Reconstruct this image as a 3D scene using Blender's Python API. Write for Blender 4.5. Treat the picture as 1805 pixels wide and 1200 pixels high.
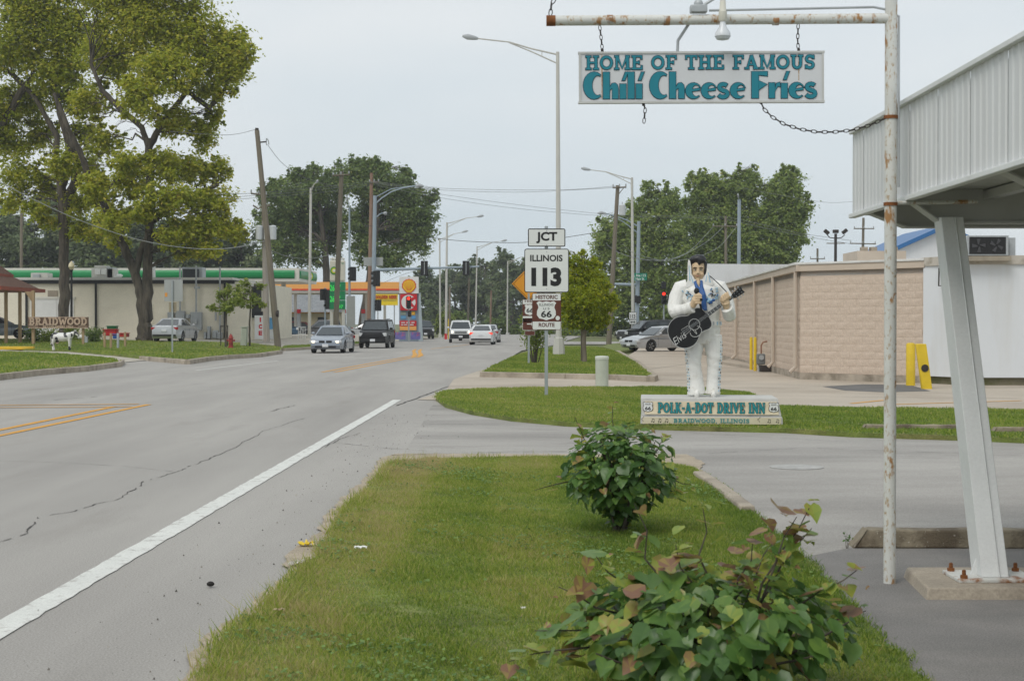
import bpy, bmesh, math, random
import numpy as np
from mathutils import Vector, Matrix, Euler
from mathutils.geometry import tessellate_polygon

for o in list(bpy.data.objects):
    bpy.data.objects.remove(o)
scene = bpy.context.scene
R = math.radians
random.seed(7)
RNG = np.random.default_rng(11)

# ------------------------------------------------------------------ camera
EYE = 1.55
FPX, CXP, CYP = 2688.0, 902.5, 600.0
PITCH = math.atan(30.0 / FPX)
cam_d = bpy.data.cameras.new('camera')
cam = bpy.data.objects.new('camera', cam_d)
scene.collection.objects.link(cam)
cam.location = (0, 0, EYE)
cam.rotation_euler = (R(90) - PITCH, 0, 0)
cam_d.sensor_width = 36.0
cam_d.lens = FPX / 1805.0 * 36.0
cam_d.clip_end = 4000
cam_d.clip_start = 0.1
cam_d.dof.use_dof = True
cam_d.dof.focus_distance = 26.0
cam_d.dof.aperture_fstop = 9.0
scene.camera = cam

# ------------------------------------------------------------------ sky, sun, exposure
SUN_EL, SUN_AZ = R(52), R(215)        # high, behind the photographer's left shoulder, veiled by cloud
world = bpy.data.worlds.new('World')
scene.world = world
world.use_nodes = True
wn = world.node_tree
wn.nodes.clear()
w_out = wn.nodes.new('ShaderNodeOutputWorld')
w_bg = wn.nodes.new('ShaderNodeBackground')
w_bg.inputs['Strength'].default_value = 0.10
w_sky = wn.nodes.new('ShaderNodeTexSky')
w_sky.sky_type = 'NISHITA'
w_sky.sun_disc = False
w_sky.sun_elevation = SUN_EL
w_sky.sun_rotation = SUN_AZ
w_sky.air_density = 1.0
w_sky.dust_density = 2.0
w_tc = wn.nodes.new('ShaderNodeTexCoord')
w_map = wn.nodes.new('ShaderNodeMapping')
w_map.inputs['Scale'].default_value = (1.0, 1.0, 3.4)
w_noise = wn.nodes.new('ShaderNodeTexNoise')
w_noise.inputs['Scale'].default_value = 2.2
w_noise.inputs['Detail'].default_value = 4
w_noise.inputs['Roughness'].default_value = 0.45
w_ramp = wn.nodes.new('ShaderNodeValToRGB')
w_ramp.color_ramp.elements[0].position = 0.34
w_ramp.color_ramp.elements[0].color = (6.3, 7.15, 7.7, 1)
w_ramp.color_ramp.elements[1].position = 0.66
w_ramp.color_ramp.elements[1].color = (8.0, 8.35, 8.5, 1)
w_mix = wn.nodes.new('ShaderNodeMixRGB')
w_mix.inputs['Fac'].default_value = 0.93      # the cloud layer hides almost all of the blue
wn.links.new(w_tc.outputs['Generated'], w_map.inputs['Vector'])
wn.links.new(w_map.outputs['Vector'], w_noise.inputs['Vector'])
wn.links.new(w_noise.outputs['Fac'], w_ramp.inputs['Fac'])
wn.links.new(w_sky.outputs['Color'], w_mix.inputs['Color1'])
wn.links.new(w_ramp.outputs['Color'], w_mix.inputs['Color2'])
wn.links.new(w_mix.outputs['Color'], w_bg.inputs['Color'])
wn.links.new(w_bg.outputs['Background'], w_out.inputs['Surface'])

sun_d = bpy.data.lights.new('sun', 'SUN')
sun_d.energy = 1.5
sun_d.angle = R(28)
sun_d.color = (1.0, 0.96, 0.9)
sun = bpy.data.objects.new('sun', sun_d)
scene.collection.objects.link(sun)
sv = Vector((math.sin(SUN_AZ) * math.cos(SUN_EL), math.cos(SUN_AZ) * math.cos(SUN_EL), math.sin(SUN_EL)))
sun.rotation_euler = sv.to_track_quat('Z', 'Y').to_euler()
sun.location = (0, 0, 60)
scene.view_settings.view_transform = 'Standard'
scene.view_settings.look = 'None'
scene.view_settings.exposure = 0.08
scene.view_settings.gamma = 1.0
scene.cycles.max_bounces = 7
scene.cycles.diffuse_bounces = 5
scene.cycles.glossy_bounces = 2
scene.cycles.transmission_bounces = 3
scene.cycles.volume_bounces = 0

# ------------------------------------------------------------------ geometry helpers
COL = scene.collection
_cp, _sp = math.cos(PITCH), math.sin(PITCH)

def ray(px, py):
    u, v = (px - CXP) / FPX, (CYP - py) / FPX
    return Vector((u, _cp + v * _sp, -_sp + v * _cp))

def G(px, py, z=0.0):
    """point of the level z that the photograph shows at (px, py)"""
    r = ray(px, py)
    t = (z - EYE) / r.z
    return Vector((r.x * t, r.y * t, z))

def A(px, py, d):
    """point at distance d in front of the lens"""
    r = ray(px, py)
    t = d / r.y
    return Vector((r.x * t, d, EYE + r.z * t))

def S(d):
    return FPX / d

def zl(d):
    return 0.13 + 0.37 * min(1.0, max(0.0, (d - 80) / 18.0))

def GL(px, py, dz=0.0):
    """as G, on the gently rising lot across the road"""
    z = 0.3
    for _ in range(24):
        p = G(px, py, z + dz)
        z = 0.6 * z + 0.4 * zl(p.y)
    return G(px, py, z + dz)

class MB:
    def __init__(s):
        s.v, s.f, s.m = [], [], []
    def add(s, vs, fs, mi=0, M=None):
        b = len(s.v)
        if M is None:
            s.v.extend(tuple(p) for p in vs)
        else:
            s.v.extend(tuple(M @ Vector(p)) for p in vs)
        s.f.extend(tuple(i + b for i in f) for f in fs)
        s.m.extend([mi] * len(fs))
        return s
    def box(s, c, d, mi=0, rz=0, M=None):
        x, y, z = d[0] / 2, d[1] / 2, d[2] / 2
        vs = [(-x, -y, -z), (x, -y, -z), (x, y, -z), (-x, y, -z), (-x, -y, z), (x, -y, z), (x, y, z), (-x, y, z)]
        fs = [(0, 3, 2, 1), (4, 5, 6, 7), (0, 1, 5, 4), (1, 2, 6, 5), (2, 3, 7, 6), (3, 0, 4, 7)]
        T = Matrix.Translation(c) @ Matrix.Rotation(rz, 4, 'Z')
        if M is not None:
            T = M @ T
        return s.add(vs, fs, mi, T)
    def hexa(s, lo, hi, mi=0):
        """two four-point rings, both counter-clockwise from above"""
        vs = list(lo) + list(hi)
        return s.add(vs, [(0, 3, 2, 1), (4, 5, 6, 7), (0, 1, 5, 4), (1, 2, 6, 5), (2, 3, 7, 6), (3, 0, 4, 7)], mi)
    def tube(s, pts, r, n=8, mi=0, ry=None, caps=True, M=None):
        pts = [Vector(p) for p in pts]
        rs = r if isinstance(r, (list, tuple)) else [r] * len(pts)
        rys = ry if isinstance(ry, (list, tuple)) else ([ry] * len(pts) if ry else rs)
        t0 = (pts[1] - pts[0]).normalized()
        ref = Vector((0, 1, 0)) if abs(t0.y) < 0.8 else Vector((1, 0, 0))
        vs, fs = [], []
        a = t0.cross(ref).normalized()
        for i, p in enumerate(pts):
            t = pts[min(i + 1, len(pts) - 1)] - pts[max(i - 1, 0)]
            if t.length < 1e-9:
                t = t0
            t = t.normalized()
            a = (a - t * a.dot(t))
            if a.length < 1e-6:
                a = t.cross(ref)
            a.normalize()
            b = t.cross(a)
            for k in range(n):
                w = 2 * math.pi * k / n
                vs.append(p + a * (math.cos(w) * rs[i]) + b * (math.sin(w) * rys[i]))
        for i in range(len(pts) - 1):
            for k in range(n):
                k2 = (k + 1) % n
                fs.append((i * n + k, i * n + k2, (i + 1) * n + k2, (i + 1) * n + k))
        if caps:
            fs.append(tuple(range(n - 1, -1, -1)))
            fs.append(tuple((len(pts) - 1) * n + k for k in range(n)))
        return s.add(vs, fs, mi, M)
    def lathe(s, prof, n=16, mi=0, M=None):
        vs, fs = [], []
        for r, z in prof:
            for k in range(n):
                w = 2 * math.pi * k / n
                vs.append((r * math.cos(w), r * math.sin(w), z))
        for i in range(len(prof) - 1):
            for k in range(n):
                k2 = (k + 1) % n
                fs.append((i * n + k, i * n + k2, (i + 1) * n + k2, (i + 1) * n + k))
        fs.append(tuple(range(n - 1, -1, -1)))
        fs.append(tuple((len(prof) - 1) * n + k for k in range(n)))
        return s.add(vs, fs, mi, M)
    def prism(s, poly, z0, z1, mi=0, M=None):
        """poly in xy, extruded along z"""
        n = len(poly)
        area = sum(poly[i][0] * poly[(i + 1) % n][1] - poly[(i + 1) % n][0] * poly[i][1] for i in range(n))
        if area < 0:
            poly = poly[::-1]
        vs = [(p[0], p[1], z0) for p in poly] + [(p[0], p[1], z1) for p in poly]
        tris = tessellate_polygon([[Vector((p[0], p[1], 0)) for p in poly]])
        fs = []
        for t in tris:
            a, b, c = t
            ar = (poly[b][0] - poly[a][0]) * (poly[c][1] - poly[a][1]) - (poly[c][0] - poly[a][0]) * (poly[b][1] - poly[a][1])
            if ar < 0:
                a, b, c = a, c, b
            fs.append((n + a, n + b, n + c))
            fs.append((c, b, a))
        for i in range(n):
            j = (i + 1) % n
            fs.append((i, j, n + j, n + i))
        return s.add(vs, fs, mi, M)
    def ell(s, c, r, nu=12, nv=8, mi=0, M=None):
        vs, fs = [], []
        for j in range(nv + 1):
            ph = -math.pi / 2 + math.pi * j / nv
            for i in range(nu):
                th = 2 * math.pi * i / nu
                vs.append((c[0] + r[0] * math.cos(ph) * math.cos(th), c[1] + r[1] * math.cos(ph) * math.sin(th), c[2] + r[2] * math.sin(ph)))
        for j in range(nv):
            for i in range(nu):
                i2 = (i + 1) % nu
                fs.append((j * nu + i, j * nu + i2, (j + 1) * nu + i2, (j + 1) * nu + i))
        return s.add(vs, fs, mi, M)
    def mesh(s, name, mats, smooth=35):
        me = bpy.data.meshes.new(name)
        me.from_pydata(s.v, [], s.f)
        if not isinstance(mats, (list, tuple)):
            mats = [mats]
        for m in mats:
            me.materials.append(m)
        if len(mats) > 1:
            me.polygons.foreach_set('material_index', s.m)
        if smooth:
            me.polygons.foreach_set('use_smooth', [True] * len(me.polygons))
            me.set_sharp_from_angle(angle=R(smooth))
        me.update()
        return me
    def build(s, name, mats, parent=None, smooth=35, bevel=0, segs=2):
        o = bpy.data.objects.new(name, s.mesh(name, mats, smooth))
        COL.objects.link(o)
        if parent:
            o.parent = parent
        if bevel:
            b = o.modifiers.new('bevel', 'BEVEL')
            b.width = bevel
            b.segments = segs
            b.limit_method = 'ANGLE'
            b.angle_limit = R(32)
        return o

def tag(o, label=None, cat=None, group=None, kind=None):
    if label: o['label'] = label
    if cat: o['category'] = cat
    if group: o['group'] = group
    if kind: o['kind'] = kind
    return o

def thing(name, label, cat, loc=(0, 0, 0), rz=0.0, group=None):
    o = bpy.data.objects.new(name, None)
    o.empty_display_size = 0.2
    COL.objects.link(o)
    o.location = loc
    o.rotation_euler = (0, 0, rz)
    return tag(o, label, cat, group)

def inst(name, me, parent, loc=(0, 0, 0), rot=(0, 0, 0), scale=(1, 1, 1)):
    o = bpy.data.objects.new(name, me)
    COL.objects.link(o)
    o.parent = parent
    o.location = loc
    o.rotation_euler = rot
    o.scale = scale
    return o

def remeshed(mb, name, mats, parent, voxel=0.012, smooth_it=6, smooth_f=0.5):
    o = mb.build(name + '_raw', mats, None, smooth=0)
    m = o.modifiers.new('r', 'REMESH')
    m.mode = 'VOXEL'
    m.voxel_size = voxel
    s = o.modifiers.new('s', 'SMOOTH')
    s.iterations = smooth_it
    s.factor = smooth_f
    dg = bpy.context.evaluated_depsgraph_get()
    me = bpy.data.meshes.new_from_object(o.evaluated_get(dg))
    bpy.data.objects.remove(o)
    me.name = name
    me.polygons.foreach_set('use_smooth', [True] * len(me.polygons))
    q = bpy.data.objects.new(name, me)
    COL.objects.link(q)
    q.parent = parent
    return q

# ------------------------------------------------------------------ materials
MATS = {}
def mat(name, col, rough=0.65, metal=0.0, var=0.12, vs=3.0, col2=None, c2s=2.0, c2lo=0.52, c2hi=0.6, c2d=6, bump=0.0, bs=40.0,
        stretch=(1, 1, 1), emit=0.0, spec=0.4, fine=0.0, fs=60.0, col3=None, c3s=9.0, c3lo=0.6, c3hi=0.66, coat=0.0, st2=None):
    if name in MATS:
        return MATS[name]
    m = bpy.data.materials.new(name)
    m.use_nodes = True
    nt = m.node_tree
    N, L = nt.nodes, nt.links
    b = N['Principled BSDF']
    b.inputs['Roughness'].default_value = rough
    b.inputs['Metallic'].default_value = metal
    b.inputs['Specular IOR Level'].default_value = spec
    if coat:
        b.inputs['Coat Weight'].default_value = coat
        b.inputs['Coat Roughness'].default_value = 0.08
    tc = N.new('ShaderNodeTexCoord')
    mp = N.new('ShaderNodeMapping')
    mp.inputs['Scale'].default_value = stretch
    L.new(tc.outputs['Object'], mp.inputs['Vector'])
    mp0 = N.new('ShaderNodeMapping')
    L.new(tc.outputs['Object'], mp0.inputs['Vector'])
    def noise(scale, detail=6, rough_=0.6, src=None):
        n = N.new('ShaderNodeTexNoise')
        n.inputs['Scale'].default_value = scale
        n.inputs['Detail'].default_value = detail
        n.inputs['Roughness'].default_value = rough_
        L.new((src or mp).outputs['Vector'], n.inputs['Vector'])
        return n
    cur = None
    rgb = N.new('ShaderNodeRGB')
    rgb.outputs[0].default_value = (*col, 1)
    cur = rgb.outputs[0]
    mp2 = mp
    if st2:
        mp2 = N.new('ShaderNodeMapping')
        mp2.inputs['Scale'].default_value = st2
        L.new(tc.outputs['Object'], mp2.inputs['Vector'])
    def layer(cur, colr, sc, lo, hi, det):
        n = noise(sc, det, src=mp2)
        r = N.new('ShaderNodeMapRange')
        r.inputs['From Min'].default_value = lo
        r.inputs['From Max'].default_value = hi
        L.new(n.outputs['Fac'], r.inputs['Value'])
        x = N.new('ShaderNodeMixRGB')
        L.new(r.outputs['Result'], x.inputs['Fac'])
        L.new(cur, x.inputs['Color1'])
        x.inputs['Color2'].default_value = (*colr, 1)
        return x.outputs['Color']
    if col2: cur = layer(cur, col2, c2s, c2lo, c2hi, c2d)
    if col3: cur = layer(cur, col3, c3s, c3lo, c3hi, 6)
    def valmul(cur, sc, amp, det=5, src=None):
        n = noise(sc, det, src=src)
        r = N.new('ShaderNodeMapRange')
        r.inputs['From Min'].default_value = 0.3
        r.inputs['From Max'].default_value = 0.7
        r.inputs['To Min'].default_value = 1 - amp
        r.inputs['To Max'].default_value = 1 + amp
        L.new(n.outputs['Fac'], r.inputs['Value'])
        x = N.new('ShaderNodeVectorMath')
        x.operation = 'SCALE'
        L.new(cur, x.inputs[0])
        L.new(r.outputs['Result'], x.inputs['Scale'])
        return x.outputs['Vector']
    if var: cur = valmul(cur, vs, var)
    if fine: cur = valmul(cur, fs, fine, 2, mp0)
    L.new(cur, b.inputs['Base Color'])
    if emit:
        b.inputs['Emission Strength'].default_value = emit
        L.new(cur, b.inputs['Emission Color'])
    if bump:
        n = noise(bs, 6)
        bp = N.new('ShaderNodeBump')
        bp.inputs['Strength'].default_value = min(1, bump)
        bp.inputs['Distance'].default_value = 0.01 * max(1, bump)
        L.new(n.outputs['Fac'], bp.inputs['Height'])
        L.new(bp.outputs['Normal'], b.inputs['Normal'])
    MATS[name] = m
    return m

def leafmat(name, stops, trans=0.35, rough=0.55, spec=0.3):
    """leaf colours picked per leaf by its own random number"""
    if name in MATS:
        return MATS[name]
    m = bpy.data.materials.new(name)
    m.use_nodes = True
    N, L = m.node_tree.nodes, m.node_tree.links
    b = N['Principled BSDF']
    b.inputs['Roughness'].default_value = rough
    b.inputs['Specular IOR Level'].default_value = spec
    at = N.new('ShaderNodeAttribute')
    at.attribute_name = 'rnd'
    rp = N.new('ShaderNodeValToRGB')
    els = rp.color_ramp.elements
    for i, (p, c) in enumerate(stops):
        e = els[i] if i < 2 else els.new(p)
        e.position = p
        e.color = (*c, 1)
    L.new(at.outputs['Fac'], rp.inputs['Fac'])
    L.new(rp.outputs['Color'], b.inputs['Base Color'])
    tr = N.new('ShaderNodeBsdfTranslucent')
    g = N.new('ShaderNodeGamma')
    g.inputs['Gamma'].default_value = 0.85
    L.new(rp.outputs['Color'], g.inputs['Color'])
    L.new(g.outputs['Color'], tr.inputs['Color'])
    mx = N.new('ShaderNodeMixShader')
    mx.inputs['Fac'].default_value = trans
    L.new(b.outputs['BSDF'], mx.inputs[1])
    L.new(tr.outputs['BSDF'], mx.inputs[2])
    L.new(mx.outputs['Shader'], N['Material Output'].inputs['Surface'])
    MATS[name] = m
    return m

def glassmat(name, col=(0.02, 0.025, 0.03), rough=0.05):
    if name in MATS:
        return MATS[name]
    return mat(name, col, rough=rough, spec=0.8, var=0.0)

def np_mesh(name, V, F, mats, rnd=None, parent=None, smooth=False):
    """V (n,3); F (m,k) faces of one size; rnd one number per face"""
    me = bpy.data.meshes.new(name)
    k = F.shape[1]
    me.vertices.add(len(V))
    me.vertices.foreach_set('co', np.asarray(V, np.float32).ravel())
    me.loops.add(F.size)
    me.loops.foreach_set('vertex_index', F.astype(np.int32).ravel())
    me.polygons.add(len(F))
    me.polygons.foreach_set('loop_start', np.arange(0, F.size, k, dtype=np.int32))
    me.polygons.foreach_set('loop_total', np.full(len(F), k, np.int32))
    if smooth:
        me.polygons.foreach_set('use_smooth', np.ones(len(F), bool))
    me.update(calc_edges=True)
    if rnd is not None:
        a = me.attributes.new('rnd', 'FLOAT', 'FACE')
        a.data.foreach_set('value', np.asarray(rnd, np.float32))
    me.materials.append(mats)
    o = bpy.data.objects.new(name, me)
    COL.objects.link(o)
    if parent:
        o.parent = parent
    return o

def leaf_arrays(C, size, rng, up=0.35, aspect=0.62, out=None, shape='rhomb'):
    n = len(C)
    nrm = rng.normal(size=(n, 3))
    nrm[:, 2] += up * 2
    if out is not None:
        nrm += out * 1.0
    nrm /= np.linalg.norm(nrm, axis=1)[:, None] + 1e-9
    t = rng.normal(size=(n, 3))
    t -= nrm * np.sum(t * nrm, 1)[:, None]
    t /= np.linalg.norm(t, axis=1)[:, None] + 1e-9
    b = np.cross(nrm, t)
    s = (size * rng.uniform(0.65, 1.3, n))[:, None]
    if shape == 'rhomb':
        P = [C + t * s * 0.55, C + b * s * 0.5 * aspect + t * s * 0.08 + nrm * s * 0.08, C - t * s * 0.5, C - b * s * 0.5 * aspect + t * s * 0.08 + nrm * s * 0.08]
    elif shape == 'heart':
        # a broad heart with two lobes at the stalk, folded along the midrib
        loc = [(-0.42, 0, 0), (-0.52, 0.24, .07), (-0.30, 0.49, .12), (0.02, 0.47, .11), (0.34, 0.22, .05), (0.60, 0, -.06), (0.34, -0.22, .05), (0.02, -0.47, .11), (-0.30, -0.49, .12), (-0.52, -0.24, .07)]
        P = [C + t * s * a + b * s * c + nrm * s * d for a, c, d in loc]
    V = np.stack(P, 1)
    k = V.shape[1]
    F = np.arange(n * k).reshape(n, k)
    return V.reshape(-1, 3), F

def text_mesh(txt, size, extrude=0.002, bold=0.0, sx=1.0, align='CENTER', space=1.0, shear=0.0):
    cu = bpy.data.curves.new('lettering', 'FONT')
    cu.body = txt
    cu.size = size
    cu.extrude = extrude
    cu.offset = bold
    cu.align_x = align
    cu.align_y = 'CENTER'
    cu.space_character = space
    cu.shear = shear
    cu.resolution_u = 3
    o = bpy.data.objects.new('lettering', cu)
    COL.objects.link(o)
    dg = bpy.context.evaluated_depsgraph_get()
    me = bpy.data.meshes.new_from_object(o.evaluated_get(dg))
    bpy.data.objects.remove(o)
    bpy.data.curves.remove(cu)
    if sx != 1.0:
        me.transform(Matrix.Diagonal((sx, 1, 1, 1)))
    return me

def text(txt, size, m, parent, loc, rz=0.0, width=None, height=None, rx=R(90), name='lettering', **k):
    """lettering standing upright, read from -y when rz is 0"""
    me = text_mesh(txt, size, **k)
    xs = [v.co.x for v in me.vertices]
    ys = [v.co.y for v in me.vertices]
    cx, cy = (max(xs) + min(xs)) / 2, (max(ys) + min(ys)) / 2
    w, h = max(xs) - min(xs), max(ys) - min(ys)
    me.transform(Matrix.Diagonal((width / w if width else 1, height / h if height else 1, 1, 1)) @ Matrix.Translation((-cx, -cy, 0)))
    me.materials.clear()
    me.materials.append(m)
    return inst(name, me, parent, loc, (rx, 0, rz))

# ================================================================== the setting: ground, road, lawns
m_dirt = mat('dirt_ground', (0.16, 0.15, 0.07), rough=0.95, var=0.25, vs=0.15, col2=(0.10, 0.13, 0.035), c2s=0.06, c2lo=0.4, c2hi=0.6)
m_road = mat('road_asphalt', (0.345, 0.325, 0.298), rough=0.88, var=0.10, vs=0.8, stretch=(1, 0.05, 1), col2=(0.285, 0.267, 0.246), c2s=0.45, c2lo=0.42, c2hi=0.7,
             col3=(0.27, 0.25, 0.225), c3s=1.3, c3lo=0.58, c3hi=0.8, st2=(1, 0.22, 1), fine=0.26, fs=95)
m_lot = mat('lot_asphalt', (0.345, 0.325, 0.298), rough=0.9, var=0.10, vs=0.7, col2=(0.272, 0.255, 0.234), c2s=0.45, c2lo=0.44, c2hi=0.62, fine=0.24, fs=100,
            col3=(0.215, 0.20, 0.184), c3s=1.1, c3lo=0.6, c3hi=0.72, stretch=(0.4, 1, 1))
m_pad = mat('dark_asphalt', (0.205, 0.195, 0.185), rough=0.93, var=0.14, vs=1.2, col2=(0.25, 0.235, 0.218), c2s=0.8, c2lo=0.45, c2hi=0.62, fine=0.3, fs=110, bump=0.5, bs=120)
m_patch = mat('patch_asphalt', (0.13, 0.125, 0.12), rough=0.9, var=0.2, vs=1.5, fine=0.2, fs=60)
m_conc = mat('concrete', (0.43, 0.37, 0.30), rough=0.9, var=0.10, vs=0.35, col2=(0.35, 0.295, 0.235), c2s=0.25, c2lo=0.48, c2hi=0.62, fine=0.1, fs=40, col3=(0.25, 0.22, 0.185), c3s=0.9, c3lo=0.66, c3hi=0.74)
m_curb = mat('curb_concrete', (0.36, 0.31, 0.245), rough=0.92, var=0.2, vs=2.0, col2=(0.22, 0.185, 0.145), c2s=1.6, c2lo=0.5, c2hi=0.68, fine=0.15, fs=60, bump=0.5, bs=40)
m_sand = mat('gritty_shoulder', (0.36, 0.30, 0.225), rough=0.95, var=0.2, vs=4, fine=0.3, fs=120)
m_turf = mat('turf_soil', (0.14, 0.175, 0.04), rough=0.95, var=0.35, vs=2.5, col2=(0.2, 0.18, 0.07), c2s=0.9, c2lo=0.5, c2hi=0.7, fine=0.5, fs=90)
m_white_paint = mat('white_road_paint', (0.62, 0.62, 0.58), rough=0.8, var=0.06, vs=2, col2=(0.42, 0.40, 0.37), c2s=9, c2lo=0.545, c2hi=0.66, fine=0.12, fs=90)
m_yellow_paint = mat('yellow_road_paint', (0.60, 0.30, 0.05), rough=0.8, var=0.08, vs=3, col2=(0.36, 0.27, 0.16), c2s=5, c2lo=0.58, c2hi=0.72, fine=0.1)
m_crack = mat('crack_tar', (0.07, 0.065, 0.06), rough=1.0, var=0.2)

def slab(name, pts, m, bottom=None, label=None, parent=None, kind='structure', skirt_m=None):
    n = len(pts)
    tris = tessellate_polygon([[Vector((p[0], p[1], 0)) for p in pts]])
    vs = [tuple(p) for p in pts]
    fs = []
    for a, b, c in tris:
        ar = (pts[b][0] - pts[a][0]) * (pts[c][1] - pts[a][1]) - (pts[c][0] - pts[a][0]) * (pts[b][1] - pts[a][1])
        fs.append((a, b, c) if ar > 0 else (a, c, b))
    mb = MB()
    mb.add(vs, fs, 0)
    if bottom is not None:
        area = sum(pts[i][0] * pts[(i + 1) % n][1] - pts[(i + 1) % n][0] * pts[i][1] for i in range(n))
        v2 = vs + [(p[0], p[1], bottom) for p in pts]
        f2 = [((i, n + i, n + (i + 1) % n, (i + 1) % n) if area > 0 else (i, (i + 1) % n, n + (i + 1) % n, n + i)) for i in range(n)]
        mb.add(v2, f2, 1 if skirt_m else 0)
    o = mb.build(name, [m, skirt_m] if skirt_m else m, parent, smooth=0)
    if parent is None:
        tag(o, label, kind=kind)
    return o, [(Vector(vs[f[0]]), Vector(vs[f[1]]), Vector(vs[f[2]])) for f in fs]

def jag(pts, amp, step=0.25, seed=1):
    rs = random.Random(seed)
    out = []
    for i in range(len(pts)):
        a, b = Vector(pts[i]), Vector(pts[(i + 1) % len(pts)])
        n = max(1, int((b - a).length / step))
        for k in range(n):
            p = a.lerp(b, k / n)
            if k:
                p.x += rs.uniform(-amp, amp)
                p.y += rs.uniform(-amp, amp)
            out.append(p)
    return out

PH = RNG.uniform(0, 6.28, (10, 3))
def patchy(X, Y, s=1.0):
    v = np.zeros_like(X)
    for i in range(10):
        k = (0.35 + 0.45 * i) * s
        a = PH[i, 0]
        v += np.sin((X * math.cos(a) + Y * math.sin(a)) * k + PH[i, 1]) / (1 + 0.35 * i)
    return v / 3.0

m_grass = leafmat('grass_blades', [(0.0, (0.072, 0.138, 0.018)), (0.3, (0.155, 0.245, 0.028)), (0.58, (0.29, 0.355, 0.048)), (0.8, (0.40, 0.39, 0.095)), (1.0, (0.48, 0.38, 0.19))], trans=0.4, rough=0.6)

def grass(name, tris, dens, h, w, label, seed=1, dens_fn=None, dry=None, spill=0.0):
    rng = np.random.default_rng(seed)
    T = np.array([[list(p) for p in t] for t in tris])
    ar = 0.5 * np.linalg.norm(np.cross(T[:, 1] - T[:, 0], T[:, 2] - T[:, 0]), axis=1)
    n = int(ar.sum() * dens)
    idx = rng.choice(len(T), n, p=ar / ar.sum())
    u, v = rng.random(n), rng.random(n)
    fl = u + v > 1
    u[fl], v[fl] = 1 - u[fl], 1 - v[fl]
    P = T[idx, 0] + (T[idx, 1] - T[idx, 0]) * u[:, None] + (T[idx, 2] - T[idx, 0]) * v[:, None]
    if spill:
        P[:, :2] += rng.normal(0, spill, (n, 2))
    if dens_fn is not None:
        keep = rng.random(n) < dens_fn(P[:, 0], P[:, 1])
        P = P[keep]
        n = len(P)
    pn = patchy(P[:, 0], P[:, 1], 1.3)
    ps = patchy(P[:, 0] + 40, P[:, 1] - 10, 5.0)
    pt_ = patchy(P[:, 0] - 11, P[:, 1] + 5, 14.0)
    hh = h * rng.uniform(0.45, 1.45, n) * np.clip(1 + 0.3 * ps + 0.42 * pt_, .25, 2.2)
    ang = rng.uniform(0, 6.283, n)
    lean = rng.normal(0, 0.55, (n, 2)) * hh[:, None]
    wv = np.stack([np.cos(ang), np.sin(ang), np.zeros(n)], 1) * (w * rng.uniform(0.6, 1.3, n))[:, None]
    P[:, 2] -= 0.006
    tip = P + np.stack([lean[:, 0], lean[:, 1], hh], 1)
    V = np.stack([P - wv / 2, P + wv / 2, tip], 1).reshape(-1, 3)
    F = np.arange(n * 3).reshape(n, 3)
    pm = patchy(P[:, 0] * 1.0 + 7, P[:, 1] * 1.0 + 3, 2.6)
    r = 0.42 + 0.15 * pn + 0.10 * ps + 0.12 * pm + 0.07 * pt_ + rng.normal(0, 0.23, n)
    if dry is not None:
        r = r + dry(P[:, 0], P[:, 1])
    o = np_mesh(name, V, F, m_grass, np.clip(r, 0, 1))
    tag(o, label, 'grass', kind='stuff')
    return o

tag(MB().add([(-1500, -60, -0.06), (1500, -60, -0.06), (1500, 2500, -0.06), (-1500, 2500, -0.06)], [(0, 1, 2, 3)]).build('ground', m_dirt, smooth=0), 'flat ground reaching to the horizon', kind='structure')

# --- the highway, which bends slightly right beyond the drive
RIGHT = [(-1.15, -20), (-1.15, 20), (-1.2, 32), (-0.85, 48), (0.55, 87), (3.4, 116), (9.5, 200), (22, 420)]
LEFT = [(-15.4, -20), (-15.4, 62), (-14.7, 88), (-12.6, 104), (-10.2, 135), (-3, 230), (6, 420)]
road_pts = [Vector((x, y, 0.0)) for x, y in RIGHT] + [Vector((x, y, 0.0)) for x, y in reversed(LEFT)]
road, _ = slab('road', road_pts, m_road, label='grey four lane highway running away from the drive')
slab('cross_street', [Vector((-70, 114, -0.004)), Vector((90, 114, -0.004)), Vector((90, 131, -0.004)), Vector((-70, 131, -0.004))], m_road, label='side street crossing at the traffic lights')

def strip(name, pts, w, m, parent, z=0.006):
    pts = [Vector((p[0], p[1], z)) for p in pts]
    vs, fs = [], []
    for i, p in enumerate(pts):
        t = (pts[min(i + 1, len(pts) - 1)] - pts[max(0, i - 1)]).normalized()
        nrm = Vector((-t.y, t.x, 0))
        ww = w[i] if isinstance(w, list) else w
        vs += [p + nrm * ww / 2, p - nrm * ww / 2]
    for i in range(len(pts) - 1):
        fs.append((2 * i, 2 * i + 1, 2 * i + 3, 2 * i + 2))
    return MB().add(vs, fs).build(name, m, parent, smooth=0)

rw = random.Random(77)
_a, _b = G(-200, 1226), G(700, 705)
_n = 160
strip('edge_line', [_a.lerp(_b, i / _n) + Vector((rw.uniform(-.004, .004), 0, 0)) for i in range(_n + 1)], [0.17 * rw.uniform(.94, 1.05) for i in range(_n + 1)], m_white_paint, road)
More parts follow.
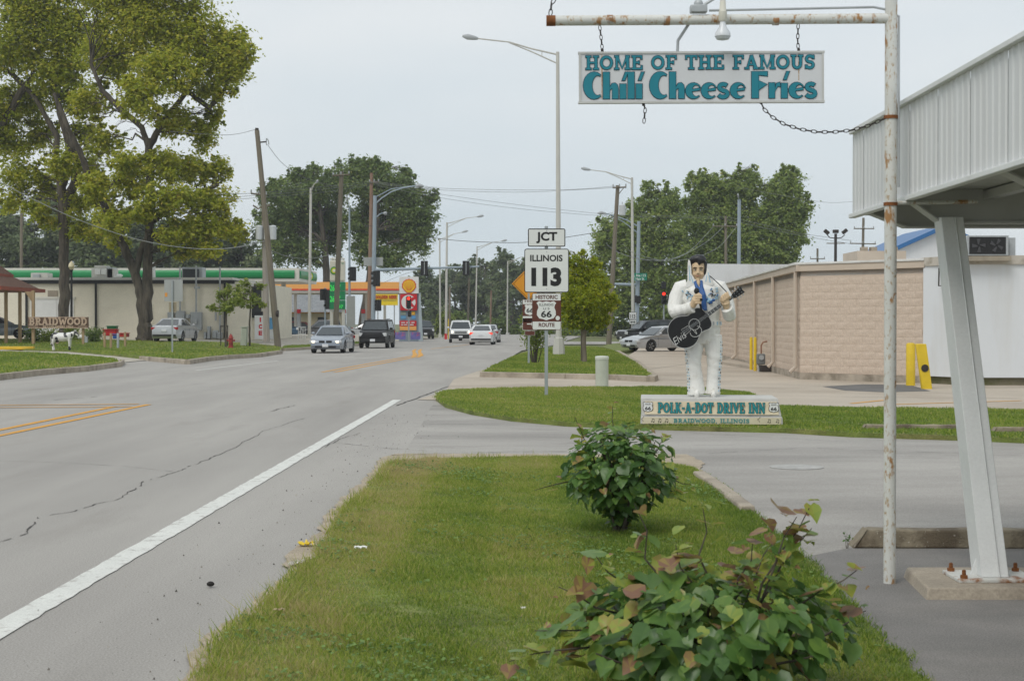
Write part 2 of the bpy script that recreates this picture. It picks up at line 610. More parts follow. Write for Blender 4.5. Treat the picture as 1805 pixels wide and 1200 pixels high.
# yellow turn-lane marking: a double line to the right that turns back on itself as a thin one on the left
for off in (0.0, 0.34):
    a, b = G(-260, 822 - 0), G(262, 713)
    strip('centre_line', [a + Vector((-off, 0, 0)), b + Vector((-off * 1.35, -off * 2.2, 0))], 0.13, m_yellow_paint, road)
strip('centre_line', [G(245, 712.5), G(150, 713.5), G(-60, 715)], 0.14, m_yellow_paint, road, 0.010)
strip('centre_line', [G(232, 717), G(150, 718), G(-60, 719)], 0.12, m_yellow_paint, road, 0.010)
strip('centre_line', [G(568, 656), G(650, 641), G(732, 626.5)], 0.13, m_yellow_paint, road)
strip('centre_line', [G(590, 656), G(665, 642), G(745, 627)], 0.13, m_yellow_paint, road)
for x0 in (731, 741):
    strip('turn_mark', [G(x0 - 4, 630), G(x0 + 1, 626), G(x0 - 1, 621), G(x0 - 2, 618), G(x0 + 2, 615.5)], [0.10, 0.26, 0.16, 0.2, 0.12], m_yellow_paint, road, 0.009)
strip('lane_line', [G(345, 653), G(420, 644), G(490, 636)], 0.12, m_white_paint, road)
strip('lane_line', [G(555, 631), G(625, 629)], 0.25, m_white_paint, road)
strip('lane_line', [G(600, 632.5), G(690, 630)], 0.25, m_white_paint, road)
strip('centre_line', [G(760, 615), G(830, 607)], 0.12, m_yellow_paint, road)
strip('edge_line', [Vector((-0.4, 56, 0)), Vector((1.4, 95, 0)), Vector((3.2, 112, 0))], 0.12, m_white_paint, road)

def crack(pts, w0, amp, seed, parent=road, z=0.005, gap=0.22):
    rs = random.Random(seed)
    P = []
    for i in range(len(pts) - 1):
        a, b = G(*pts[i]), G(*pts[i + 1])
        n = max(2, int((b - a).length / 0.07))
        for k in range(n):
            P.append(a.lerp(b, k / n))
    mb = MB()
    off, seg, segw = 0.0, [], []
    def flush():
        if len(seg) > 1:
            vs, fs = [], []
            for i, p in enumerate(seg):
                t = (seg[min(i + 1, len(seg) - 1)] - seg[max(0, i - 1)]).normalized()
                nr = Vector((-t.y, t.x, 0))
                vs += [p + nr * segw[i] / 2, p - nr * segw[i] / 2]
            mb.add(vs, [(2 * i, 2 * i + 1, 2 * i + 3, 2 * i + 2) for i in range(len(seg) - 1)])
    for i, p in enumerate(P):
        off = off * 0.82 + rs.uniform(-amp, amp)
        if rs.random() < gap * 0.22:
            flush()
            seg, segw = [], []
            continue
        seg.append(Vector((p.x + off, p.y + rs.uniform(-amp, amp) * 0.7, z)))
        segw.append(w0 * rs.uniform(0.35, 1.5))
    flush()
    return mb.build('crack', m_crack, parent, smooth=0)

crack([(-20, 962), (45, 940), (60, 912), (120, 903), (172, 888), (205, 882), (250, 850), (312, 832), (400, 795), (470, 758), (536, 737)], 0.010, 0.017, 3)
crack([(-10, 812), (120, 816), (220, 822), (312, 832)], 0.007, 0.006, 4, gap=0.02)
crack([(476, 725), (520, 714)], 0.02, 0.03, 5)
crack([(95, 705), (175, 699)], 0.03, 0.02, 6)
crack([(575, 788), (600, 774), (640, 762)], 0.012, 0.012, 8)
crack([(590, 780), (680, 790), (760, 795)], 0.012, 0.012, 9)
crack([(640, 745), (850, 749), (1010, 752)], 0.014, 0.012, 10)
crack([(692, 804), (800, 800), (900, 798), (1010, 797)], 0.025, 0.012, 14, gap=0.1, z=0.014)
crack([(1000, 756), (1200, 762), (1500, 780)], 0.010, 0.02, 15, gap=0.3, z=0.009)
crack([(1250, 800), (1420, 790), (1700, 800)], 0.010, 0.02, 16, gap=0.3, z=0.009)
crack([(700, 715), (840, 662)], 0.04, 0.01, 12, gap=0.05)

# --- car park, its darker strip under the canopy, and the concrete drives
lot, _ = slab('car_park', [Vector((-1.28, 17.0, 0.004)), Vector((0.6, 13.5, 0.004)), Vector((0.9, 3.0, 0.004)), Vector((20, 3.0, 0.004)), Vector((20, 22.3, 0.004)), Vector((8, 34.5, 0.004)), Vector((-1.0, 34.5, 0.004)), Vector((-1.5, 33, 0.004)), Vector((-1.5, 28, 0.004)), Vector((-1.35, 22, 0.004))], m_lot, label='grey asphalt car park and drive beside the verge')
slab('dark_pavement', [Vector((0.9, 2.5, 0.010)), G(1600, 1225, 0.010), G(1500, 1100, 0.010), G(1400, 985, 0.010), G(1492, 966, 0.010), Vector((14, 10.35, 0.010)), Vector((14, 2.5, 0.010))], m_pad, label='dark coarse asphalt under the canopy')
drive, _ = slab('concrete_drive', [G(735, 704, 0.008), G(785, 689, 0.008), G(800, 668, 0.008), G(848, 652, 0.008), G(1060, 652, 0.008), G(1120, 619, 0.008), G(1100, 612, 0.008), G(1230, 608, 0.008), Vector((40, 100, 0.008)), Vector((40, 26, 0.008)), G(1805, 722, 0.008), G(1345, 718, 0.008)], m_conc, label='pale concrete drive and apron in front of the block building')
slab('asphalt_patch', [G(1450, 681, 0.012), G(1520, 677, 0.012), G(1605, 678, 0.012), G(1640, 689, 0.012), G(1560, 691, 0.012), G(1490, 688, 0.012)], m_patch, label='black asphalt patch beside the yellow bollards')
mh = MB().lathe([(0.29, 0.006), (0.29, 0.011), (0.24, 0.013)], 20)
o = tag(mh.build('manhole_cover', mat('manhole_iron', (0.36, 0.35, 0.33), rough=0.7, var=0.2, vs=8)), 'pale round manhole cover in the car park', 'manhole cover')
o.location = G(1404, 824, 0.0)
for pts in ([(1130, 653), (1220, 641)], [(1170, 697), (1800, 703)], [(1150, 667), (1290, 676), (1800, 690)]):
    strip('joint', [G(*p) for p in pts], 0.03, m_patch, drive, 0.0125)
for i, (a, b) in enumerate([((1500, 712), (1560, 706)), ((1560, 714), (1800, 707))]):
    strip('parking_line', [G(*a), G(*b)], 0.12, m_yellow_paint, drive, 0.0135)
# --- near verge with its worn, sandy edge and broken kerb
verge_px = [(300, 1290), (345, 1200), (375, 1140), (395, 1115), (470, 1062), (520, 1010), (548, 985), (575, 948), (590, 915), (612, 893), (640, 868), (668, 838), (690, 816), (760, 808), (860, 806), (980, 804),
            (1080, 806), (1160, 812), (1215, 822), (1262, 848), (1300, 882), (1340, 915), (1390, 955), (1425, 985), (1480, 1040), (1540, 1105), (1600, 1160), (1660, 1225), (1780, 1400), (200, 1400)]
verge_pts = jag([G(x, y, 0.03) for x, y in verge_px], 0.035, 0.14, 3)
_, vt = slab('verge', verge_pts, m_turf, bottom=-0.05, label='mown grass verge between road and car park')
sh_px = [(200, 1400), (270, 1290), (318, 1200), (352, 1128), (445, 1066), (500, 1012), (506, 985), (520, 966), (560, 940), (576, 905), (596, 884), (625, 858), (655, 830), (672, 806), (700, 799), (1210, 800), (1240, 815), (1225, 850), (900, 830), (720, 850), (600, 1000), (420, 1250), (300, 1400)]
slab('road_shoulder', jag([G(x, y, 0.012) for x, y in sh_px], 0.03, 0.12, 5), m_sand, label='sandy worn shoulder along the verge')
def dry_near(X, Y):
    d = np.exp(-((X + 1.1) / 0.7) ** 2) * 0.28 + np.exp(-((Y - 16.5) / 1.2) ** 2) * 0.2
    return d - 0.03 + 0.11 * np.tanh(3 * np.sin(X * 5.2 + 0.9 + 0.15 * np.sin(Y)))
grass('verge_grass', vt, 12000, 0.027, 0.006, 'short mown grass covering the near verge', 5, dry=dry_near, spill=0.025)
# longer, straggling tufts along the worn edge
edge = [G(x, y, 0.02) for x, y in verge_px[1:16]]
et = []
for a, b in zip(edge[:-1], edge[1:]):
    nrm = Vector((b.y - a.y, -(b.x - a.x), 0)).normalized() * 0.16
    et += [(a - nrm * 0.25, b - nrm * 0.25, b + nrm), (a - nrm * 0.25, b + nrm, a + nrm)]
grass('edge_tufts', et, 2600, 0.075, 0.007, 'straggly dry grass along the road edge of the verge', 8, dens_fn=lambda X, Y: np.clip(0.5 + 0.9 * patchy(X, Y, 6), 0, 1), dry=lambda X, Y: 0.22 + X * 0, spill=0.02)
# clover and other flat weeds growing through the turf in patches
rng = np.random.default_rng(44)
T = np.array([[list(p) for p in t] for t in vt])
ar = 0.5 * np.linalg.norm(np.cross(T[:, 1] - T[:, 0], T[:, 2] - T[:, 0]), axis=1)
idx = rng.choice(len(T), 26000, p=ar / ar.sum())
u, v = rng.random(26000), rng.random(26000)
fl_ = u + v > 1
u[fl_], v[fl_] = 1 - u[fl_], 1 - v[fl_]
P = T[idx, 0] + (T[idx, 1] - T[idx, 0]) * u[:, None] + (T[idx, 2] - T[idx, 0]) * v[:, None]
keep = patchy(P[:, 0] + 3, P[:, 1] * 1.3, 4.2) + 0.5 * patchy(P[:, 0], P[:, 1], 11) > 0.42
P = P[keep]
P[:, 2] += rng.uniform(.012, .04, len(P))
V_, F_ = leaf_arrays(P, 0.022, rng, up=1.6, aspect=0.9)
o = np_mesh('clover', V_, F_, leafmat('clover_leaves', [(0.0, (0.09, 0.17, 0.045)), (1.0, (0.22, 0.33, 0.09))], trans=.3), rng.random(len(P)))
tag(o, 'dark clover patches growing through the near verge', 'clover', kind='stuff')
ck = MB()
rs = random.Random(4)
kp = [G(1232, 842, 0), G(1262, 862, 0), G(1296, 888, 0), G(1318, 906, 0)]
for i in range(len(kp) - 1):
    a, b = kp[i], kp[i + 1]
    n = Vector((b.y - a.y, -(b.x - a.x), 0)).normalized() * 0.07
    h = 0.07
    ck.hexa([a - n, a + n, b + n, b - n][::-1], [v + Vector((0, 0, h)) for v in (a - n * .8, a + n * .8, b + n * .8, b - n * .8)][::-1])
tag(ck.build('broken_kerb', m_curb, bevel=0.012), 'short broken concrete kerb beside the verge', 'kerb')

# --- statue island
isl_px = [(768, 700), (772, 692), (790, 687), (860, 684), (1000, 682), (1150, 681), (1240, 684), (1318, 690), (1348, 702), (1362, 714), (1500, 717), (1900, 723), (1900, 776), (1700, 768), (1500, 762), (1385, 755), (1200, 751), (1100, 748), (1000, 744), (900, 735), (830, 724), (785, 712)]
_, it = slab('statue_lawn', [G(x, y, 0.07) for x, y in isl_px], m_turf, bottom=-0.05, label='lawn island carrying the statue and route signs')
grass('island_grass', it, 1700, 0.035, 0.014, 'short grass on the lawn island under the statue', 6, dry=lambda X, Y: np.where(X < 2, 0.06, -0.06), spill=0.03)
# --- second island across the concrete drive, with a kerb in front
is2_px = [(852, 655), (868, 645), (905, 628), (940, 617), (985, 611), (1050, 611), (1085, 619), (1120, 638), (1148, 661), (1000, 658)]
is2_pts = [G(x, y, 0.15) for x, y in is2_px]
_, i2t = slab('tree_lawn', is2_pts, m_turf, bottom=-0.05, label='kerbed lawn island under the small yellow green tree')
grass('tree_island_grass', i2t, 600, 0.04, 0.028, 'grass on the kerbed lawn island under the small tree', 7, dry=lambda X, Y: X * 0 - 0.03, spill=0.03)
slab('far_lawn', [G(1060, 611, 0.1), G(1072, 606, 0.1), G(1100, 604, 0.1), G(1118, 616, 0.1), G(1090, 619, 0.1)], m_turf, bottom=-0.05, label='strip of lawn beside the parked cars')

def kerb(pts, w, h, label, name='kerb', group=None, seg=3.0):
    root = thing(name, label, 'kerb', pts[0], group=group)
    mb = MB()
    base = Vector(pts[0])
    for i in range(len(pts) - 1):
        a, b = Vector(pts[i]), Vector(pts[i + 1])
        n = max(1, round((b - a).length / seg))
        for k in range(n):
            p, q = a.lerp(b, k / n) - base, a.lerp(b, (k + 1) / n) - base
            t = (q - p).normalized()
            nr = Vector((-t.y, t.x, 0)) * w / 2
            g = t * 0.008
            lo = [p - nr + g, q - nr - g, q + nr - g, p + nr + g]
            up = Vector((0, 0, h))
            kb = MB()
            kb.hexa([v + Vector((0, 0, -0.05)) for v in lo], [v + up for v in (p - nr * .85 + g, q - nr * .85 - g, q + nr * .85 - g, p + nr * .85 + g)])
            kb.build('kerb_stone', m_curb, root, bevel=0.015)
    return root

kp2 = [G(849, 656, .14), G(1000, 659, .14), G(1090, 661, .14), G(1146, 664, .14), G(1152, 661, .14), G(1122, 637, .14), G(1088, 618, .14)]
for _p in kp2: _p.z = 0
kerb(kp2, 0.28, 0.155, 'long concrete kerb in front of the lawn with the small tree')
# --- across the road: rising lot, kerbs, two lawns
ys = [30, 62, 80, 86, 92, 98, 110, 135, 160]
xe = [-15.3, -15.3, -14.1, -13.7, -13.3, -12.9, -12.0, -10.2, -8.0]
mb = MB()
vs, fs = [], []
for y_, x_ in zip(ys, xe):
    zz = zl(y_) - 0.01
    vs += [(x_, y_, 0.02), (x_ - 3.0, y_, 0.13 if y_ < 80 else min(zz, 0.13 + (y_ - 80) * .008)), (x_ - 9.0, y_, zz), (-120, y_, zz)]
for i in range(len(ys) - 1):
    for k in range(3):
        a = i * 4 + k
        fs.append((a, a + 4, a + 5, a + 1))
mb.add(vs, fs)
m_paleconc = mat('pale_concrete', (0.43, 0.39, 0.33), rough=0.9, var=0.12, vs=0.3, col2=(0.33, 0.30, 0.25), c2s=0.3, c2lo=0.5, c2hi=0.65, fine=0.1)
tag(mb.build('left_lot', m_paleconc, smooth=0), 'pale concrete lot rising beyond the far side of the road', kind='structure')

def left_lawn(name, px, lift, label, seed, dens=160, z=None):
    pts = [GL(x, y, lift) if z is None else G(x, y, z) for x, y in px]
    _, t = slab(name, pts, m_turf, bottom=-0.1, label=label)
    grass(name + '_grass', t, dens, 0.045, 0.05, 'grass on the ' + label, seed, dry=lambda X, Y: X * 0 - 0.02, spill=0.05)
left_lawn('corner_lawn', [(-260, 692), (-60, 664), (60, 651), (150, 644), (208, 637), (200, 631), (120, 624), (40, 620), (-60, 619), (-260, 622)], 0.05, 'corner lawn across the road with a curved kerb', 21)
left_lawn('statue_side_lawn', [(-200, 613), (0, 614), (120, 618), (185, 624), (250, 627), (330, 633), (366, 628), (400, 625), (455, 622), (494, 616.5), (494, 611), (440, 604), (300, 601), (160, 598), (0, 597), (-200, 597)], 0.05, 'long lawn across the road under the two big trees', 22, 110)
left_lawn('hydrant_lawn', [(496, 614), (548, 611), (600, 607.3), (640, 605), (640, 602), (560, 602), (505, 606)], 0.04, 'narrow lawn by the gas station entrance', 23, 110, z=0.13)
m_grassfar = m_turf
def lk(px):
    r = [GL(x, y, 0.04) for x, y in px]
    for p in r: p.z = 0
    return r
kerb(lk([(-260, 693), (-60, 665), (60, 652), (150, 645), (208, 638), (214, 633)]), 0.26, 0.17, 'concrete kerb round the corner lawn across the road')
kerb(lk([(250, 627.5), (330, 634), (366, 629), (400, 626), (455, 623), (494, 617.5)]), 0.26, 0.17, 'concrete kerb along the lawn with the hydrant')
kerb([Vector((p.x, p.y, 0)) for p in (G(500, 614.5, .13), G(548, 611.8, .13), G(600, 608, .13), G(640, 605.8, .13))], 0.26, 0.15, 'low kerb by the gas station entrance')
stp = MB().box((0, 0, 0.08), (3.6, 0.3, 0.17))
o = tag(stp.build('parking_stop', mat('yellow_stop', (0.62, 0.40, 0.03), var=0.15), bevel=0.03), 'yellow painted parking stop lying on the left lawn', 'parking stop')
o.location = GL(0, 616, 0.05)

# loose grit on the shoulder, too small to count
rng = np.random.default_rng(9)
n = 900
X = np.concatenate([rng.normal(-1.55, 0.35, n // 2), rng.uniform(-2.3, -1.2, n // 2)])
Y = rng.uniform(6, 26, n)
mbv, mbf = [], []
for i in range(n):
    s = 0.0025 + 0.008 * rng.random() ** 6
    c = np.array([X[i], Y[i], 0.012])
    b = len(mbv)
    a = rng.uniform(0, 6.28)
    for k in range(3):
        mbv.append(c + s * np.array([math.cos(a + k * 2.1), math.sin(a + k * 2.1), -0.5]))
    mbv.append(c + np.array([0, 0, s]))
    mbf += [(b, b + 1, b + 3), (b + 1, b + 2, b + 3), (b + 2, b, b + 3)]
m_grit = leafmat('grit', [(0.0, (0.04, 0.035, 0.03)), (0.45, (0.10, 0.09, 0.075)), (0.7, (0.3, 0.27, 0.22)), (1.0, (0.5, 0.47, 0.42))], trans=0.0, rough=0.9)
o = np_mesh('grit', np.array(mbv), np.array(mbf), m_grit, np.repeat(rng.random(n), 3))
tag(o, 'fine grit scattered along the road shoulder', 'grit', kind='stuff')
mb = MB().ell((0, 0, 0.018), (0.024, 0.018, 0.016), 7, 5)
o = tag(mb.build('stone', mat('dark_stone', (0.02, 0.018, 0.016), rough=0.9)), 'small black lump lying on the road shoulder', 'stone')
o.location = G(371, 1034, 0.004)

def crumple(name, px, sx, sy, sz, m, label, cat, seed, z=0.05):
    rs = random.Random(seed)
    nx, ny = 7, 4
    vs = [((i / (nx - 1) - .5) * sx + rs.uniform(-.1, .1) * sx, (j / (ny - 1) - .5) * sy + rs.uniform(-.15, .15) * sy, rs.uniform(0, sz)) for j in range(ny) for i in range(nx)]
    fs = [(j * nx + i, j * nx + i + 1, (j + 1) * nx + i + 1, (j + 1) * nx + i) for j in range(ny - 1) for i in range(nx - 1)]
    o = MB().add(vs, fs).build(name, m, smooth=0)
    so = o.modifiers.new('solid', 'SOLIDIFY')
    so.thickness = 0.002
    tag(o, label, cat)
    o.location = G(*px, z)
    return o
crumple('wrapper', (540, 960), 0.10, 0.09, 0.035, mat('yellow_foil', (0.75, 0.55, 0.02), rough=0.4, var=0.2, vs=30), 'crumpled bright yellow wrapper at the verge edge', 'litter', 1, 0.02)
crumple('paper_scrap', (636, 966), 0.075, 0.03, 0.02, mat('paper', (0.75, 0.75, 0.72), var=0.05), 'thin white paper scrap lying in the grass', 'litter', 2, 0.065)
crumple('paper_scrap', (522, 995), 0.08, 0.10, 0.03, mat('dirty_paper', (0.5, 0.46, 0.42), var=0.2, vs=20), 'dirty crumpled paper by the verge edge', 'litter', 3, 0.02)
crumple('dry_leaf', (492, 1075), 0.05, 0.03, 0.015, mat('dry_leaf', (0.4, 0.31, 0.18)), 'pale dry leaf on the grass edge near the road', 'leaf', 4, 0.06)
crumple('blossom_scrap', (922, 1073), 0.022, 0.02, 0.015, mat('pale_scrap', (0.7, 0.68, 0.6)), 'tiny pale scrap in the middle of the verge', 'litter', 6, 0.06)

# ================================================================== trees, shrubs, plants
m_bark = mat('bark', (0.10, 0.085, 0.065), rough=0.95, var=0.35, vs=3, stretch=(1, 1, 0.25), bump=1.5, bs=9, col2=(0.055, 0.047, 0.038), c2s=5, c2lo=0.45, c2hi=0.6)
m_bark_pale = mat('pale_bark', (0.17, 0.145, 0.11), rough=0.95, var=0.3, vs=4, stretch=(1, 1, 0.3), bump=1, bs=12)
m_maple = leafmat('maple_leaves', [(0.0, (0.19, 0.25, 0.02)), (0.35, (0.36, 0.41, 0.036)), (0.65, (0.55, 0.54, 0.06)), (0.88, (0.70, 0.60, 0.09)), (1.0, (0.72, 0.54, 0.11))], trans=0.6)
m_dkleaf = leafmat('dark_leaves', [(0.0, (0.1092, 0.1638, 0.0546)), (0.5, (0.1912, 0.2676, 0.0738)), (0.85, (0.2866, 0.3413, 0.0956)), (1.0, (0.3822, 0.3686, 0.1229))], trans=0.5)
m_popl = leafmat('poplar_leaves', [(0.0, (0.1655, 0.2337, 0.0640)), (0.5, (0.2867, 0.3734, 0.0931)), (0.85, (0.4228, 0.4706, 0.1281)), (1.0, (0.5880, 0.5518, 0.2037))], trans=0.5)
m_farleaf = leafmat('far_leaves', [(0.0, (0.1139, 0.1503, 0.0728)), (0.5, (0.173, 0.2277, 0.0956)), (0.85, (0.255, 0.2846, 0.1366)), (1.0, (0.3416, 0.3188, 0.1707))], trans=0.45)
m_lime = leafmat('lime_leaves', [(0.0, (0.15, 0.23, 0.014)), (0.45, (0.33, 0.39, 0.022)), (0.85, (0.55, 0.53, 0.035)), (1.0, (0.66, 0.58, 0.05))], trans=0.55)
m_sap = leafmat('sapling_leaves', [(0.0, (0.14, 0.20, 0.03)), (0.5, (0.25, 0.32, 0.055)), (1.0, (0.40, 0.42, 0.09))], trans=0.5)
m_redbud = leafmat('redbud_leaves', [(0.0, (0.05, 0.115, 0.03)), (0.4, (0.10, 0.20, 0.045)), (0.66, (0.18, 0.29, 0.055)), (0.82, (0.34, 0.38, 0.06)), (0.92, (0.36, 0.27, 0.075)), (1.0, (0.27, 0.14, 0.085))], trans=0.4, rough=0.36, spec=0.5)

def limb_pts(a, b, sag, rng, n=5, wob=0.06):
    a, b = Vector(a), Vector(b)
    L = (b - a).length
    out = []
    for i in range(n):
        t = i / (n - 1)
        p = a.lerp(b, t)
        p.z += sag * L * math.sin(math.pi * t)
        if 0 < i < n - 1:
            p += Vector(rng.normal(0, wob * L, 3)) * Vector((1, 1, 0.5)).length * 0.5
        out.append(p)
    return out

def tree(name, label, base, trunk, blobs, leaf, n_leaf, lm, bm=None, group=None, seed=1, twig=5, clump=0.28, cl_per=26, thin=0.0, trunk_n=10, shell=0.45, upb=0.75, aspect=0.62, limb_r=0.4, bias=None):
    """trunk: list of (world point, radius). blobs: (centre, (rx, ry, rz), weight)"""
    rng = np.random.default_rng(seed)
    base = Vector(base)
    t = thing(name, label, 'tree', base, group=group)
    mb = MB()
    if trunk and not isinstance(trunk[0], list):
        trunk = [trunk]
    joints = []
    for tk in trunk:
        v0 = len(mb.v)
        fine_ = []
        for (p, r), (q, r2) in zip(tk[:-1], tk[1:]):
            for u in (0.0, 0.25, 0.5, 0.75):
                fine_.append((Vector(p).lerp(Vector(q), u), (r + (r2 - r) * u) * rng.uniform(.92, 1.08)))
        fine_.append((Vector(tk[-1][0]), tk[-1][1]))
        wob = [Vector((rng.normal(0, r * .12), rng.normal(0, r * .12), 0)) if 0 < i_ < len(fine_) - 1 else Vector((0, 0, 0)) for i_, (p, r) in enumerate(fine_)]
        mb.tube([p - base + w_ for (p, r), w_ in zip(fine_, wob)], [r for p, r in fine_], trunk_n)
        for (p, r), (q, r2) in zip(tk[:-1], tk[1:]):
            for u in (0.0, 0.33, 0.66):
                joints.append((Vector(p).lerp(Vector(q), u), r + (r2 - r) * u))
        joints.append((Vector(tk[-1][0]), tk[-1][1]))
    z0 = min(j[0].z for j in joints)
    ztop = max(j[0].z for j in joints)
    joints = [j for j in joints if j[0].z > z0 + 0.25 * (ztop - z0)]
    Cs, Os, Ws = [], [], []
    wsum = sum(b[2] for b in blobs)
    for c, r, w in blobs:
        c = Vector(c)
        if twig:
            cand = [j for j in joints if j[0].z < c.z + 0.3 * r[2]] or joints
            j = min(cand, key=lambda q: (q[0] - c).length + rng.uniform(0, 0.5) * r[0])
            rr = max(0.02, min(j[1] * limb_r * 1.6, 0.10 * max(r) ))
            pts = limb_pts(j[0] - base, c - base, 0.06, rng)
            mb.tube(pts, [rr * (1 - 0.7 * i / 4) for i in range(5)], 6)
            for k in range(twig):
                d = Vector(rng.normal(size=3))
                d.z = abs(d.z) * 0.8 - 0.1
                d.normalize()
                e = c + Vector((d.x * r[0], d.y * r[1], d.z * r[2])) * 0.85
                s0 = pts[int(rng.integers(2, 5))] + base
                q = limb_pts(s0 - base, e - base, 0.08, rng, 4)
                mb.tube(q, [rr * 0.42, rr * 0.3, rr * 0.18, rr * 0.06], 5)
        nl = int(n_leaf * w / wsum)
        ncl = max(3, nl // cl_per)
        d = rng.normal(size=(ncl, 3))
        d /= np.linalg.norm(d, axis=1)[:, None]
        rad = rng.random(ncl) ** shell
        cc = d * rad[:, None] * np.array(r)
        k = rng.integers(0, ncl, nl)
        sz = rng.uniform(0.5, 1.4, ncl)
        off = rng.normal(size=(nl, 3)) * np.array([1, 1, 0.75]) * (clump * np.mean(r) * sz[k] * 0.55)[:, None]
        P = cc[k] + off
        Cs.append(P + np.array(c) - np.array(base))
        Os.append(d[k] * 0.7)
        Ws.append(rng.normal(0, 0.12, ncl)[k])
    C = np.concatenate(Cs)
    Wc = np.concatenate(Ws)
    O = np.concatenate(Os)
    V, F = leaf_arrays(C, leaf, rng, up=upb, aspect=aspect, out=O)
    r = np.clip(0.45 + Wc + rng.normal(0, 0.16, len(C)), 0, 1)
    if bias is not None:
        r = np.clip(r + bias(C), 0, 1)
    mb.build('trunk', bm or m_bark, t)
    np_mesh('crown', V, F, lm, r, t)
    return t

def PB(lst, d, dz=None, rd=None):
    """blobs from what the photograph shows: (px, py, rx, ry[, depth offset]) at distance d"""
    out = []
    for b in lst:
        px, py, rx, ry = b[:4]
        dd = d + (b[4] if len(b) > 4 else 0)
        s = S(dd)
        out.append((A(px, py, dd), (rx / s, (rd or 0.9) * (rx + ry) / 2 / s, ry / s), rx * ry))
    return out

# --- the two big trees across the road
D1 = 94.0
tb = GL(255, 601)
D1 = tb.y
s1 = S(D1)
def TP(px, py, r, dd=0.0):
    return (A(px, py, D1 + dd), r / s1)
trunkA = [TP(254, 606, 18), TP(256, 594, 12.5), TP(258, 560, 10.5), TP(260, 500, 9), TP(263, 420, 8), TP(265, 340, 7.5), TP(262, 262, 6.5), TP(262, 245, 6)]
trunkA2 = [TP(251, 600, 9.5), TP(251, 560, 9), TP(248, 515, 8.5), TP(237, 480, 8), TP(222, 445, 7.5), TP(206, 410, 6.5), TP(180, 355, 6), TP(156, 310, 6, -1), TP(140, 265, 5, -1.5), TP(118, 222, 4, -2), TP(95, 165, 3, -2)]
trunkA3 = [TP(262, 262, 6), TP(277, 232, 6), TP(300, 200, 5), TP(330, 160, 4), TP(350, 130, 4), TP(365, 90, 3)]
trunkA4 = [TP(262, 262, 5), TP(250, 225, 5), TP(215, 195, 5), TP(180, 160, 4), TP(160, 110, 3)]
trunkA5 = [TP(266, 390, 7), TP(300, 365, 5), TP(350, 340, 4), TP(385, 325, 3)]
trunkA6 = [TP(242, 490, 6), TP(243, 455, 6), TP(252, 430, 5), TP(262, 415, 4)]
trunkA7 = [TP(330, 160, 4), TP(368, 190, 5), TP(392, 165, 4), TP(405, 140, 3)]
def sprays(lst, seed, n=5, k=.24):
    rt = random.Random(seed)
    out = []
    for q in lst:
        for _ in range(n):
            a = rt.uniform(0, 6.283)
            u = rt.uniform(.8, 1.12)
            out.append((q[0] + math.cos(a) * q[2] * u, q[1] - math.sin(a) * q[3] * u, q[2] * k * rt.uniform(.6, 1.3), q[3] * k * rt.uniform(.6, 1.3)) + tuple(q[4:]))
    return list(lst) + out
blobsA = PB(sprays([(330, 60, 62, 52), (390, 105, 46, 42), (420, 90, 26, 45), (250, 40, 70, 55), (200, 100, 60, 45, 2), (290, 125, 60, 42, -2), (370, 160, 40, 26), (240, 175, 42, 34, -3), (310, 215, 42, 28), (160, 180, 40, 30, 3),
             (360, 240, 26, 34, 1), (285, 290, 36, 28, -2), (330, 300, 42, 30), (380, 300, 28, 26, 1), (230, 320, 42, 32, 2), (300, 350, 55, 30, -2), (370, 355, 42, 32), (345, 400, 46, 26, -1), (395, 400, 30, 24), (360, 440, 34, 18, -1),
             (200, 380, 36, 26, 2), (300, -30, 90, 50), (200, -20, 80, 50), (410, 130, 30, 26, 2), (190, 250, 30, 30, 3), (330, 445, 22, 14), (415, 415, 22, 16, 2), (205, 430, 22, 16, 1), (382, 205, 16, 22, 1), (200, 395, 30, 24, -2), (165, 330, 28, 28, -2), (222, 285, 30, 26, -2), (300, 420, 30, 20, -2), (250, 375, 26, 22, -2)], 5), D1)
tree('maple_tree', 'large twin stemmed maple with yellow green crown beside the parked silver car', tb, [trunkA, trunkA2, trunkA3, trunkA4, trunkA5, trunkA6, trunkA7], blobsA, 0.24, 98000, m_maple, seed=31, clump=0.42, shell=0.6, limb_r=.26, cl_per=26, twig=6, group=None)
D1 = tb.y + 6
s1 = S(D1)
tb2 = GL(113, 598)
D1 = tb2.y
s1 = S(D1)
trunkB = [TP(113, 602, 12), TP(113, 560, 9), TP(113, 480, 9), TP(112, 400, 9), TP(110, 330, 8), TP(118, 290, 8), TP(124, 262, 7), TP(104, 200, 5), TP(100, 140, 4), TP(100, 60, 3)]
trunkB2 = [TP(112, 370, 8), TP(128, 330, 8), TP(135, 290, 7), TP(122, 240, 6), TP(105, 190, 5), TP(90, 140, 4)]
trunkB3 = [TP(112, 360, 5), TP(100, 300, 5), TP(100, 240, 5), TP(60, 170, 4), TP(20, 130, 4)]
trunkB4 = [TP(-40, 400, 12), TP(-20, 260, 9), TP(10, 210, 7), TP(35, 165, 6), TP(60, 130, 4)]
blobsB = PB(sprays([(60, 30, 75, 50), (130, 70, 60, 50), (20, 90, 60, 46), (90, 130, 50, 40), (40, 180, 55, 40, 2), (130, 170, 40, 32, 2), (15, 250, 40, 40, 1), (75, 240, 36, 30, 2), (150, 235, 30, 26, 1), (35, 310, 34, 36), (85, 330, 26, 26, 1), (160, 290, 26, 30),
             (140, 360, 32, 28), (175, 335, 24, 26), (90, 390, 22, 18), (20, 355, 22, 24), (60, -30, 100, 40), (150, 410, 30, 20), (-20, 200, 40, 60), (110, 290, 30, 28, -2), (60, 370, 24, 20, -1)], 6), D1)
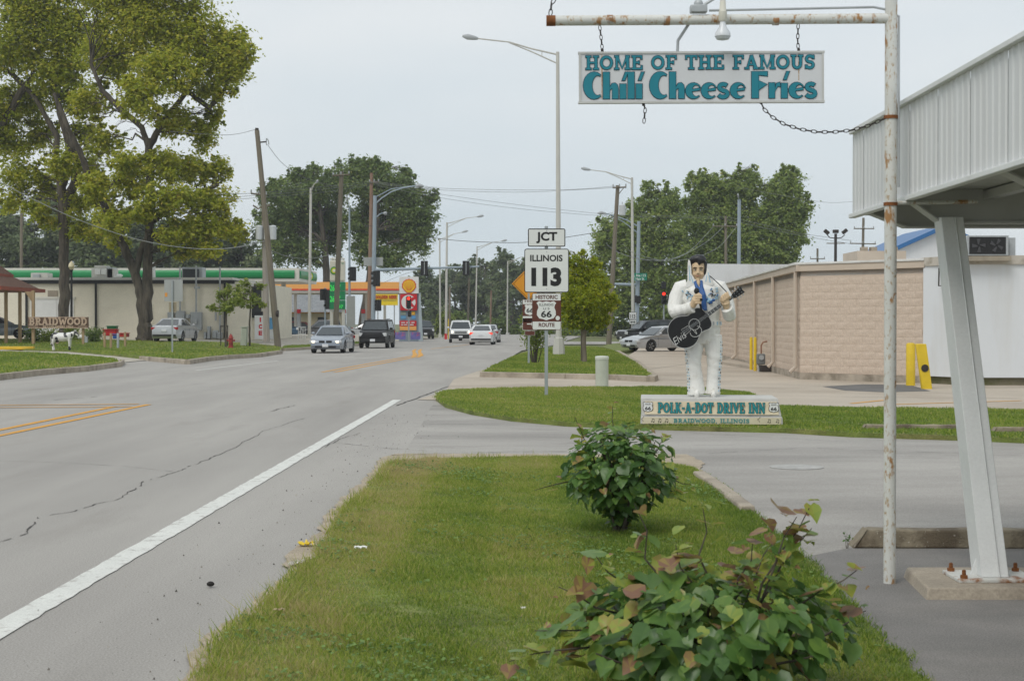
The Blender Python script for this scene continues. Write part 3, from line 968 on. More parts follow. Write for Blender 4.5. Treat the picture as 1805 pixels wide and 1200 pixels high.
tree('maple_tree', 'slimmer single stemmed maple rising beside the wooden town sign', tb2, [trunkB, trunkB2, trunkB3, trunkB4[1:]], blobsB, 0.24, 68000, m_maple, seed=32, clump=0.42, shell=0.6, limb_r=.26, cl_per=26, twig=6, bias=lambda C: -0.05)

# --- large trees behind the gas stations and behind the block building
def simple_tree(name, label, px, base_py, d, blobs, leaf, n, lm, top_py, tr=0.5, lean=0, group=None, seed=1, z=0.3, rd=None, tuft=True, **k):
    rt = random.Random(seed * 7 + 1)
    tufts = []
    for q in blobs:
        if tuft:
            for _k in range(4):
                u = rt.uniform(-1, 1)
                tufts.append((q[0] + u * q[2] * .95, q[1] - q[3] * math.sqrt(1 - min(.98, u * u)) * rt.uniform(.75, 1.1), q[2] * rt.uniform(.14, .26), q[3] * rt.uniform(.25, .45)) + tuple(q[4:]))
    blobs = list(blobs) + tufts
    b = A(px, base_py, d)
    b.z = z
    top = A(px + lean, top_py, d)
    mid = b.lerp(top, 0.45) + Vector((0.3, 0, 0))
    return tree(name, label, b, [(b - Vector((0, 0, 0.2)), tr * 1.2), (b.lerp(top, 0.2), tr * 0.9), (mid, tr * 0.7), (top, tr * 0.25)], PB(blobs, d, rd=rd), leaf, n, lm, group=group, seed=seed, **k)

simple_tree('cottonwood_tree', 'tall dark cottonwood behind the price pylon, left half of the big clump', 580, 590, 182, [(520, 350, 45, 40), (560, 330, 42, 36), (490, 390, 40, 34), (540, 400, 50, 40, 3), (500, 440, 44, 30), (580, 380, 36, 44, 4), (470, 345, 16, 26), (545, 450, 30, 28), (600, 320, 30, 32), (485, 330, 18, 16), (520, 310, 14, 16), (548, 308, 14, 18), (590, 430, 18, 30, 4)],
            0.36, 40000, m_dkleaf, 330, 0.6, -20, 'trees behind the gas stations', 41, clump=0.34, shell=0.6, twig=7)
simple_tree('cottonwood_tree', 'tall dark cottonwood behind the mast arm, right half of the big clump', 640, 590, 180, [(640, 320, 44, 36), (690, 330, 42, 36), (720, 365, 38, 40), (745, 385, 26, 38), (660, 380, 40, 40, 4), (700, 410, 44, 34, 3), (735, 420, 30, 34), (650, 440, 30, 34), (690, 455, 40, 22), (625, 400, 22, 30), (640, 295, 26, 16), (665, 298, 22, 18), (715, 318, 18, 20), (765, 350, 10, 18)],
            0.36, 44000, m_dkleaf, 300, 0.65, 30, 'trees behind the gas stations', 42, clump=0.34, shell=0.6, twig=7)
simple_tree('poplar_tree', 'broad poplar behind the statue, left part of the right hand clump', 1150, 590, 170, [(1080, 415, 36, 42), (1060, 440, 20, 40), (1130, 400, 42, 44), (1160, 365, 34, 30), (1180, 350, 22, 26), (1110, 450, 50, 44), (1150, 480, 50, 44), (1190, 420, 46, 50), (1142, 338, 12, 20), (1100, 520, 40, 40), (1160, 540, 50, 36), (1200, 500, 44, 40), (1060, 500, 22, 40), (1120, 375, 20, 24)],
            0.34, 46000, m_popl, 350, 0.6, 20, 'poplars behind the block building', 43, clump=0.32, shell=0.6)
simple_tree('poplar_tree', 'tall poplar behind the statue, middle of the right hand clump', 1270, 590, 172, [(1240, 340, 34, 34), (1280, 345, 40, 36), (1235, 320, 16, 20), (1260, 325, 14, 20), (1310, 340, 28, 40), (1325, 312, 16, 20), (1260, 400, 50, 44), (1310, 400, 44, 46), (1240, 450, 50, 44), (1290, 460, 50, 40), (1222, 380, 26, 36), (1325, 330, 12, 28)],
            0.34, 46000, m_popl, 330, 0.6, 0, 'poplars behind the block building', 44, clump=0.3, shell=0.6)
simple_tree('poplar_tree', 'poplar above the block building roof, right edge of the right hand clump', 1370, 590, 171, [(1365, 340, 26, 36), (1390, 330, 28, 34), (1400, 370, 32, 34), (1360, 390, 40, 40), (1400, 410, 26, 36), (1370, 440, 40, 36), (1330, 440, 40, 40), (1425, 365, 12, 10), (1395, 305, 16, 12), (1385, 455, 28, 20)],
            0.34, 31000, m_popl, 330, 0.55, 10, 'poplars behind the block building', 45, clump=0.3, shell=0.6)

# --- the wood that closes the view along the road and behind the left buildings
rs = random.Random(5)
wood = [(-40, 375, 75, 'leftmost woodland tree at the picture edge behind the gazebo'), (60, 368, 62, 'woodland tree behind the gazebo roof'), (165, 385, 60, 'woodland tree behind the two maple trunks'), (260, 385, 56, 'woodland tree behind the twin stemmed maple'), (340, 392, 50, 'woodland tree between the maple and the leaning pole'), (425, 392, 52, 'woodland tree behind the leaning utility pole')]
for i, (px, top, w, lab) in enumerate(wood):
    d = 205 + rs.uniform(-8, 8)
    bl = []
    for k in range(15):
        bl.append((px + rs.uniform(-w, w) * 0.95, top + 18 + 150 * (k / 14) + rs.uniform(-12, 12), w * rs.uniform(0.42, 0.62), rs.uniform(24, 36), rs.uniform(-5, 5)))
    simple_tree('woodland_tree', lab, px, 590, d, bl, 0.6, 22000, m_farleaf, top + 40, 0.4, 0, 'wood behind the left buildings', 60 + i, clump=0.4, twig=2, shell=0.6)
wood2 = [(760, 482, 34, 470, 'far tree right of the shell shaped sign'), (800, 470, 36, 460, 'far tree behind the pair of pale light poles'), (850, 468, 36, 455, 'far tree behind the end of the mast arm'), (900, 452, 34, 436, 'tallest far tree where the road disappears'), (948, 470, 32, 452, 'far tree behind the route sign'), (1000, 478, 36, 460, 'far tree behind the small yellow green tree'), (1048, 490, 30, 470, 'far tree left of the poplar clump')]
for i, (px, top, w, _t, lab) in enumerate(wood2):
    d = 285 + rs.uniform(-15, 15)
    bl = []
    for k in range(14):
        bl.append((px + rs.uniform(-w, w) * 0.9, top + 10 + 95 * (k / 13) + rs.uniform(-10, 10), w * rs.uniform(0.4, 0.6), rs.uniform(15, 23), rs.uniform(-6, 6)))
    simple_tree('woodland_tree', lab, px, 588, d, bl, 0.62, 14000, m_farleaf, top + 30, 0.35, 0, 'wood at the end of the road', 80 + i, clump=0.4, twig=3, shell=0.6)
# low bushy growth at the roadside far end
for i, (px, py, w, h, d, lab) in enumerate([(770, 575, 24, 26, 200, 'bright green roadside bush right of the gas station pylon'), (812, 572, 22, 24, 205, 'reddish green roadside bush behind the white sport utility'), (880, 580, 26, 20, 215, 'low roadside bush behind the white sedan'), (925, 583, 24, 18, 215, 'low roadside bush left of the yellow diamond sign'), (1020, 585, 30, 16, 190, 'low bush line behind the small tree'), (1085, 580, 26, 20, 178, 'low bush behind the wooden pole'), (1140, 572, 26, 26, 168, 'dark bush behind the parked cars'), (1195, 570, 34, 30, 166, 'dark bush hidden behind the statue legs'), (1060, 560, 26, 40, 190, 'tall dark bush behind the small yellow green tree'), (1110, 545, 24, 40, 172, 'tall dark bush behind the second street light'), (985, 570, 26, 30, 220, 'bush behind the main street light foot')]):
    bl = [(px + rs.uniform(-w, w) * .7, py + rs.uniform(-h, h) * .5, w * .5, h * .5, rs.uniform(-2, 2)) for k in range(5)]
    simple_tree('roadside_bush', lab, px, 590, d, bl, 0.4, 4200, m_sap if i == 0 else m_dkleaf, py, 0.12, 0, 'bushes along the far road', 120 + i, clump=0.4, twig=2)

# --- small yellow green tree on the kerbed lawn
bt = G(1030, 638, 0.15)
d = bt.y
bl = [(1020, 465, 18, 16), (1040, 478, 22, 18), (1012, 490, 22, 20), (1050, 505, 26, 22), (1010, 520, 26, 22), (1035, 525, 32, 26, -0.3), (1066, 535, 20, 18), (1005, 550, 20, 20), (1035, 556, 32, 20), (1060, 562, 18, 14), (1012, 570, 18, 12), (1048, 575, 20, 8), (1080, 522, 10, 8), (1000, 455, 5, 14), (1028, 448, 8, 8), (1050, 462, 12, 8), (990, 535, 10, 14)]
s1 = S(d)
t0 = [(bt - Vector((0, 0, .05)), 0.085), (A(1030, 600, d), 0.075), (A(1031, 570, d), 0.065), (A(1034, 520, d), 0.045), (A(1030, 460, d), 0.02)]
t1 = [(A(1027, 640, d + .6), 0.06), (A(1026, 585, d + .6), 0.055), (A(1022, 520, d + .5), 0.035), (A(1016, 470, d + .3), 0.015)]
tree('ornamental_tree', 'small yellow green tree on the kerbed lawn beside the route sign', bt, [t0, t1], PB(sprays(bl, 9, 4, .34), d), 0.11, 22000, m_lime, m_bark_pale, seed=51, clump=0.36, shell=0.5, cl_per=16, twig=4, aspect=0.4, upb=0.2)

# --- two staked saplings by the hydrant
for i, (px, py, top, w, lab) in enumerate([(398, 612, 500, 34, 'left sapling with crossbar stake in front of the cream wall'), (440, 610, 495, 32, 'right sapling between hydrant and ice box')]):
    b = GL(px, py, 0.04)
    d = b.y
    bl = [(px + rs.uniform(-w, w) * .8, top + 24 + rs.uniform(-20, 22), w * .32, 11, rs.uniform(-.5, .5)) for k in range(10)]
    t0 = [(b, 0.06), (A(px, 570, d), 0.05), (A(px + 2, 530, d), 0.03), (A(px + 4, 505, d), 0.012)]
    tree('sapling', lab, b, [t0], PB(bl, d), 0.14, 2300, m_sap, seed=131 + i, clump=0.5, twig=4, shell=0.7, group='saplings by the hydrant', limb_r=0.8)

# --- multi stemmed shrub in front of the main light pole
def stem_shrub(name, label, base, stems, h, w, leaf, n, lm, seed, cat='shrub', low=0.35):
    rng = np.random.default_rng(seed)
    t = thing(name, label, cat, base)
    Cs = []
    for k in range(stems):
        mb = MB()
        a = rng.uniform(0, 6.28)
        q = rng.uniform(0.2, 1)
        e = Vector((math.cos(a) * w * q, math.sin(a) * w * q * 0.7, h * rng.uniform(0.75, 1.05)))
        s0 = Vector((math.cos(a) * w * q * 0.25, math.sin(a) * w * q * 0.2, 0))
        P = limb_pts(s0, e, 0.0, rng, 5, 0.03)
        mb.tube(P, [q_ * min(1, h / 1.2) for q_ in (0.022, 0.018, 0.014, 0.010, 0.005)], 5)
        m = n // stems
        u = rng.uniform(low, 1.03, m)
        c = np.array([list(Vector(P[0]).lerp(Vector(P[-1]), min(1, x))) for x in u])
        c += rng.normal(0, 0.11 * w / 0.5, (m, 3))
        Cs.append(c)
        mb.build('stem', m_bark, t)
    C = np.concatenate(Cs)
    C[:, 2] = np.maximum(C[:, 2], 0.05)
    V, F = leaf_arrays(C, leaf, rng, up=0.3)
    np_mesh('foliage', V, F, lm, np.clip(rng.normal(0.35, 0.2, len(C)), 0, 1), t)
    return t
b = G(943, 640, 0.15)
stem_shrub('lilac_shrub', 'loose many stemmed shrub under the second route sign', b, 11, 1.9, 0.62, 0.085, 2300, m_sap, 61)
b = G(990, 622, 0.15)
stem_shrub('lilac_shrub', 'small shrub right of the light pole base', b, 5, 1.6, 0.35, 0.08, 700, m_sap, 62)

# --- two redbud bushes on the verge, every leaf its own blade
def redbud(name, label, base, h, w, stems, n, leaf, seed, sprays=(), red=0.0):
    rng = np.random.default_rng(seed)
    t = thing(name, label, 'bush', base)
    C, O = [], []
    def stem(P, r0):
        mb = MB()
        mb.tube(P, [r0 * (1 - 0.75 * i / (len(P) - 1)) for i in range(len(P))], 6)
        mb.build('stem', m_bark, t)
    tips = []
    for k in range(stems):
        a = 6.283 * k / stems + rng.uniform(-.3, .3)
        q = rng.uniform(0.25, 1)
        e = Vector((math.cos(a) * w * q, math.sin(a) * w * q, h * rng.uniform(0.6, 1.0) * (1 - 0.25 * q)))
        P = limb_pts(Vector((math.cos(a) * .04, math.sin(a) * .04, 0)), e, 0.05, rng, 6, 0.04)
        stem(P, 0.012)
    m = n
    d = rng.normal(size=(m, 3))
    d /= np.linalg.norm(d, axis=1)[:, None]
    rad = rng.random(m) ** 0.33
    c = d * rad[:, None] * np.array([w, w, h * 0.5])
    c[:, 2] += h * 0.52
    low = np.clip(c[:, 2] / (h * 0.35), 0.35, 1)          # narrower towards the foot
    c[:, :2] *= low[:, None]
    C.append(c)
    O.append(d * 0.9)
    for (e, hh, cnt) in sprays:
        e = Vector(e)
        s0 = Vector((e.x * 0.35, e.y * 0.35, h * 0.45))
        P = limb_pts(s0, e, 0.04, rng, 6, 0.03)
        stem(P, 0.007)
        u = rng.uniform(0.45, 1.02, cnt)
        for x in u:
            i = min(4, int(x * 5))
            p = P[i].lerp(P[i + 1], min(1, x * 5 - i))
            C.append(np.array([[p.x, p.y, p.z]]) + rng.normal(0, leaf * 0.45, (1, 3)))
            O.append(np.array([[0, -0.2, 0.4]]))
    C = np.concatenate(C)
    O = np.concatenate(O)
    C[:, 2] = np.maximum(C[:, 2], 0.03)
    N = len(C)
    # leaves hang from the stalk and tilt outwards, so they shingle over one another
    nrm = O * np.array([1, 1, 0.5]) + np.array([0, 0, 1.15]) + rng.normal(0, 0.45, (N, 3))
    nrm /= np.linalg.norm(nrm, axis=1)[:, None]
    down = O * np.array([1, 1, 0.2]) + np.array([0, 0, -0.8]) + rng.normal(0, 0.45, (N, 3))
    tt = down - nrm * np.sum(down * nrm, 1)[:, None]
    tt /= np.linalg.norm(tt, axis=1)[:, None] + 1e-9
    bb = np.cross(nrm, tt)
    s = (leaf * np.clip(rng.normal(0.82, 0.34, N), .25, 1.45))[:, None]
    loc = [(-0.40, 0, 0), (-0.50, 0.22, .06), (-0.30, 0.47, .10), (0.0, 0.47, .10), (0.33, 0.24, .04), (0.60, 0, -.08), (0.33, -0.24, .04), (0.0, -0.47, .10), (-0.30, -0.47, .10), (-0.50, -0.22, .06)]
    curl = rng.uniform(-0.6, 2.2, N)[:, None]
    tipc = rng.normal(0, 0.14, N)[:, None]
    wid = rng.uniform(.8, 1.1, N)[:, None]
    mid = C + tt * s * 0.08 - nrm * s * 0.02
    rim = [C + tt * s * a + bb * s * c_ * wid + nrm * s * (e_ * curl + (tipc * a if a > 0 else 0) + 0.03 * math.sin(9 * a + 5 * c_)) for a, c_, e_ in loc]
    V = np.stack(rim + [mid], 1).reshape(-1, 3)
    base_i = np.arange(N)[:, None] * 11
    F = np.concatenate([np.stack([base_i[:, 0] + k, base_i[:, 0] + (k + 1) % 10, base_i[:, 0] + 10], 1) for k in range(10)])
    hz = np.clip(C[:, 2] / h, 0, 1.3)
    r1 = np.clip(rng.normal(0.36, 0.17, N) + np.where(hz > 0.85, 0.25 * rng.random(N), 0) + np.where(rng.random(N) < 0.07 + red, 0.42, 0) + red * .3 + np.where(np.arange(N) >= n, .28, 0), 0, 1)
    np_mesh('foliage', V, F, m_redbud, np.clip(np.tile(r1, 10) + rng.normal(0, .045, N * 10), 0, 1), t, smooth=False)
    return t

b1 = G(1092, 936, 0.03)
redbud('redbud_bush', 'rounded heart leaved bush in the middle of the verge', b1, 0.80, 0.42, 14, 1150, 0.076, 71,
       [((-0.33, -0.05, 0.84), 0, 6), ((-0.05, 0, 0.92), 0, 8), ((0.36, 0, 0.70), 0, 8), ((0.55, 0.1, 0.33), 0, 7), ((-0.62, 0, 0.30), 0, 3), ((0.45, -0.1, 0.28), 0, 7)])
b2 = Vector((0.79, 6.15, 0.03))
redbud('redbud_bush', 'near heart leaved bush with reddish tips cut by the bottom edge', b2, 0.52, 0.60, 20, 1200, 0.082, 72,
       [((-0.30, -0.05, 0.80), 0, 9), ((-0.02, 0.0, 0.78), 0, 10), ((0.42, 0.05, 0.77), 0, 18), ((0.44, 0.1, 0.68), 0, 12), ((-0.80, -0.2, 0.20), 0, 16), ((-0.45, 0, 0.58), 0, 12), ((0.64, 0, 0.36), 0, 12), ((0.15, -0.2, 0.66), 0, 14), ((-0.14, -0.1, 0.64), 0, 12), ((0.28, 0.1, 0.62), 0, 12), ((-0.6, 0.1, 0.44), 0, 12), ((0.58, -0.1, 0.54), 0, 12), ((-0.7, -0.1, 0.3), 0, 12), ((0.36, 0.0, 0.74), 0, 10)], red=.08)
# weed sprouting at the end of the parking stop
stem_shrub('weed', 'tiny reddish weed at the end of the near parking stop', G(1493, 966, 0.01), 3, 0.13, 0.04, 0.022, 24, m_redbud, 73, 'weed')
# low planting round the town sign
for i, (px, w, h, lab) in enumerate([(62, 1.0, 0.6, 'brownish shrub at the left foot of the town sign'), (85, 0.9, 0.45, 'green low shrub under the town sign'), (162, 0.8, 0.55, 'dark green low shrub right of the town sign'), (132, 0.8, 0.75, 'dry grassy plant behind the town sign')]):
    b = GL(px, 602 if i != 3 else 599, 0.05)
    stem_shrub('low_shrub', lab, b, 9, h * 1.3, w * 0.9, 0.13, 900, m_sap if i % 2 else m_dkleaf, 140 + i, low=0.05)

# ================================================================== lettering of our own: slab serif and fat deco strokes
def _arc(cx, cy, rx, ry, a0, a1, n=12):
    return [(cx + rx * math.cos(R(a0 + (a1 - a0) * i / n)), cy + ry * math.sin(R(a0 + (a1 - a0) * i / n))) for i in range(n + 1)]
W_, T_ = 0.20, 0.13
def _st(x, y0=0.0, y1=1.0, w=W_): return ([(x, y0), (x, y1)], w)
def _sf(x, y, h=0.21): return ([(x - h, 0.065 if y == 0 else 0.935), (x + h, 0.065 if y == 0 else 0.935)], T_)
def _br(x0, x1, y, w=T_): return ([(x0, y), (x1, y)], w)
SLAB = {
 'H': (1.05, [_st(.25), _st(.80), _sf(.25, 0), _sf(.25, 1), _sf(.80, 0), _sf(.80, 1), _br(.25, .80, .5)]),
 'O': (1.05, [(_arc(.52, .5, .38, .40, 0, 360, 20), .19)]),
 'M': (1.25, [_st(.22, w=.15), _st(1.02), _sf(.22, 0, .18), _sf(1.02, 0, .2), _sf(.22, 1, .16), _sf(1.02, 1, .16), ([(.25, .95), (.62, .12), (1.0, .95)], .17)]),
 'E': (.92, [_st(.27), _br(.06, .80, .935), _br(.06, .82, .065), _br(.27, .62, .5), _st(.78, .72, 1, .12), _st(.80, 0, .3, .12), _st(.60, .38, .62, .1)]),
 'F': (.90, [_st(.27), _br(.06, .80, .935), _sf(.27, 0, .22), _br(.27, .62, .5), _st(.78, .72, 1, .12), _st(.60, .38, .62, .1)]),
 'T': (.95, [_st(.47), _br(.05, .89, .935), _sf(.47, 0, .22), _st(.10, .70, 1, .12), _st(.84, .70, 1, .12)]),
 'A': (1.05, [([(.20, .02), (.50, .97)], .13), ([(.50, .97), (.84, .02)], .22), _br(.30, .74, .32, .11), _sf(.18, 0, .17), _sf(.84, 0, .19)]),
 'U': (1.02, [([(.25, 1), (.25, .35)] + _arc(.51, .35, .26, .27, 180, 360, 8) + [(.77, 1)], .19), _sf(.25, 1, .2), _sf(.77, 1, .19)]),
 'S': (.85, [(_arc(.42, .71, .24, .21, 20, 270, 10) + _arc(.42, .29, .26, .21, 90, -160, 10), .19), _st(.70, .70, .98, .11), _st(.14, .02, .30, .11)]),
 'P': (.95, [_st(.27), _sf(.27, 0, .22), _br(.06, .45, .935), (_arc(.5, .70, .25, .23, 100, -100, 10), .18), _br(.27, .5, .47), ]),
 'R': (1.02, [_st(.27), _sf(.27, 0, .22), _br(.06, .45, .935), (_arc(.5, .71, .24, .22, 100, -100, 10), .18), _br(.27, .55, .48), ([(.52, .48), (.78, .06)], .19), _sf(.83, 0, .14)]),
 'B': (.98, [_st(.27), _br(.06, .5, .935), _br(.06, .5, .065), (_arc(.5, .73, .22, .20, 100, -100, 10), .17), (_arc(.53, .28, .25, .22, 100, -100, 10), .18), _br(.27, .5, .51)]),
 'L': (.88, [_st(.27), _sf(.27, 1, .21), _br(.06, .78, .065), _st(.77, 0, .34, .13)]),
 'K': (1.05, [_st(.25), _sf(.25, 0), _sf(.25, 1), ([(.32, .42), (.76, .94)], .13), ([(.42, .55), (.82, .06)], .2), _sf(.80, 1, .17), _sf(.86, 0, .17)]),
 'D': (1.05, [_st(.27), _br(.06, .5, .935), _br(.06, .5, .065), (_arc(.48, .5, .38, .435, 95, -95, 14), .19)]),
 'I': (.55, [_st(.27), _sf(.27, 0, .22), _sf(.27, 1, .22)]),
 'V': (1.02, [([(.18, .97), (.50, .05)], .21), ([(.50, .05), (.82, .97)], .13), _sf(.17, 1, .18), _sf(.84, 1, .17)]),
 'N': (1.10, [_st(.22, w=.14), _st(.86, w=.14), ([(.22, .95), (.86, .06)], .21), _sf(.22, 0, .18), _sf(.18, 1, .16), _sf(.86, 1, .19)]),
 'W': (1.35, [([(.15, .97), (.42, .05)], .19), ([(.42, .05), (.67, .8)], .13), ([(.67, .8), (.93, .05)], .19), ([(.93, .05), (1.2, .97)], .13), _sf(.15, 1, .17), _sf(1.18, 1, .17)]),
 'C': (1.0, [(_arc(.52, .5, .36, .40, 45, 320, 16), .19), _st(.83, .68, .98, .12)]),
 'G': (1.05, [(_arc(.52, .5, .36, .40, 50, 345, 16), .19), _st(.84, .68, .98, .12), _st(.82, .05, .45, .17), _br(.62, .97, .45)]),
 '-': (.55, [_br(.08, .47, .45, .18)]),
 ',': (.40, [([(.2, .12), (.12, -.16)], .16)]),
 ' ': (.55, []),
}
def _poly(p): return ('P', p)
def _cres(h, w, c=0.0, gap=(52, 308)):
    out = _arc(w * .52, h / 2, w * .52, h / 2 + .015, gap[0], gap[1], 14)
    inn = _arc(w * .70, h / 2, w * .27, h * .37, gap[1] - 14, gap[0] + 14, 12)
    return out + inn
DECO = {
 'C': (.74, [_poly(_cres(1.0, .78))]),
 'h': (.60, [_poly([(0, 0), (.25, 0), (.25, 1), (0, 1)]), _poly([(.25, .44), (.33, .58), (.45, .60), (.54, .52), (.57, .38), (.57, 0), (.34, 0), (.34, .40), (.30, .36), (.25, .32)])]),
 'i': (.30, [_poly([(.02, 0), (.26, 0), (.26, .56), (.02, .56)]), _poly([(.10, .68), (.22, .68), (.34, 1.0), (.22, 1.0)])]),
 'l': (.30, [_poly([(.02, 0), (.27, 0), (.27, 1), (.02, 1)])]),
 'e': (.58, [_poly(_cres(.58, .58, gap=(20, 318))), _poly([(.20, .26), (.54, .30), (.54, .40), (.22, .34)])]),
 's': (.50, [(_arc(.25, .42, .15, .11, 30, 260, 8) + _arc(.24, .17, .17, .12, 90, -160, 8), .15)]),
 'F': (.62, [_poly([(0, 0), (.27, 0), (.27, 1), (0, 1)]), _poly([(.27, .86), (.60, .82), (.60, 1), (.27, 1)]), _poly([(.27, .30), (.58, .52), (.27, .66)])]),
 'r': (.46, [_poly([(.02, 0), (.25, 0), (.25, .58), (.02, .58)]), _poly([(.25, .36), (.30, .56), (.44, .60), (.46, .42), (.36, .44), (.25, .24)])]),
 ' ': (.22, []),
}
def _off(poly, g):
    n = len(poly)
    ar = sum(poly[i][0] * poly[(i + 1) % n][1] - poly[(i + 1) % n][0] * poly[i][1] for i in range(n))
    s = 1 if ar > 0 else -1
    out = []
    for i in range(n):
        a, b, c = Vector(poly[i - 1]), Vector(poly[i]), Vector(poly[(i + 1) % n])
        e1, e2 = (b - a), (c - b)
        n1 = Vector((e1.y, -e1.x)).normalized() if e1.length > 1e-6 else Vector((0, 0))
        n2 = Vector((e2.y, -e2.x)).normalized() if e2.length > 1e-6 else n1
        m = (n1 + n2)
        if m.length < 0.35: m = n1 * 0.8
        m = m / max(0.5, m.length_squared / 2) if m.length > 0 else n1
        out.append((b.x + m.x * g * s, b.y + m.y * g * s))
    return out
def glyph_mb(txt, font, width, height, depth=0.003, grow=0.0):
    """letters standing in the xz plane, centred, front face towards -y"""
    total = sum(font[c][0] for c in txt)
    sx, sz = width / total, height
    mb = MB()
    x = 0.0
    cnt = 0
    M = Matrix.Translation((-width / 2, 0, -height / 2)) @ Matrix.Rotation(R(90), 4, 'X')
    for c in txt:
        adv, parts = font[c]
        for p in parts:
            d = depth * (1 + 0.06 * (cnt % 11))
            cnt += 1
            if p[0] == 'P':
                q = [((a + x) * sx, b * sz) for a, b in p[1]]
                if grow: q = _off(q, grow)
                mb.prism(q, 0, d, 0, M)
            else:
                pts, w = p
                pts = [Vector(((a + x) * sx, b * sz)) for a, b in pts]
                closed = (pts[0] - pts[-1]).length < 1e-6
                w2 = w * (sx * 0.5 + sz * 0.5) / 2 + grow
                L, Rr = [], []
                for i, q in enumerate(pts):
                    a = pts[i - 1] if i else (pts[-2] if closed else pts[0])
                    b = pts[i + 1] if i < len(pts) - 1 else (pts[1] if closed else pts[-1])
                    t = (b - a).normalized()
                    e = Vector((0, 0))
                    if not closed and i == 0: e = -t * grow
                    if not closed and i == len(pts) - 1: e = t * grow
                    nr = Vector((-t.y, t.x)) * w2
                    L.append(q + nr + e)
                    Rr.append(q - nr + e)
                vs, fs = [], []
                n = len(pts)
                for P in L + Rr: vs.append((P.x, P.y, d))
                for P in L + Rr: vs.append((P.x, P.y, 0))
                for i in range(n - 1):
                    fs.append((n + i, n + i + 1, i + 1, i))
                    fs.append((i, i + 1, 2 * n + i + 1, 2 * n + i))
                    fs.append((n + i + 1, n + i, 3 * n + i, 3 * n + i + 1))
                mb.add(vs, fs, 0, M)
        x += adv
    return mb

def glyph_words(txt, font, width, height, depth, grow, m, parent, loc, rz=0.0):
    """each word a part of its own"""
    total = sum(font[c][0] for c in txt)
    x = 0.0
    c_, s_ = math.cos(rz), math.sin(rz)
    for w in txt.split(' '):
        adv = sum(font[c][0] for c in w)
        o = glyph_mb(w, font, width * adv / total, height, depth, grow).build('lettering', m, parent, smooth=0)
        cx = ((x + adv / 2) / total - 0.5) * width
        o.location = (loc[0] + cx * c_, loc[1] + cx * s_, loc[2])
        o.rotation_euler = (0, 0, rz)
        x += adv + font[' '][0]

# ================================================================== drive-in canopy, pillar and hanging sign
m_wpaint = mat('white_painted_steel', (0.68, 0.69, 0.68), rough=0.5, var=0.06, vs=2, col2=(0.57, 0.57, 0.55), c2s=1.2, c2lo=0.55, c2hi=0.75, fine=0.04)
m_corr = mat('corrugated_white', (0.63, 0.64, 0.64), rough=0.55, var=0.05, vs=1.5, col2=(0.52, 0.52, 0.51), c2s=1.4, c2lo=0.5, c2hi=0.8, stretch=(1, 1, 0.25))
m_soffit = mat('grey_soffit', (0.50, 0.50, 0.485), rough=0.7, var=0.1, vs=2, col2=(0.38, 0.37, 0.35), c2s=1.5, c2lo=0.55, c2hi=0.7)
m_rusty = mat('rusted_white_pole', (0.60, 0.60, 0.565), rough=0.6, var=0.07, vs=6, col2=(0.34, 0.18, 0.07), c2s=9, c2lo=0.57, c2hi=0.64, st2=(1.6, 1.6, 0.8), col3=(0.40, 0.30, 0.19), c3s=34, c3lo=0.555, c3hi=0.66)
m_rust = mat('rust', (0.20, 0.075, 0.025), rough=0.9, var=0.35, vs=30)
m_iron = mat('dark_iron', (0.035, 0.028, 0.024), rough=0.75, var=0.3, vs=60)
m_galv = mat('galvanised', (0.40, 0.42, 0.43), rough=0.5, metal=0.3, var=0.1, vs=8)

CX0, CX1, CY0, CY1, CZ0, CZ1 = 2.37, 8.0, 2.2, 10.6, 2.30, 2.87
cn = thing('canopy', 'white corrugated canopy of the drive in at the right edge', 'canopy', (CX0, CY1, 0))
mb = MB()
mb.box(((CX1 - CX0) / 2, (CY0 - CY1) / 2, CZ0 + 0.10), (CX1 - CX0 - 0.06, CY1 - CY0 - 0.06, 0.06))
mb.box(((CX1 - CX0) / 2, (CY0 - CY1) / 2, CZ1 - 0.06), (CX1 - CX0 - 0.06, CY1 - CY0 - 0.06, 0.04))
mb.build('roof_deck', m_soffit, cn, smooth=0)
pw = 0.30
prof = []
for k in range(3):
    x = k * 0.1
    prof += [(x, 0), (x + 0.045, 0), (x + 0.055, 0.007), (x + 0.078, 0.007), (x + 0.088, 0)]
prof.append((0.299, 0))
vs = [(-d_, -x, 0.0) for x, d_ in prof] + [(-d_, -x, CZ1 - CZ0 - 0.0) for x, d_ in prof]
n = len(prof)
pm = MB().add(vs, [(i, i + 1, n + i + 1, n + i) for i in range(n - 1)]).mesh('fascia_panel', m_corr, 20)
k = 0
y = -0.002
while CY1 + y > CY0:
    inst('fascia_panel', pm, cn, (0.0 + 0.0015 * (k % 2), y, CZ0))
    y -= pw
    k += 1
tr = MB()
tr.box((-0.008, (CY0 - CY1) / 2, CZ0 - 0.006), (0.05, CY1 - CY0, 0.03))
tr.box((-0.008, (CY0 - CY1) / 2, CZ1 + 0.004), (0.05, CY1 - CY0, 0.03))
tr.build('fascia_trim', m_wpaint, cn, bevel=0.004)
mb = MB()
mb.box(((CX1 - CX0) / 2, 0.012, (CZ0 + CZ1) / 2), (CX1 - CX0, 0.02, CZ1 - CZ0))
mb.build('end_panel', m_corr, cn)
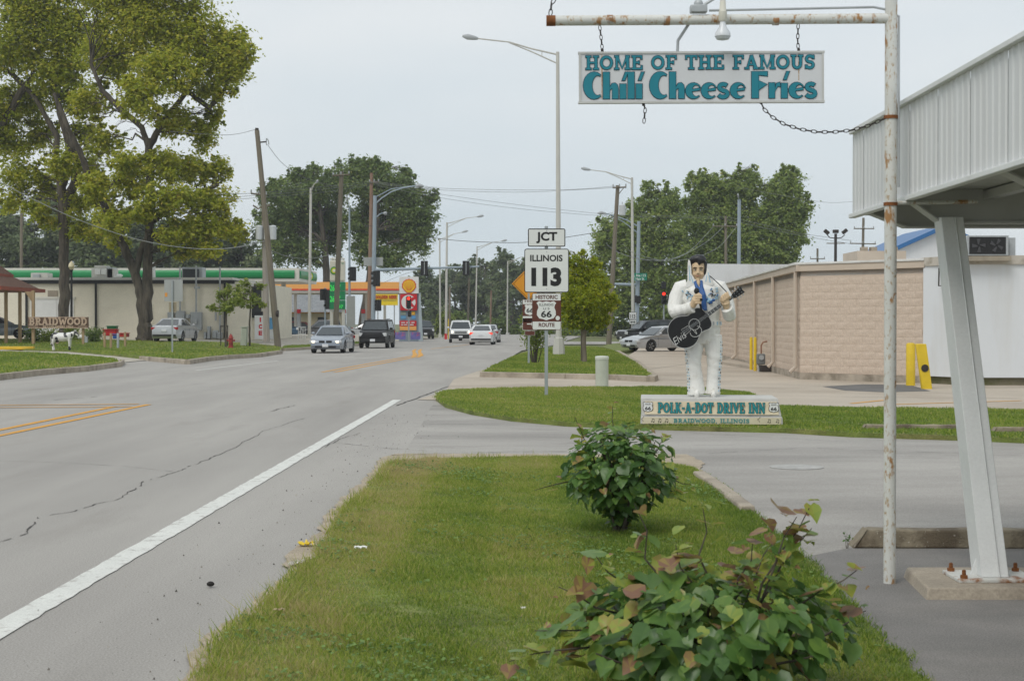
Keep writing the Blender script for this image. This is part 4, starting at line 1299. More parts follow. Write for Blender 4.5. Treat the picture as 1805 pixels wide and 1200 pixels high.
def girder(y, name='girder', zt=CZ0 + 0.07, tip=0.04, deep=0.20, x1=0.32):
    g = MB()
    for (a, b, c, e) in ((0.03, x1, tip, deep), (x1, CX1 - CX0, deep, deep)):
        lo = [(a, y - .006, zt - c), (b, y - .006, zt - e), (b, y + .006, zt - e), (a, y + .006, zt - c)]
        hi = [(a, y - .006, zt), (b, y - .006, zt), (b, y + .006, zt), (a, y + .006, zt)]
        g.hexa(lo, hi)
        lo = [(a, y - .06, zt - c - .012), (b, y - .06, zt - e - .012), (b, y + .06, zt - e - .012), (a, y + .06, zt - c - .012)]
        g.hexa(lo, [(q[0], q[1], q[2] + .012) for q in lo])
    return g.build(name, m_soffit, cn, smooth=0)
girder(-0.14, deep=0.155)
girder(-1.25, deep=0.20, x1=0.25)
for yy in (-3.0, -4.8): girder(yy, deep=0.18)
pr = MB()
for xx in (0.55, 1.3, 2.2):
    pr.box((xx, (CY0 - CY1) / 2, CZ0 + 0.035), (0.07, CY1 - CY0 - 0.1, 0.05))
pr.build('purlin', m_soffit, cn, smooth=0)
# pillar: a box section leaning in towards the canopy, on a bolted plate
pl = thing('canopy_pillar', 'white leaning steel pillar on a bolted base under the canopy', 'pillar', G(1745, 1040, 0.0))
pb = pl.location.copy()
top = A(1672, 384, 9.32) - pb
def ring(c, hx, hy): return [(c[0] - hx, c[1] - hy, c[2]), (c[0] + hx, c[1] - hy, c[2]), (c[0] + hx, c[1] + hy, c[2]), (c[0] - hx, c[1] + hy, c[2])]
mb = MB()
bt_ = Vector((0.0, 0, 0.092))
mb.hexa(ring(bt_, 0.078, 0.10), ring(top, 0.068, 0.08))
mb.hexa(ring(bt_ + Vector((0.02, -0.112, 0)), 0.004, 0.006), ring(top + Vector((0.015, -0.088, 0)), 0.004, 0.004))
mb.build('shaft', m_wpaint, pl, bevel=0.006)
mb = MB()
for sx in (-1, 1):
    mb.prism([(0.075, 0), (0.115, 0), (0.075, 0.12)], -0.006, 0.006, 0, Matrix.Translation((0, 0, 0.092)) @ Matrix.Diagonal((sx, 1, 1, 1)) @ Matrix.Rotation(R(90), 4, 'X'))
mb.build('gusset', m_wpaint, pl)
MB().box((0, 0, 0.082), (0.46, 0.34, 0.02)).build('base_plate', mat('rusty_plate', (0.55, 0.55, 0.52), var=0.1, vs=8, col2=(0.24, 0.10, 0.035), c2s=7, c2lo=0.52, c2hi=0.62), pl, bevel=0.004)
bm_ = MB().lathe([(0.022, 0), (0.022, 0.018), (0.012, 0.02), (0.012, 0.045), (0.004, 0.05)], 8).mesh('bolt', m_rust)
for bx, by in ((-.19, -.13), (.19, -.13), (-.19, .13), (.19, .13)):
    inst('bolt', bm_, pl, (bx, by, 0.092))
MB().hexa([(-.47, -.36, 0.0), (.95, -.36, 0.0), (.95, .42, 0.0), (-.40, .42, 0.0)], [(-.45, -.33, .072), (.95, -.33, .072), (.95, .40, .072), (-.38, .40, .072)]).build('footing', m_curb, pl, bevel=0.01)

# pole with the bracket arm
pole = thing('sign_pole', 'rust stained white pipe pole with a long arm carrying the hanging sign', 'pole', G(1568, 1030, 0.0))
PD = pole.location.y
px0 = pole.location.x
def PL(px, py, dd=0.0): return A(px, py, PD + dd) - pole.location
mb = MB()
ptop = PL(1568, -120)
mb.tube([(0, 0, -0.05), (0, 0, ptop.z)], 0.0365, 14)
mb.build('post', m_rusty, pole)
az = PL(1568, 33).z
xa = PL(964, 37).x
MB().tube([(-0.02, 0, az), (xa, 0, PL(964, 37).z)], 0.0305, 14).build('arm', m_rusty, pole)
MB().tube([(xa + 0.05, 0, PL(964, 37).z), (xa - 0.003, 0, PL(964, 37).z)], 0.0325, 14).build('arm_cap', m_rust, pole)
for bx in (1075, 1175, 1367):
    p = PL(bx, 36)
    MB().tube([(p.x - 0.018, 0, p.z), (p.x + 0.018, 0, p.z)], 0.0312, 14).build('rust_band', mat('rust_band', (0.32, 0.17, 0.08), var=0.4, vs=25, col2=(0.5, 0.49, 0.46), c2s=20, c2lo=0.5, c2hi=0.6), pole)
for by in (1078, 705, 640):
    pass
MB().tube([PL(1572, 358) + Vector((0, 0.0, 0)), PL(1572, 358) + Vector((0.55, 0.15, 0.02))], 0.012, 8).build('stay', m_rusty, pole)
mb = MB()
for zy in (360, 207):
    z = PL(1568, zy).z
    mb.tube([(0, 0, z - 0.01), (0, 0, z + 0.01)], 0.042, 14)
mb.build('clamp', m_rust, pole)
# conduit, junction box, flood bulb
cond = [PL(1570, 330) + Vector((0.045, -.01, 0)), PL(1570, 70) + Vector((0.045, -.01, 0)), PL(1575, 30) + Vector((0.03, -.01, 0)), PL(1560, 17), PL(1540, 13), PL(1400, 16), PL(1250, 19)]
MB().tube(cond, 0.0075, 8).build('conduit', m_galv, pole)
jb = PL(1231, 17)
mb = MB()
mb.box((jb.x, -0.005, jb.z), (0.10, 0.06, 0.045))
mb.ell((jb.x, -0.005, jb.z + 0.03), (0.028, 0.028, 0.03))
mb.build('junction_box', m_galv, pole, bevel=0.006)
mb = MB()
mb.tube([jb + Vector((0.01, -.02, 0.01)), PL(1262, -4), PL(1272, -20)], 0.009, 8)
mb.tube([jb + Vector((-0.02, .02, -0.03)), PL(1195, 72, .05), PL(1194, 94, .05)], 0.009, 8)
mb.build('lamp_arm', m_galv, pole)
bl = PL(1274, 30, -0.08)
MB().lathe([(0.010, 0.12), (0.016, 0.10), (0.020, 0.035), (0.024, 0.03), (0.024, -0.02), (0.018, -0.03)], 14, 0, Matrix.Translation(bl)).build('lamp_holder', mat('cream_plastic', (0.62, 0.60, 0.52), var=0.08), pole)
MB().lathe([(0.016, -0.03), (0.022, -0.06), (0.045, -0.095), (0.047, -0.115), (0.036, -0.132), (0.008, -0.138)], 18, 0, Matrix.Translation(bl)).build('flood_bulb', mat('frosted_glass', (0.62, 0.64, 0.66), rough=0.25, var=0.02), pole)

# hanging sign
sc = PL(1236, 137) + pole.location
SW, SH = 427 / S(PD), 87 / S(PD)
hs = thing('hanging_sign', 'white hanging board advertising chili cheese fries in teal letters', 'sign', (sc.x, sc.y, sc.z), 0)
hs.rotation_euler = (0, R(-0.25), 0)
m_board = mat('sign_board', (0.60, 0.61, 0.62), rough=0.5, var=0.03, vs=3, col2=(0.50, 0.49, 0.47), c2s=3, c2lo=0.6, c2hi=0.8)
m_teal = mat('teal_letters', (0.012, 0.20, 0.26), rough=0.5, var=0.05)
m_navy = mat('letter_outline', (0.006, 0.02, 0.045), rough=0.6, var=0.0)
MB().box((0, 0, 0), (SW, 0.022, SH)).build('board', m_board, hs, bevel=0.003)
mb = MB()
for sz in (-1, 1): mb.box((0, 0, sz * SH / 2), (SW + 0.02, 0.034, 0.012))
for sx in (-1, 1): mb.box((sx * SW / 2, 0, 0), (0.012, 0.032, SH - 0.013))
mb.build('frame', mat('aluminium_trim', (0.52, 0.52, 0.5), rough=0.45, var=0.1, vs=6, col2=(0.2, 0.12, 0.07), c2s=4, c2lo=0.68, c2hi=0.75), hs)
for txt, font, w, h, zc, xc, g in (('HOME OF THE FAMOUS', SLAB, 405, 25, 111, 1234, 0.0026), ('Chili Cheese Fries', DECO, 412, 47, 151, 1234, 0.0026)):
    for gr, mm, yy in ((g, m_navy, -0.0112), (-0.0006, m_teal, -0.0142)):
        glyph_words(txt, font, w / S(PD), h / S(PD), 0.002, gr, mm, hs, ((xc - 1236) / S(PD), yy, (137 - zc) / S(PD)))
m_stain = mat('rust_stain', (0.45, 0.30, 0.17), var=0.4, vs=60, col2=(0.6, 0.58, 0.55), c2s=40, c2lo=0.5, c2hi=0.6)
mb = MB()
for sxp, ln in ((1061, 78), (1407, 60)):
    x = (sxp - 1236) / S(PD)
    mb.add([(x - .004, -0.0115, SH / 2 - .01), (x - .002, -0.0115, SH / 2 - .01 - ln / S(PD)), (x + .002, -0.0115, SH / 2 - .01 - ln / S(PD)), (x + .005, -0.0115, SH / 2 - .01)], [(0, 1, 2, 3)])
mb.build('rust_streak', m_stain, hs, smooth=0)

link = MB()
pts = [(0.011 * math.cos(t), 0, 0.024 * math.sin(t)) for t in [i * math.pi / 5 for i in range(11)]]
link.tube(pts, 0.0032, 5, caps=False)
link_me = link.mesh('link', m_iron)
def chain(label, P, n, name='chain', swivel=(), group=None):
    """a chain of links along the polyline P"""
    P = [Vector(p) for p in P]
    t = thing(name, label, 'chain', P[0], group=group)
    L = [0]
    for a, b in zip(P[:-1], P[1:]): L.append(L[-1] + (b - a).length)
    for i in range(n):
        s = (i + 0.5) / n * L[-1]
        j = max(k for k in range(len(P) - 1) if L[k] <= s)
        u = (s - L[j]) / (L[j + 1] - L[j])
        p = P[j].lerp(P[j + 1], u)
        d = (P[j + 1] - P[j]).normalized()
        q = d.to_track_quat('Z', 'Y') @ Euler((0, 0, R(20 if i % 2 else 80))).to_quaternion()
        o = inst('link', link_me, t, p - P[0])
        o.rotation_mode = 'QUATERNION'
        o.rotation_quaternion = q
        s_ = L[-1] / n / 0.038
        o.scale = (min(1, s_) if s_ < 1 else 1, 1, s_)
    for a, b in swivel:
        mb = MB()
        mb.tube([P[0].lerp(P[-1], a) - P[0], P[0].lerp(P[-1], b) - P[0]], 0.0085, 8)
        mb.build('turnbuckle', m_iron, t)
    return t
W = lambda px, py, dd=0.0: A(px, py, PD + dd)
chain('short left chain between the arm and the hanging sign', [W(1057, 46), W(1060, 70), W(1063, 103)], 7, swivel=((0.72, 1.0),), group=None)
chain('short right chain between the arm and the hanging sign', [W(1407, 43), W(1406, 70), W(1408, 103)], 7, swivel=((0.72, 1.0),))
chain('loose broken chain dangling below the hanging sign', [W(1134, 174), W(1137, 195), W(1135, 217)], 5, swivel=((0.0, 0.3),))
cp = [W(1338, 174), W(1347, 193), W(1362, 207), W(1382, 219), W(1410, 228), W(1440, 233), W(1470, 233), W(1500, 230), W(1530, 222), W(1560, 209)]
chain('long slack chain tying the hanging sign to the pole', cp, 26, swivel=())
chain('chain and ring rising from the tip of the arm', [W(970, 28), W(972, 8), W(982, -8), W(1000, -26)], 6)

# wheel stops
def wheel_stop(px, py, label, rz=0.0, ln=1.83):
    t = thing('wheel_stop', label, 'wheel stop', G(px, py, 0.006), rz, group='concrete wheel stops')
    prof = [(-0.10, 0), (0.10, 0), (0.075, 0.125), (-0.075, 0.125)]
    mb = MB()
    nx = 14
    rs_ = random.Random(px)
    ringv = []
    for i in range(nx + 1):
        x = ln * i / nx
        e = 0.07 if i in (0, nx) else 0
        for (a, b) in prof:
            ringv.append((x + (0.09 if (i == 0 and b > 0) else (-0.09 if (i == nx and b > 0) else 0)), a + rs_.uniform(-.003, .003), b * (1 - 0.05 * (i in (0, nx))) + (rs_.uniform(-.006, .003) if b else 0)))
    fs = []
    for i in range(nx):
        for k in range(4):
            k2 = (k + 1) % 4
            fs.append((i * 4 + k, (i + 1) * 4 + k, (i + 1) * 4 + k2, i * 4 + k2))
    fs += [(3, 2, 1, 0), (nx * 4, nx * 4 + 1, nx * 4 + 2, nx * 4 + 3)]
    mb.add(ringv, [f[::-1] for f in fs])
    mb.build('concrete_bar', mat('weathered_bar', (0.27, 0.23, 0.165), rough=0.95, var=0.25, vs=3, col2=(0.12, 0.095, 0.065), c2s=2.5, c2lo=0.5, c2hi=0.62, col3=(0.45, 0.41, 0.34), c3s=40, c3lo=0.62, c3hi=0.7, bump=1, bs=60), t, bevel=0.012)
    return t
wheel_stop(1500, 962, 'large near wheel stop beside the pole and pillar', R(-1.5))
wheel_stop(1513, 763, 'far wheel stop at the lawn edge right of the statue', R(-3))
wheel_stop(1742, 768, 'far wheel stop at the right edge of the picture', R(-3))

# ================================================================== block building
m_block = mat('painted_block', (0.545, 0.445, 0.36), rough=0.9, var=0.07, vs=3, fine=0.12, fs=25, bump=0.8, bs=30)
m_mort = mat('painted_mortar', (0.515, 0.42, 0.34), rough=0.95, var=0.1)
m_trim = mat('beige_trim', (0.50, 0.42, 0.34), rough=0.6, var=0.08, vs=1.5)
m_coping = mat('white_coping', (0.62, 0.62, 0.60), rough=0.5, var=0.08, vs=1, col2=(0.5, 0.48, 0.44), c2s=1.5, c2lo=0.5, c2hi=0.7)
C0 = G(1410, 669)
C1 = G(1628, 676)
C2 = G(1265, 632) + (G(1265, 632) - C0).normalized() * 17
BH = 3.0
bd = thing('block_building', 'long beige split face block building behind the statue', 'building', C0)
def wallpath(a, b): return (b - a), (b - a).length, math.atan2((b - a).y, (b - a).x)
mb = MB()
back = (C2 - C0)
right = (C1 - C0)
r2 = right.normalized() * 12
def up(v, z): return (v.x, v.y, z)
fl = [Vector((0, 0, 0)), right, right + Vector((10, 3, 0)) + back, back]
inn = 0.028
nb, nr_ = back.normalized() * inn, right.normalized() * inn
fl2 = [nb + nr_, right - nr_ * 0.2 + nb, fl[2], back + nr_ - nb]
mb.hexa([up(v, -0.1) for v in fl2], [up(v, BH) for v in fl2])
mb.build('wall_core', m_mort, bd, smooth=0)
mb = MB()
o_ = [v + (-nb - nr_) * 0.6 for v in (fl[0],)] + [fl[1], fl[2], fl[3] - nr_ * 0.6]
mb.hexa([up(v, -0.1) for v in fl], [up(v, 0.19) for v in fl])
mb.build('plinth', mat('stained_plinth', (0.36, 0.31, 0.25), rough=0.9, var=0.2, vs=2, col2=(0.2, 0.17, 0.13), c2s=1.5, c2lo=0.5, c2hi=0.65), bd, smooth=0)
rs = random.Random(12)
blocks = []
for vtx in range(6):
    nx, nz = 5, 3
    bw, bh_, bd_ = 0.396, 0.196, 0.05
    vs, fs = [], []
    for j in range(nz + 1):
        for i in range(nx + 1):
            e = i in (0, nx) or j in (0, nz)
            vs.append((bw * i / nx, -(bd_ * (0.86 if e else 0.92) + (rs.uniform(-.004, .004) if e else rs.uniform(-.012, .022))), bh_ * j / nz))
    for j in range(nz):
        for i in range(nx):
            a = j * (nx + 1) + i
            fs.append((a, a + 1, a + nx + 2, a + nx + 1))
    b0 = len(vs)
    vs += [(0, 0, 0), (bw, 0, 0), (bw, 0, bh_), (0, 0, bh_)]
    c = [0, nx, (nz + 1) * (nx + 1) - 1, nz * (nx + 1)]
    fs += [(b0, b0 + 1) + tuple(range(nx, -1, -1)), (b0 + 2, b0 + 3) + tuple(range(nz * (nx + 1), (nz + 1) * (nx + 1)))]
    fs += [(b0 + 1, b0 + 2) + tuple(range((nz + 1) * (nx + 1) - 1, nx - 1, -(nx + 1))), (b0 + 3, b0) + tuple(range(0, nz * (nx + 1) + 1, nx + 1))]
    mbk = MB().add(vs, fs)
    blocks.append((mbk, mbk.mesh('block', m_block, 60)))
def block_wall(a, b, z0, z1, part_cols, last_cols=0):
    d, L, ang = wallpath(a, b)
    n = int(L / 0.4)
    rest = MB()
    Rz = Matrix.Rotation(ang, 4, 'Z')
    off = a - C0
    nrm = Vector((math.sin(ang), -math.cos(ang), 0))
    for j in range(int((z1 - z0) / 0.2)):
        for i in range(n + 2):
            x = i * 0.4 - (0.2 if j % 2 else 0.0)
            sc = 1.0
            if x < 0: x, sc = 0.0, 0.5
            if x > L - 0.04: break
            if x + 0.4 * sc > L: sc = (L - x) / 0.4
            k = rs.randrange(6)
            p = off + Rz @ Vector((x, 0, 0)) - nrm * 0.058
            p.z = z0 + j * 0.2
            if (i < part_cols) or (last_cols and i >= n - last_cols):
                inst('block', blocks[k][1], bd, p, (0, 0, ang), (sc, 1, 1))
            else:
                rest.add(blocks[k][0].v, blocks[k][0].f, 0, Matrix.Translation(p) @ Rz @ Matrix.Diagonal((sc, 1, 1, 1)))
    if rest.v:
        o = rest.build('block_courses', m_block, bd, 60)
        o['kind'] = 'stuff'
block_wall(C0, C1, 0.2, BH, 99)
block_wall(C2, C0, 0.2, BH, 0, 13)
# nearest blocks of the long wall stay single pieces
L_long = (C2 - C0).length
def roofbox(name, m, a, b, z0, z1, outw, inw, drop=0.0):
    d, L, ang = wallpath(a, b)
    nrm = Vector((math.sin(ang), -math.cos(ang), 0))
    t = d.normalized()
    A0, B0 = a - C0 - t * 0.05, b - C0 + t * 0.05
    lo = [A0 + nrm * outw, B0 + nrm * outw, B0 - nrm * inw, A0 - nrm * inw]
    MB().hexa([up(v, z0) for v in lo], [up(v, z1) for v in lo]).build(name, m, bd, bevel=0.01)
roofbox('fascia', m_trim, C0, C1, BH - 0.02, BH + 0.16, 0.06, 0.3)
roofbox('fascia', m_trim, C2, C0, BH - 0.02, BH + 0.155, 0.12, 0.3)
roofbox('coping', m_coping, C0, C1, BH + 0.16, BH + 0.22, 0.09, 0.6)
roofbox('coping', m_coping, C2, C0, BH + 0.158, BH + 0.23, 0.16, 0.6)
mb = MB()
mb.hexa([up(v, BH - 0.15) for v in fl2], [up(v, BH + 0.12) for v in fl2])
mb.build('roof', m_coping, bd, smooth=0)
dl, LL, an = wallpath(C2, C0)
tl = dl.normalized()
nl_ = Vector((math.sin(an), -math.cos(an), 0))
for s in (0.25, 5.2, 10.2, 16.5, 24.0):
    p = C0 - tl * s - C0 + nl_ * 0.09
    mb = MB()
    mb.tube([(p.x, p.y, BH), (p.x, p.y, 0.35), (p.x + nl_.x * 0.15, p.y + nl_.y * 0.15, 0.2)], 0.055, 6)
    mb.build('downspout', m_trim, bd)
# concrete dock in front of the long wall
q = [G(1270, 642, 0.0), G(1352, 655, 0.0), G(1405, 655.5, 0.0), G(1300, 632, 0.0)]
ds = MB().hexa([up(v, 0) for v in q], [up(v, 0.12) for v in q])
tag(ds.build('concrete_step', m_conc, bevel=0.015), 'low dark edged concrete step along the long block wall', 'step')
# gas meter and pipes
gm = thing('gas_meter', 'grey gas meter with bent pipe at the foot of the block wall', 'gas meter', G(1341, 656))
sm = S(gm.location.y)
MB().box((0, 0, 0.42), (0.26, 0.2, 0.34)).build('meter_body', mat('meter_grey', (0.16, 0.17, 0.17), var=0.1), gm, bevel=0.03)
MB().lathe([(0.08, 0), (0.08, 0.03)], 14, 0, Matrix.Translation((0, -0.11, 0.47)) @ Matrix.Rotation(R(90), 4, 'X')).build('dial', m_galv, gm)
MB().tube([(0.02, 0.05, 0.55), (0.02, 0.05, 0.85), (0.08, 0.08, 0.95), (0.22, 0.1, 0.98)], 0.025, 8).build('pipe', mat('copper_brown', (0.25, 0.12, 0.07), var=0.2), gm)
MB().tube([(-0.05, 0.05, 0.3), (-0.05, 0.05, 0.0)], 0.025, 8).build('pipe', m_galv, gm)
MB().box((0.22, 0, 0.12), (0.5, 0.2, 0.2)).build('valve_box', m_iron, gm, bevel=0.02)

# yellow bollards
m_yel = mat('bollard_yellow', (0.66, 0.46, 0.02), rough=0.5, var=0.08, vs=4, col2=(0.35, 0.25, 0.08), c2s=5, c2lo=0.66, c2hi=0.75)
def bollard(px, py, toppy, w, label, lean=0.0, dd=0):
    p = G(px, py)
    s = S(p.y)
    h = (py - toppy) / s
    mb = MB()
    mb.lathe([(w / s / 2, -0.05), (w / s / 2, h - 0.05), (w / s / 2 * 0.8, h - 0.01), (w / s / 2 * 0.3, h)], 14)
    o = mb.build('bollard', m_yel)
    o.location = p
    o.rotation_euler = (0, R(lean), 0)
    return tag(o, label, 'bollard', 'yellow bollards')
bollard(1324, 652, 594, 5.5, 'slim yellow post nearer the statue by the block wall')
bollard(1331, 654, 594, 5.5, 'slim yellow post nearer the gas meter by the block wall')
bollard(1605, 680, 604, 16, 'upright yellow bollard between block wall and white cold store')
lb = G(1634, 686)
mb = MB()
mb.hexa(ring((0, 0, -0.05), 0.125, 0.05), ring((-0.14, 0.05, 1.07), 0.125, 0.05))
o = tag(mb.build('guard_rail_end', m_yel, bevel=0.02), 'leaning flat yellow guard plate with black scuffs before the cold store', 'guard plate')
o.location = lb
MB().lathe([(0.05, 0), (0.09, 0.002), (0.09, 0.006), (0.05, 0.008)], 12, 0, Matrix.Translation((-0.06, -0.04, 0.5)) @ Matrix.Rotation(R(90), 4, 'X')).build('scuff_mark', m_iron, o)

# white cold store with its condenser
cs0 = Vector((C1.x, C1.y, 0))
cs = thing('cold_store', 'white panelled cold store joined to the block building', 'cold store', cs0)
m_panel = mat('cold_store_panel', (0.66, 0.68, 0.70), rough=0.45, var=0.03, vs=0.8, col2=(0.56, 0.55, 0.52), c2s=0.8, c2lo=0.58, c2hi=0.8, st2=(1, 1, 0.15))
wside = Vector((0.72, -1.3, 0))
wfront = Vector((1.95, -0.02, 0))
z0, z1 = 0.2, 3.02
def pane(a, b, name='panel', m=m_panel):
    d = (b - a)
    t = d.normalized()
    nr = Vector((t.y, -t.x, 0)) * 0.03
    a2, b2 = a + t * 0.006, b - t * 0.006
    lo = [a2 + nr, b2 + nr, b2 - nr, a2 - nr]
    MB().hexa([up(v, z0) for v in lo], [up(v, z1) for v in lo]).build(name, m, cs, bevel=0.004)
pane(Vector((0, 0, 0)), wside)
for i in range(3):
    pane(wside + wfront * i, wside + wfront * (i + 1))
foot = [Vector((0.1, 0, 0)), wside + Vector((0.05, 0.08, 0)), wside + wfront * 3, wside + wfront * 3 + Vector((0, 3, 0)), Vector((0.1, 3, 0))]
mb = MB().prism([(v.x, v.y) for v in foot], -0.05, 0.2)
mb.build('concrete_base', mat('mossy_base', (0.20, 0.18, 0.12), rough=0.95, var=0.25, vs=2, col2=(0.11, 0.11, 0.05), c2s=2, c2lo=0.45, c2hi=0.6), cs, smooth=0)
MB().prism([(v.x, v.y) for v in foot], 0.21, 3.0).build('core', m_panel, cs, smooth=0)
m_weath = mat('weathered_cap', (0.50, 0.46, 0.40), rough=0.9, var=0.2, vs=2, col2=(0.28, 0.25, 0.2), c2s=2, c2lo=0.5, c2hi=0.62)
foot2 = [Vector((-0.02, -0.1, 0)), wside + Vector((-0.08, -0.09, 0)), wside + wfront * 3 + Vector((0, -0.09, 0)), wside + wfront * 3 + Vector((0, 3, 0)), Vector((0, 3, 0))]
MB().prism([(v.x, v.y) for v in foot2], 3.02, 3.24).build('cap', m_weath, cs, smooth=0)
MB().tube([(0.25, -0.75, 2.95), (0.25, -0.85, 3.3), (0.28, -0.9, 3.32), (0.45, -1.0, 3.33)], 0.025, 6).build('pipe', m_iron, cs)
MB().tube([(0.18, -0.75, 2.95), (0.18, -0.72, 2.5), (0.30, -0.95, 2.5)], 0.02, 6).build('pipe', m_iron, cs)
ac = thing('condenser_unit', 'twin fan condenser on the cold store roof', 'air conditioner', A(1734, 458, 38.0))
MB().box((0, 0.0, 0.02), (1.15, 0.7, 0.12)).build('sleeper', mat('old_wood', (0.3, 0.26, 0.2), var=0.2), ac)
MB().box((0, 0, 0.34), (1.05, 0.6, 0.5)).build('housing', m_galv, ac, bevel=0.01)
MB().box((0, -0.302, 0.34), (0.9, 0.02, 0.42)).build('coil_face', mat('black_coil', (0.015, 0.015, 0.016), rough=0.6), ac)
fan = MB()
for k in range(4):
    a = k * math.pi / 2
    fan.hexa(*[[(0.03 * math.cos(a), y_, 0.03 * math.sin(a)), (0.17 * math.cos(a - .25), y_, 0.17 * math.sin(a - .25)), (0.17 * math.cos(a + .3), y_, 0.17 * math.sin(a + .3)), (0.04 * math.cos(a + .8), y_, 0.04 * math.sin(a + .8))] for y_ in (0.0, 0.008)])
fme = fan.mesh('fan', mat('fan_grey', (0.06, 0.06, 0.065), rough=0.5))
inst('fan', fme, ac, (-0.22, -0.325, 0.34))
inst('fan', fme, ac, (0.22, -0.325, 0.34), (0, 0.5, 0))
MB().box((0.68, 0, 0.3), (0.16, 0.2, 0.5)).build('electric_box', m_galv, ac, bevel=0.01)

# white low roof and blue gabled building beyond
wb = thing('white_store', 'long plain white building behind the block building', 'building', A(1300, 575, 92))
mb = MB()
s = S(92)
mb.hexa([(-66 / s, 0, -2), (130 / s, -4, -2), (130 / s, 14, -2), (0 / s, 14, -2)], [(-66 / s, 0, 110 / s), (130 / s, -4, 104 / s), (130 / s, 14, 104 / s), (0 / s, 14, 110 / s)])
mb.build('wall', mat('white_siding', (0.58, 0.59, 0.60), var=0.05, vs=0.5, col2=(0.48, 0.47, 0.45), c2s=0.6, c2lo=0.5, c2hi=0.7, st2=(1, 1, 0.2)), wb, smooth=0)
bg = thing('gabled_building', 'white gabled building with bright blue roof edge beyond the cold store', 'building', A(1662, 575, 80))
s = S(80)
hw, zr, ze = 105 / s, (575 - 405) / s, (575 - 452) / s
M = Matrix.Rotation(R(90), 4, 'X')
MB().prism([(-hw, -2), (hw, -2), (hw, ze), (0, zr), (-hw, ze)], -8, 0, 0, M).build('gable_wall', mat('white_metal_siding', (0.66, 0.67, 0.68), var=0.03, stretch=(8, 1, 0.2), vs=2), bg, smooth=0)
m_blue = mat('blue_roof', (0.03, 0.13, 0.32), rough=0.4, var=0.06)
for sx in (-1, 1):
    MB().prism([(0, zr + 0.02), (sx * (hw + .3), ze - .1), (sx * (hw + .3), ze + .12), (0, zr + .25)], -8.2, 0.35, 0, M).build('roof', m_blue, bg, smooth=0)
# far beige parapet with vents
fp = thing('far_parapet', 'low beige building with roof vents between pole and blue roof', 'building', A(1540, 575, 70))
s = S(70)
MB().box((0, 0, 55 / s), (84 / s, 3, 150 / s)).build('wall', m_trim, fp, smooth=0)
for dx in (-22, -6, 30): MB().box((dx / s, -0.5, 134.2 / s), (10 / s, 0.5, 8 / s)).build('roof_vent', m_curb, fp)

# ================================================================== singer statue on its lettered base
m_suit = mat('white_jumpsuit_paint', (0.74, 0.73, 0.69), rough=0.55, var=0.06, vs=6, col2=(0.56, 0.53, 0.47), c2s=6, c2lo=0.54, c2hi=0.7, fine=0.03)
m_skin = mat('painted_skin', (0.58, 0.43, 0.27), rough=0.55, var=0.05, vs=12)
m_hair = mat('black_hair_paint', (0.012, 0.012, 0.014), rough=0.32, var=0.1, vs=20, spec=0.5, bump=0.6, bs=45, stretch=(1, 0.3, 1))
m_scarf = mat('blue_scarf', (0.02, 0.085, 0.26), rough=0.5, var=0.15, vs=15)
m_ltblue = mat('light_blue_trim', (0.30, 0.48, 0.60), rough=0.5, var=0.2, vs=20)
m_black = mat('gloss_black', (0.010, 0.010, 0.011), rough=0.25, var=0.0)
m_line = mat('white_line', (0.60, 0.60, 0.58), rough=0.5, var=0.05)

m_cream = mat('cream_panel', (0.62, 0.54, 0.38), rough=0.6, var=0.06, vs=3)
m_base = mat('base_stone', (0.50, 0.49, 0.46), rough=0.8, var=0.1, vs=3, col2=(0.36, 0.35, 0.33), c2s=3, c2lo=0.5, c2hi=0.7)
m_tealb = mat('teal_base_letters', (0.02, 0.24, 0.26), rough=0.5, var=0.1)
pd0 = G(1254, 750.5, 0.06)
PRZ = R(-5)
pd = thing('statue_base', 'two step lettered stone base under the singer statue', 'statue base', pd0, PRZ)
sp = S(pd0.y)
W1, W2 = 250 / sp, 246 / sp
H1, H2 = 0.135, 0.40
DP = 1.25
MB().hexa([(-W1 / 2, 0, 0.02), (W1 / 2, 0, 0.02), (W1 / 2, DP, 0.02), (-W1 / 2, DP, 0.02)], [(-W1 / 2 + .01, .01, H1), (W1 / 2 - .01, .01, H1), (W1 / 2 - .01, DP - .01, H1), (-W1 / 2 + .01, DP - .01, H1)]).build('lower_step', m_base, pd, bevel=0.012)
MB().hexa([(-W2 / 2, 0.05, H1), (W2 / 2, 0.05, H1), (W2 / 2, DP - .05, H1), (-W2 / 2, DP - .05, H1)], [(-W2 / 2 - .01, .10, H2), (W2 / 2 - .05, .10, H2), (W2 / 2 - .05, DP - .1, H2), (-W2 / 2 - .01, DP - .1, H2)]).build('upper_step', m_base, pd, bevel=0.012)
MB().hexa([(-W2 / 2 + .05, 0.038, H1 + .03), (W2 / 2 - .04, 0.038, H1 + .03), (W2 / 2 - .04, 0.06, H1 + .03), (-W2 / 2 + .05, 0.06, H1 + .03)],
          [(-W2 / 2 + .05, 0.075, H2 - .05), (W2 / 2 - .07, 0.075, H2 - .05), (W2 / 2 - .07, 0.1, H2 - .05), (-W2 / 2 + .05, 0.1, H2 - .05)]).build('name_panel', m_cream, pd)
MB().box((0, 0.0, 0.076), (W1 - 0.06, 0.012, 0.10)).build('town_panel', mat('cream_panel_low', (0.58, 0.52, 0.38), var=0.08), pd)
m_ink = mat('ink', (0.012, 0.012, 0.012), rough=0.6, var=0)
for gr, mm, yy in ((0.004, m_ink, 0.048), (0.0, m_tealb, 0.044)):
    glyph_words('POLK-A-DOT DRIVE INN', SLAB, 1.56, 0.155, 0.004, gr, mm, pd, (0.0, yy - 0.006, H1 + 0.125))
glyph_words('BRAIDWOOD, ILLINOIS', SLAB, 1.10, 0.058, 0.003, 0, m_tealb, pd, (0.0, -0.009, 0.076))
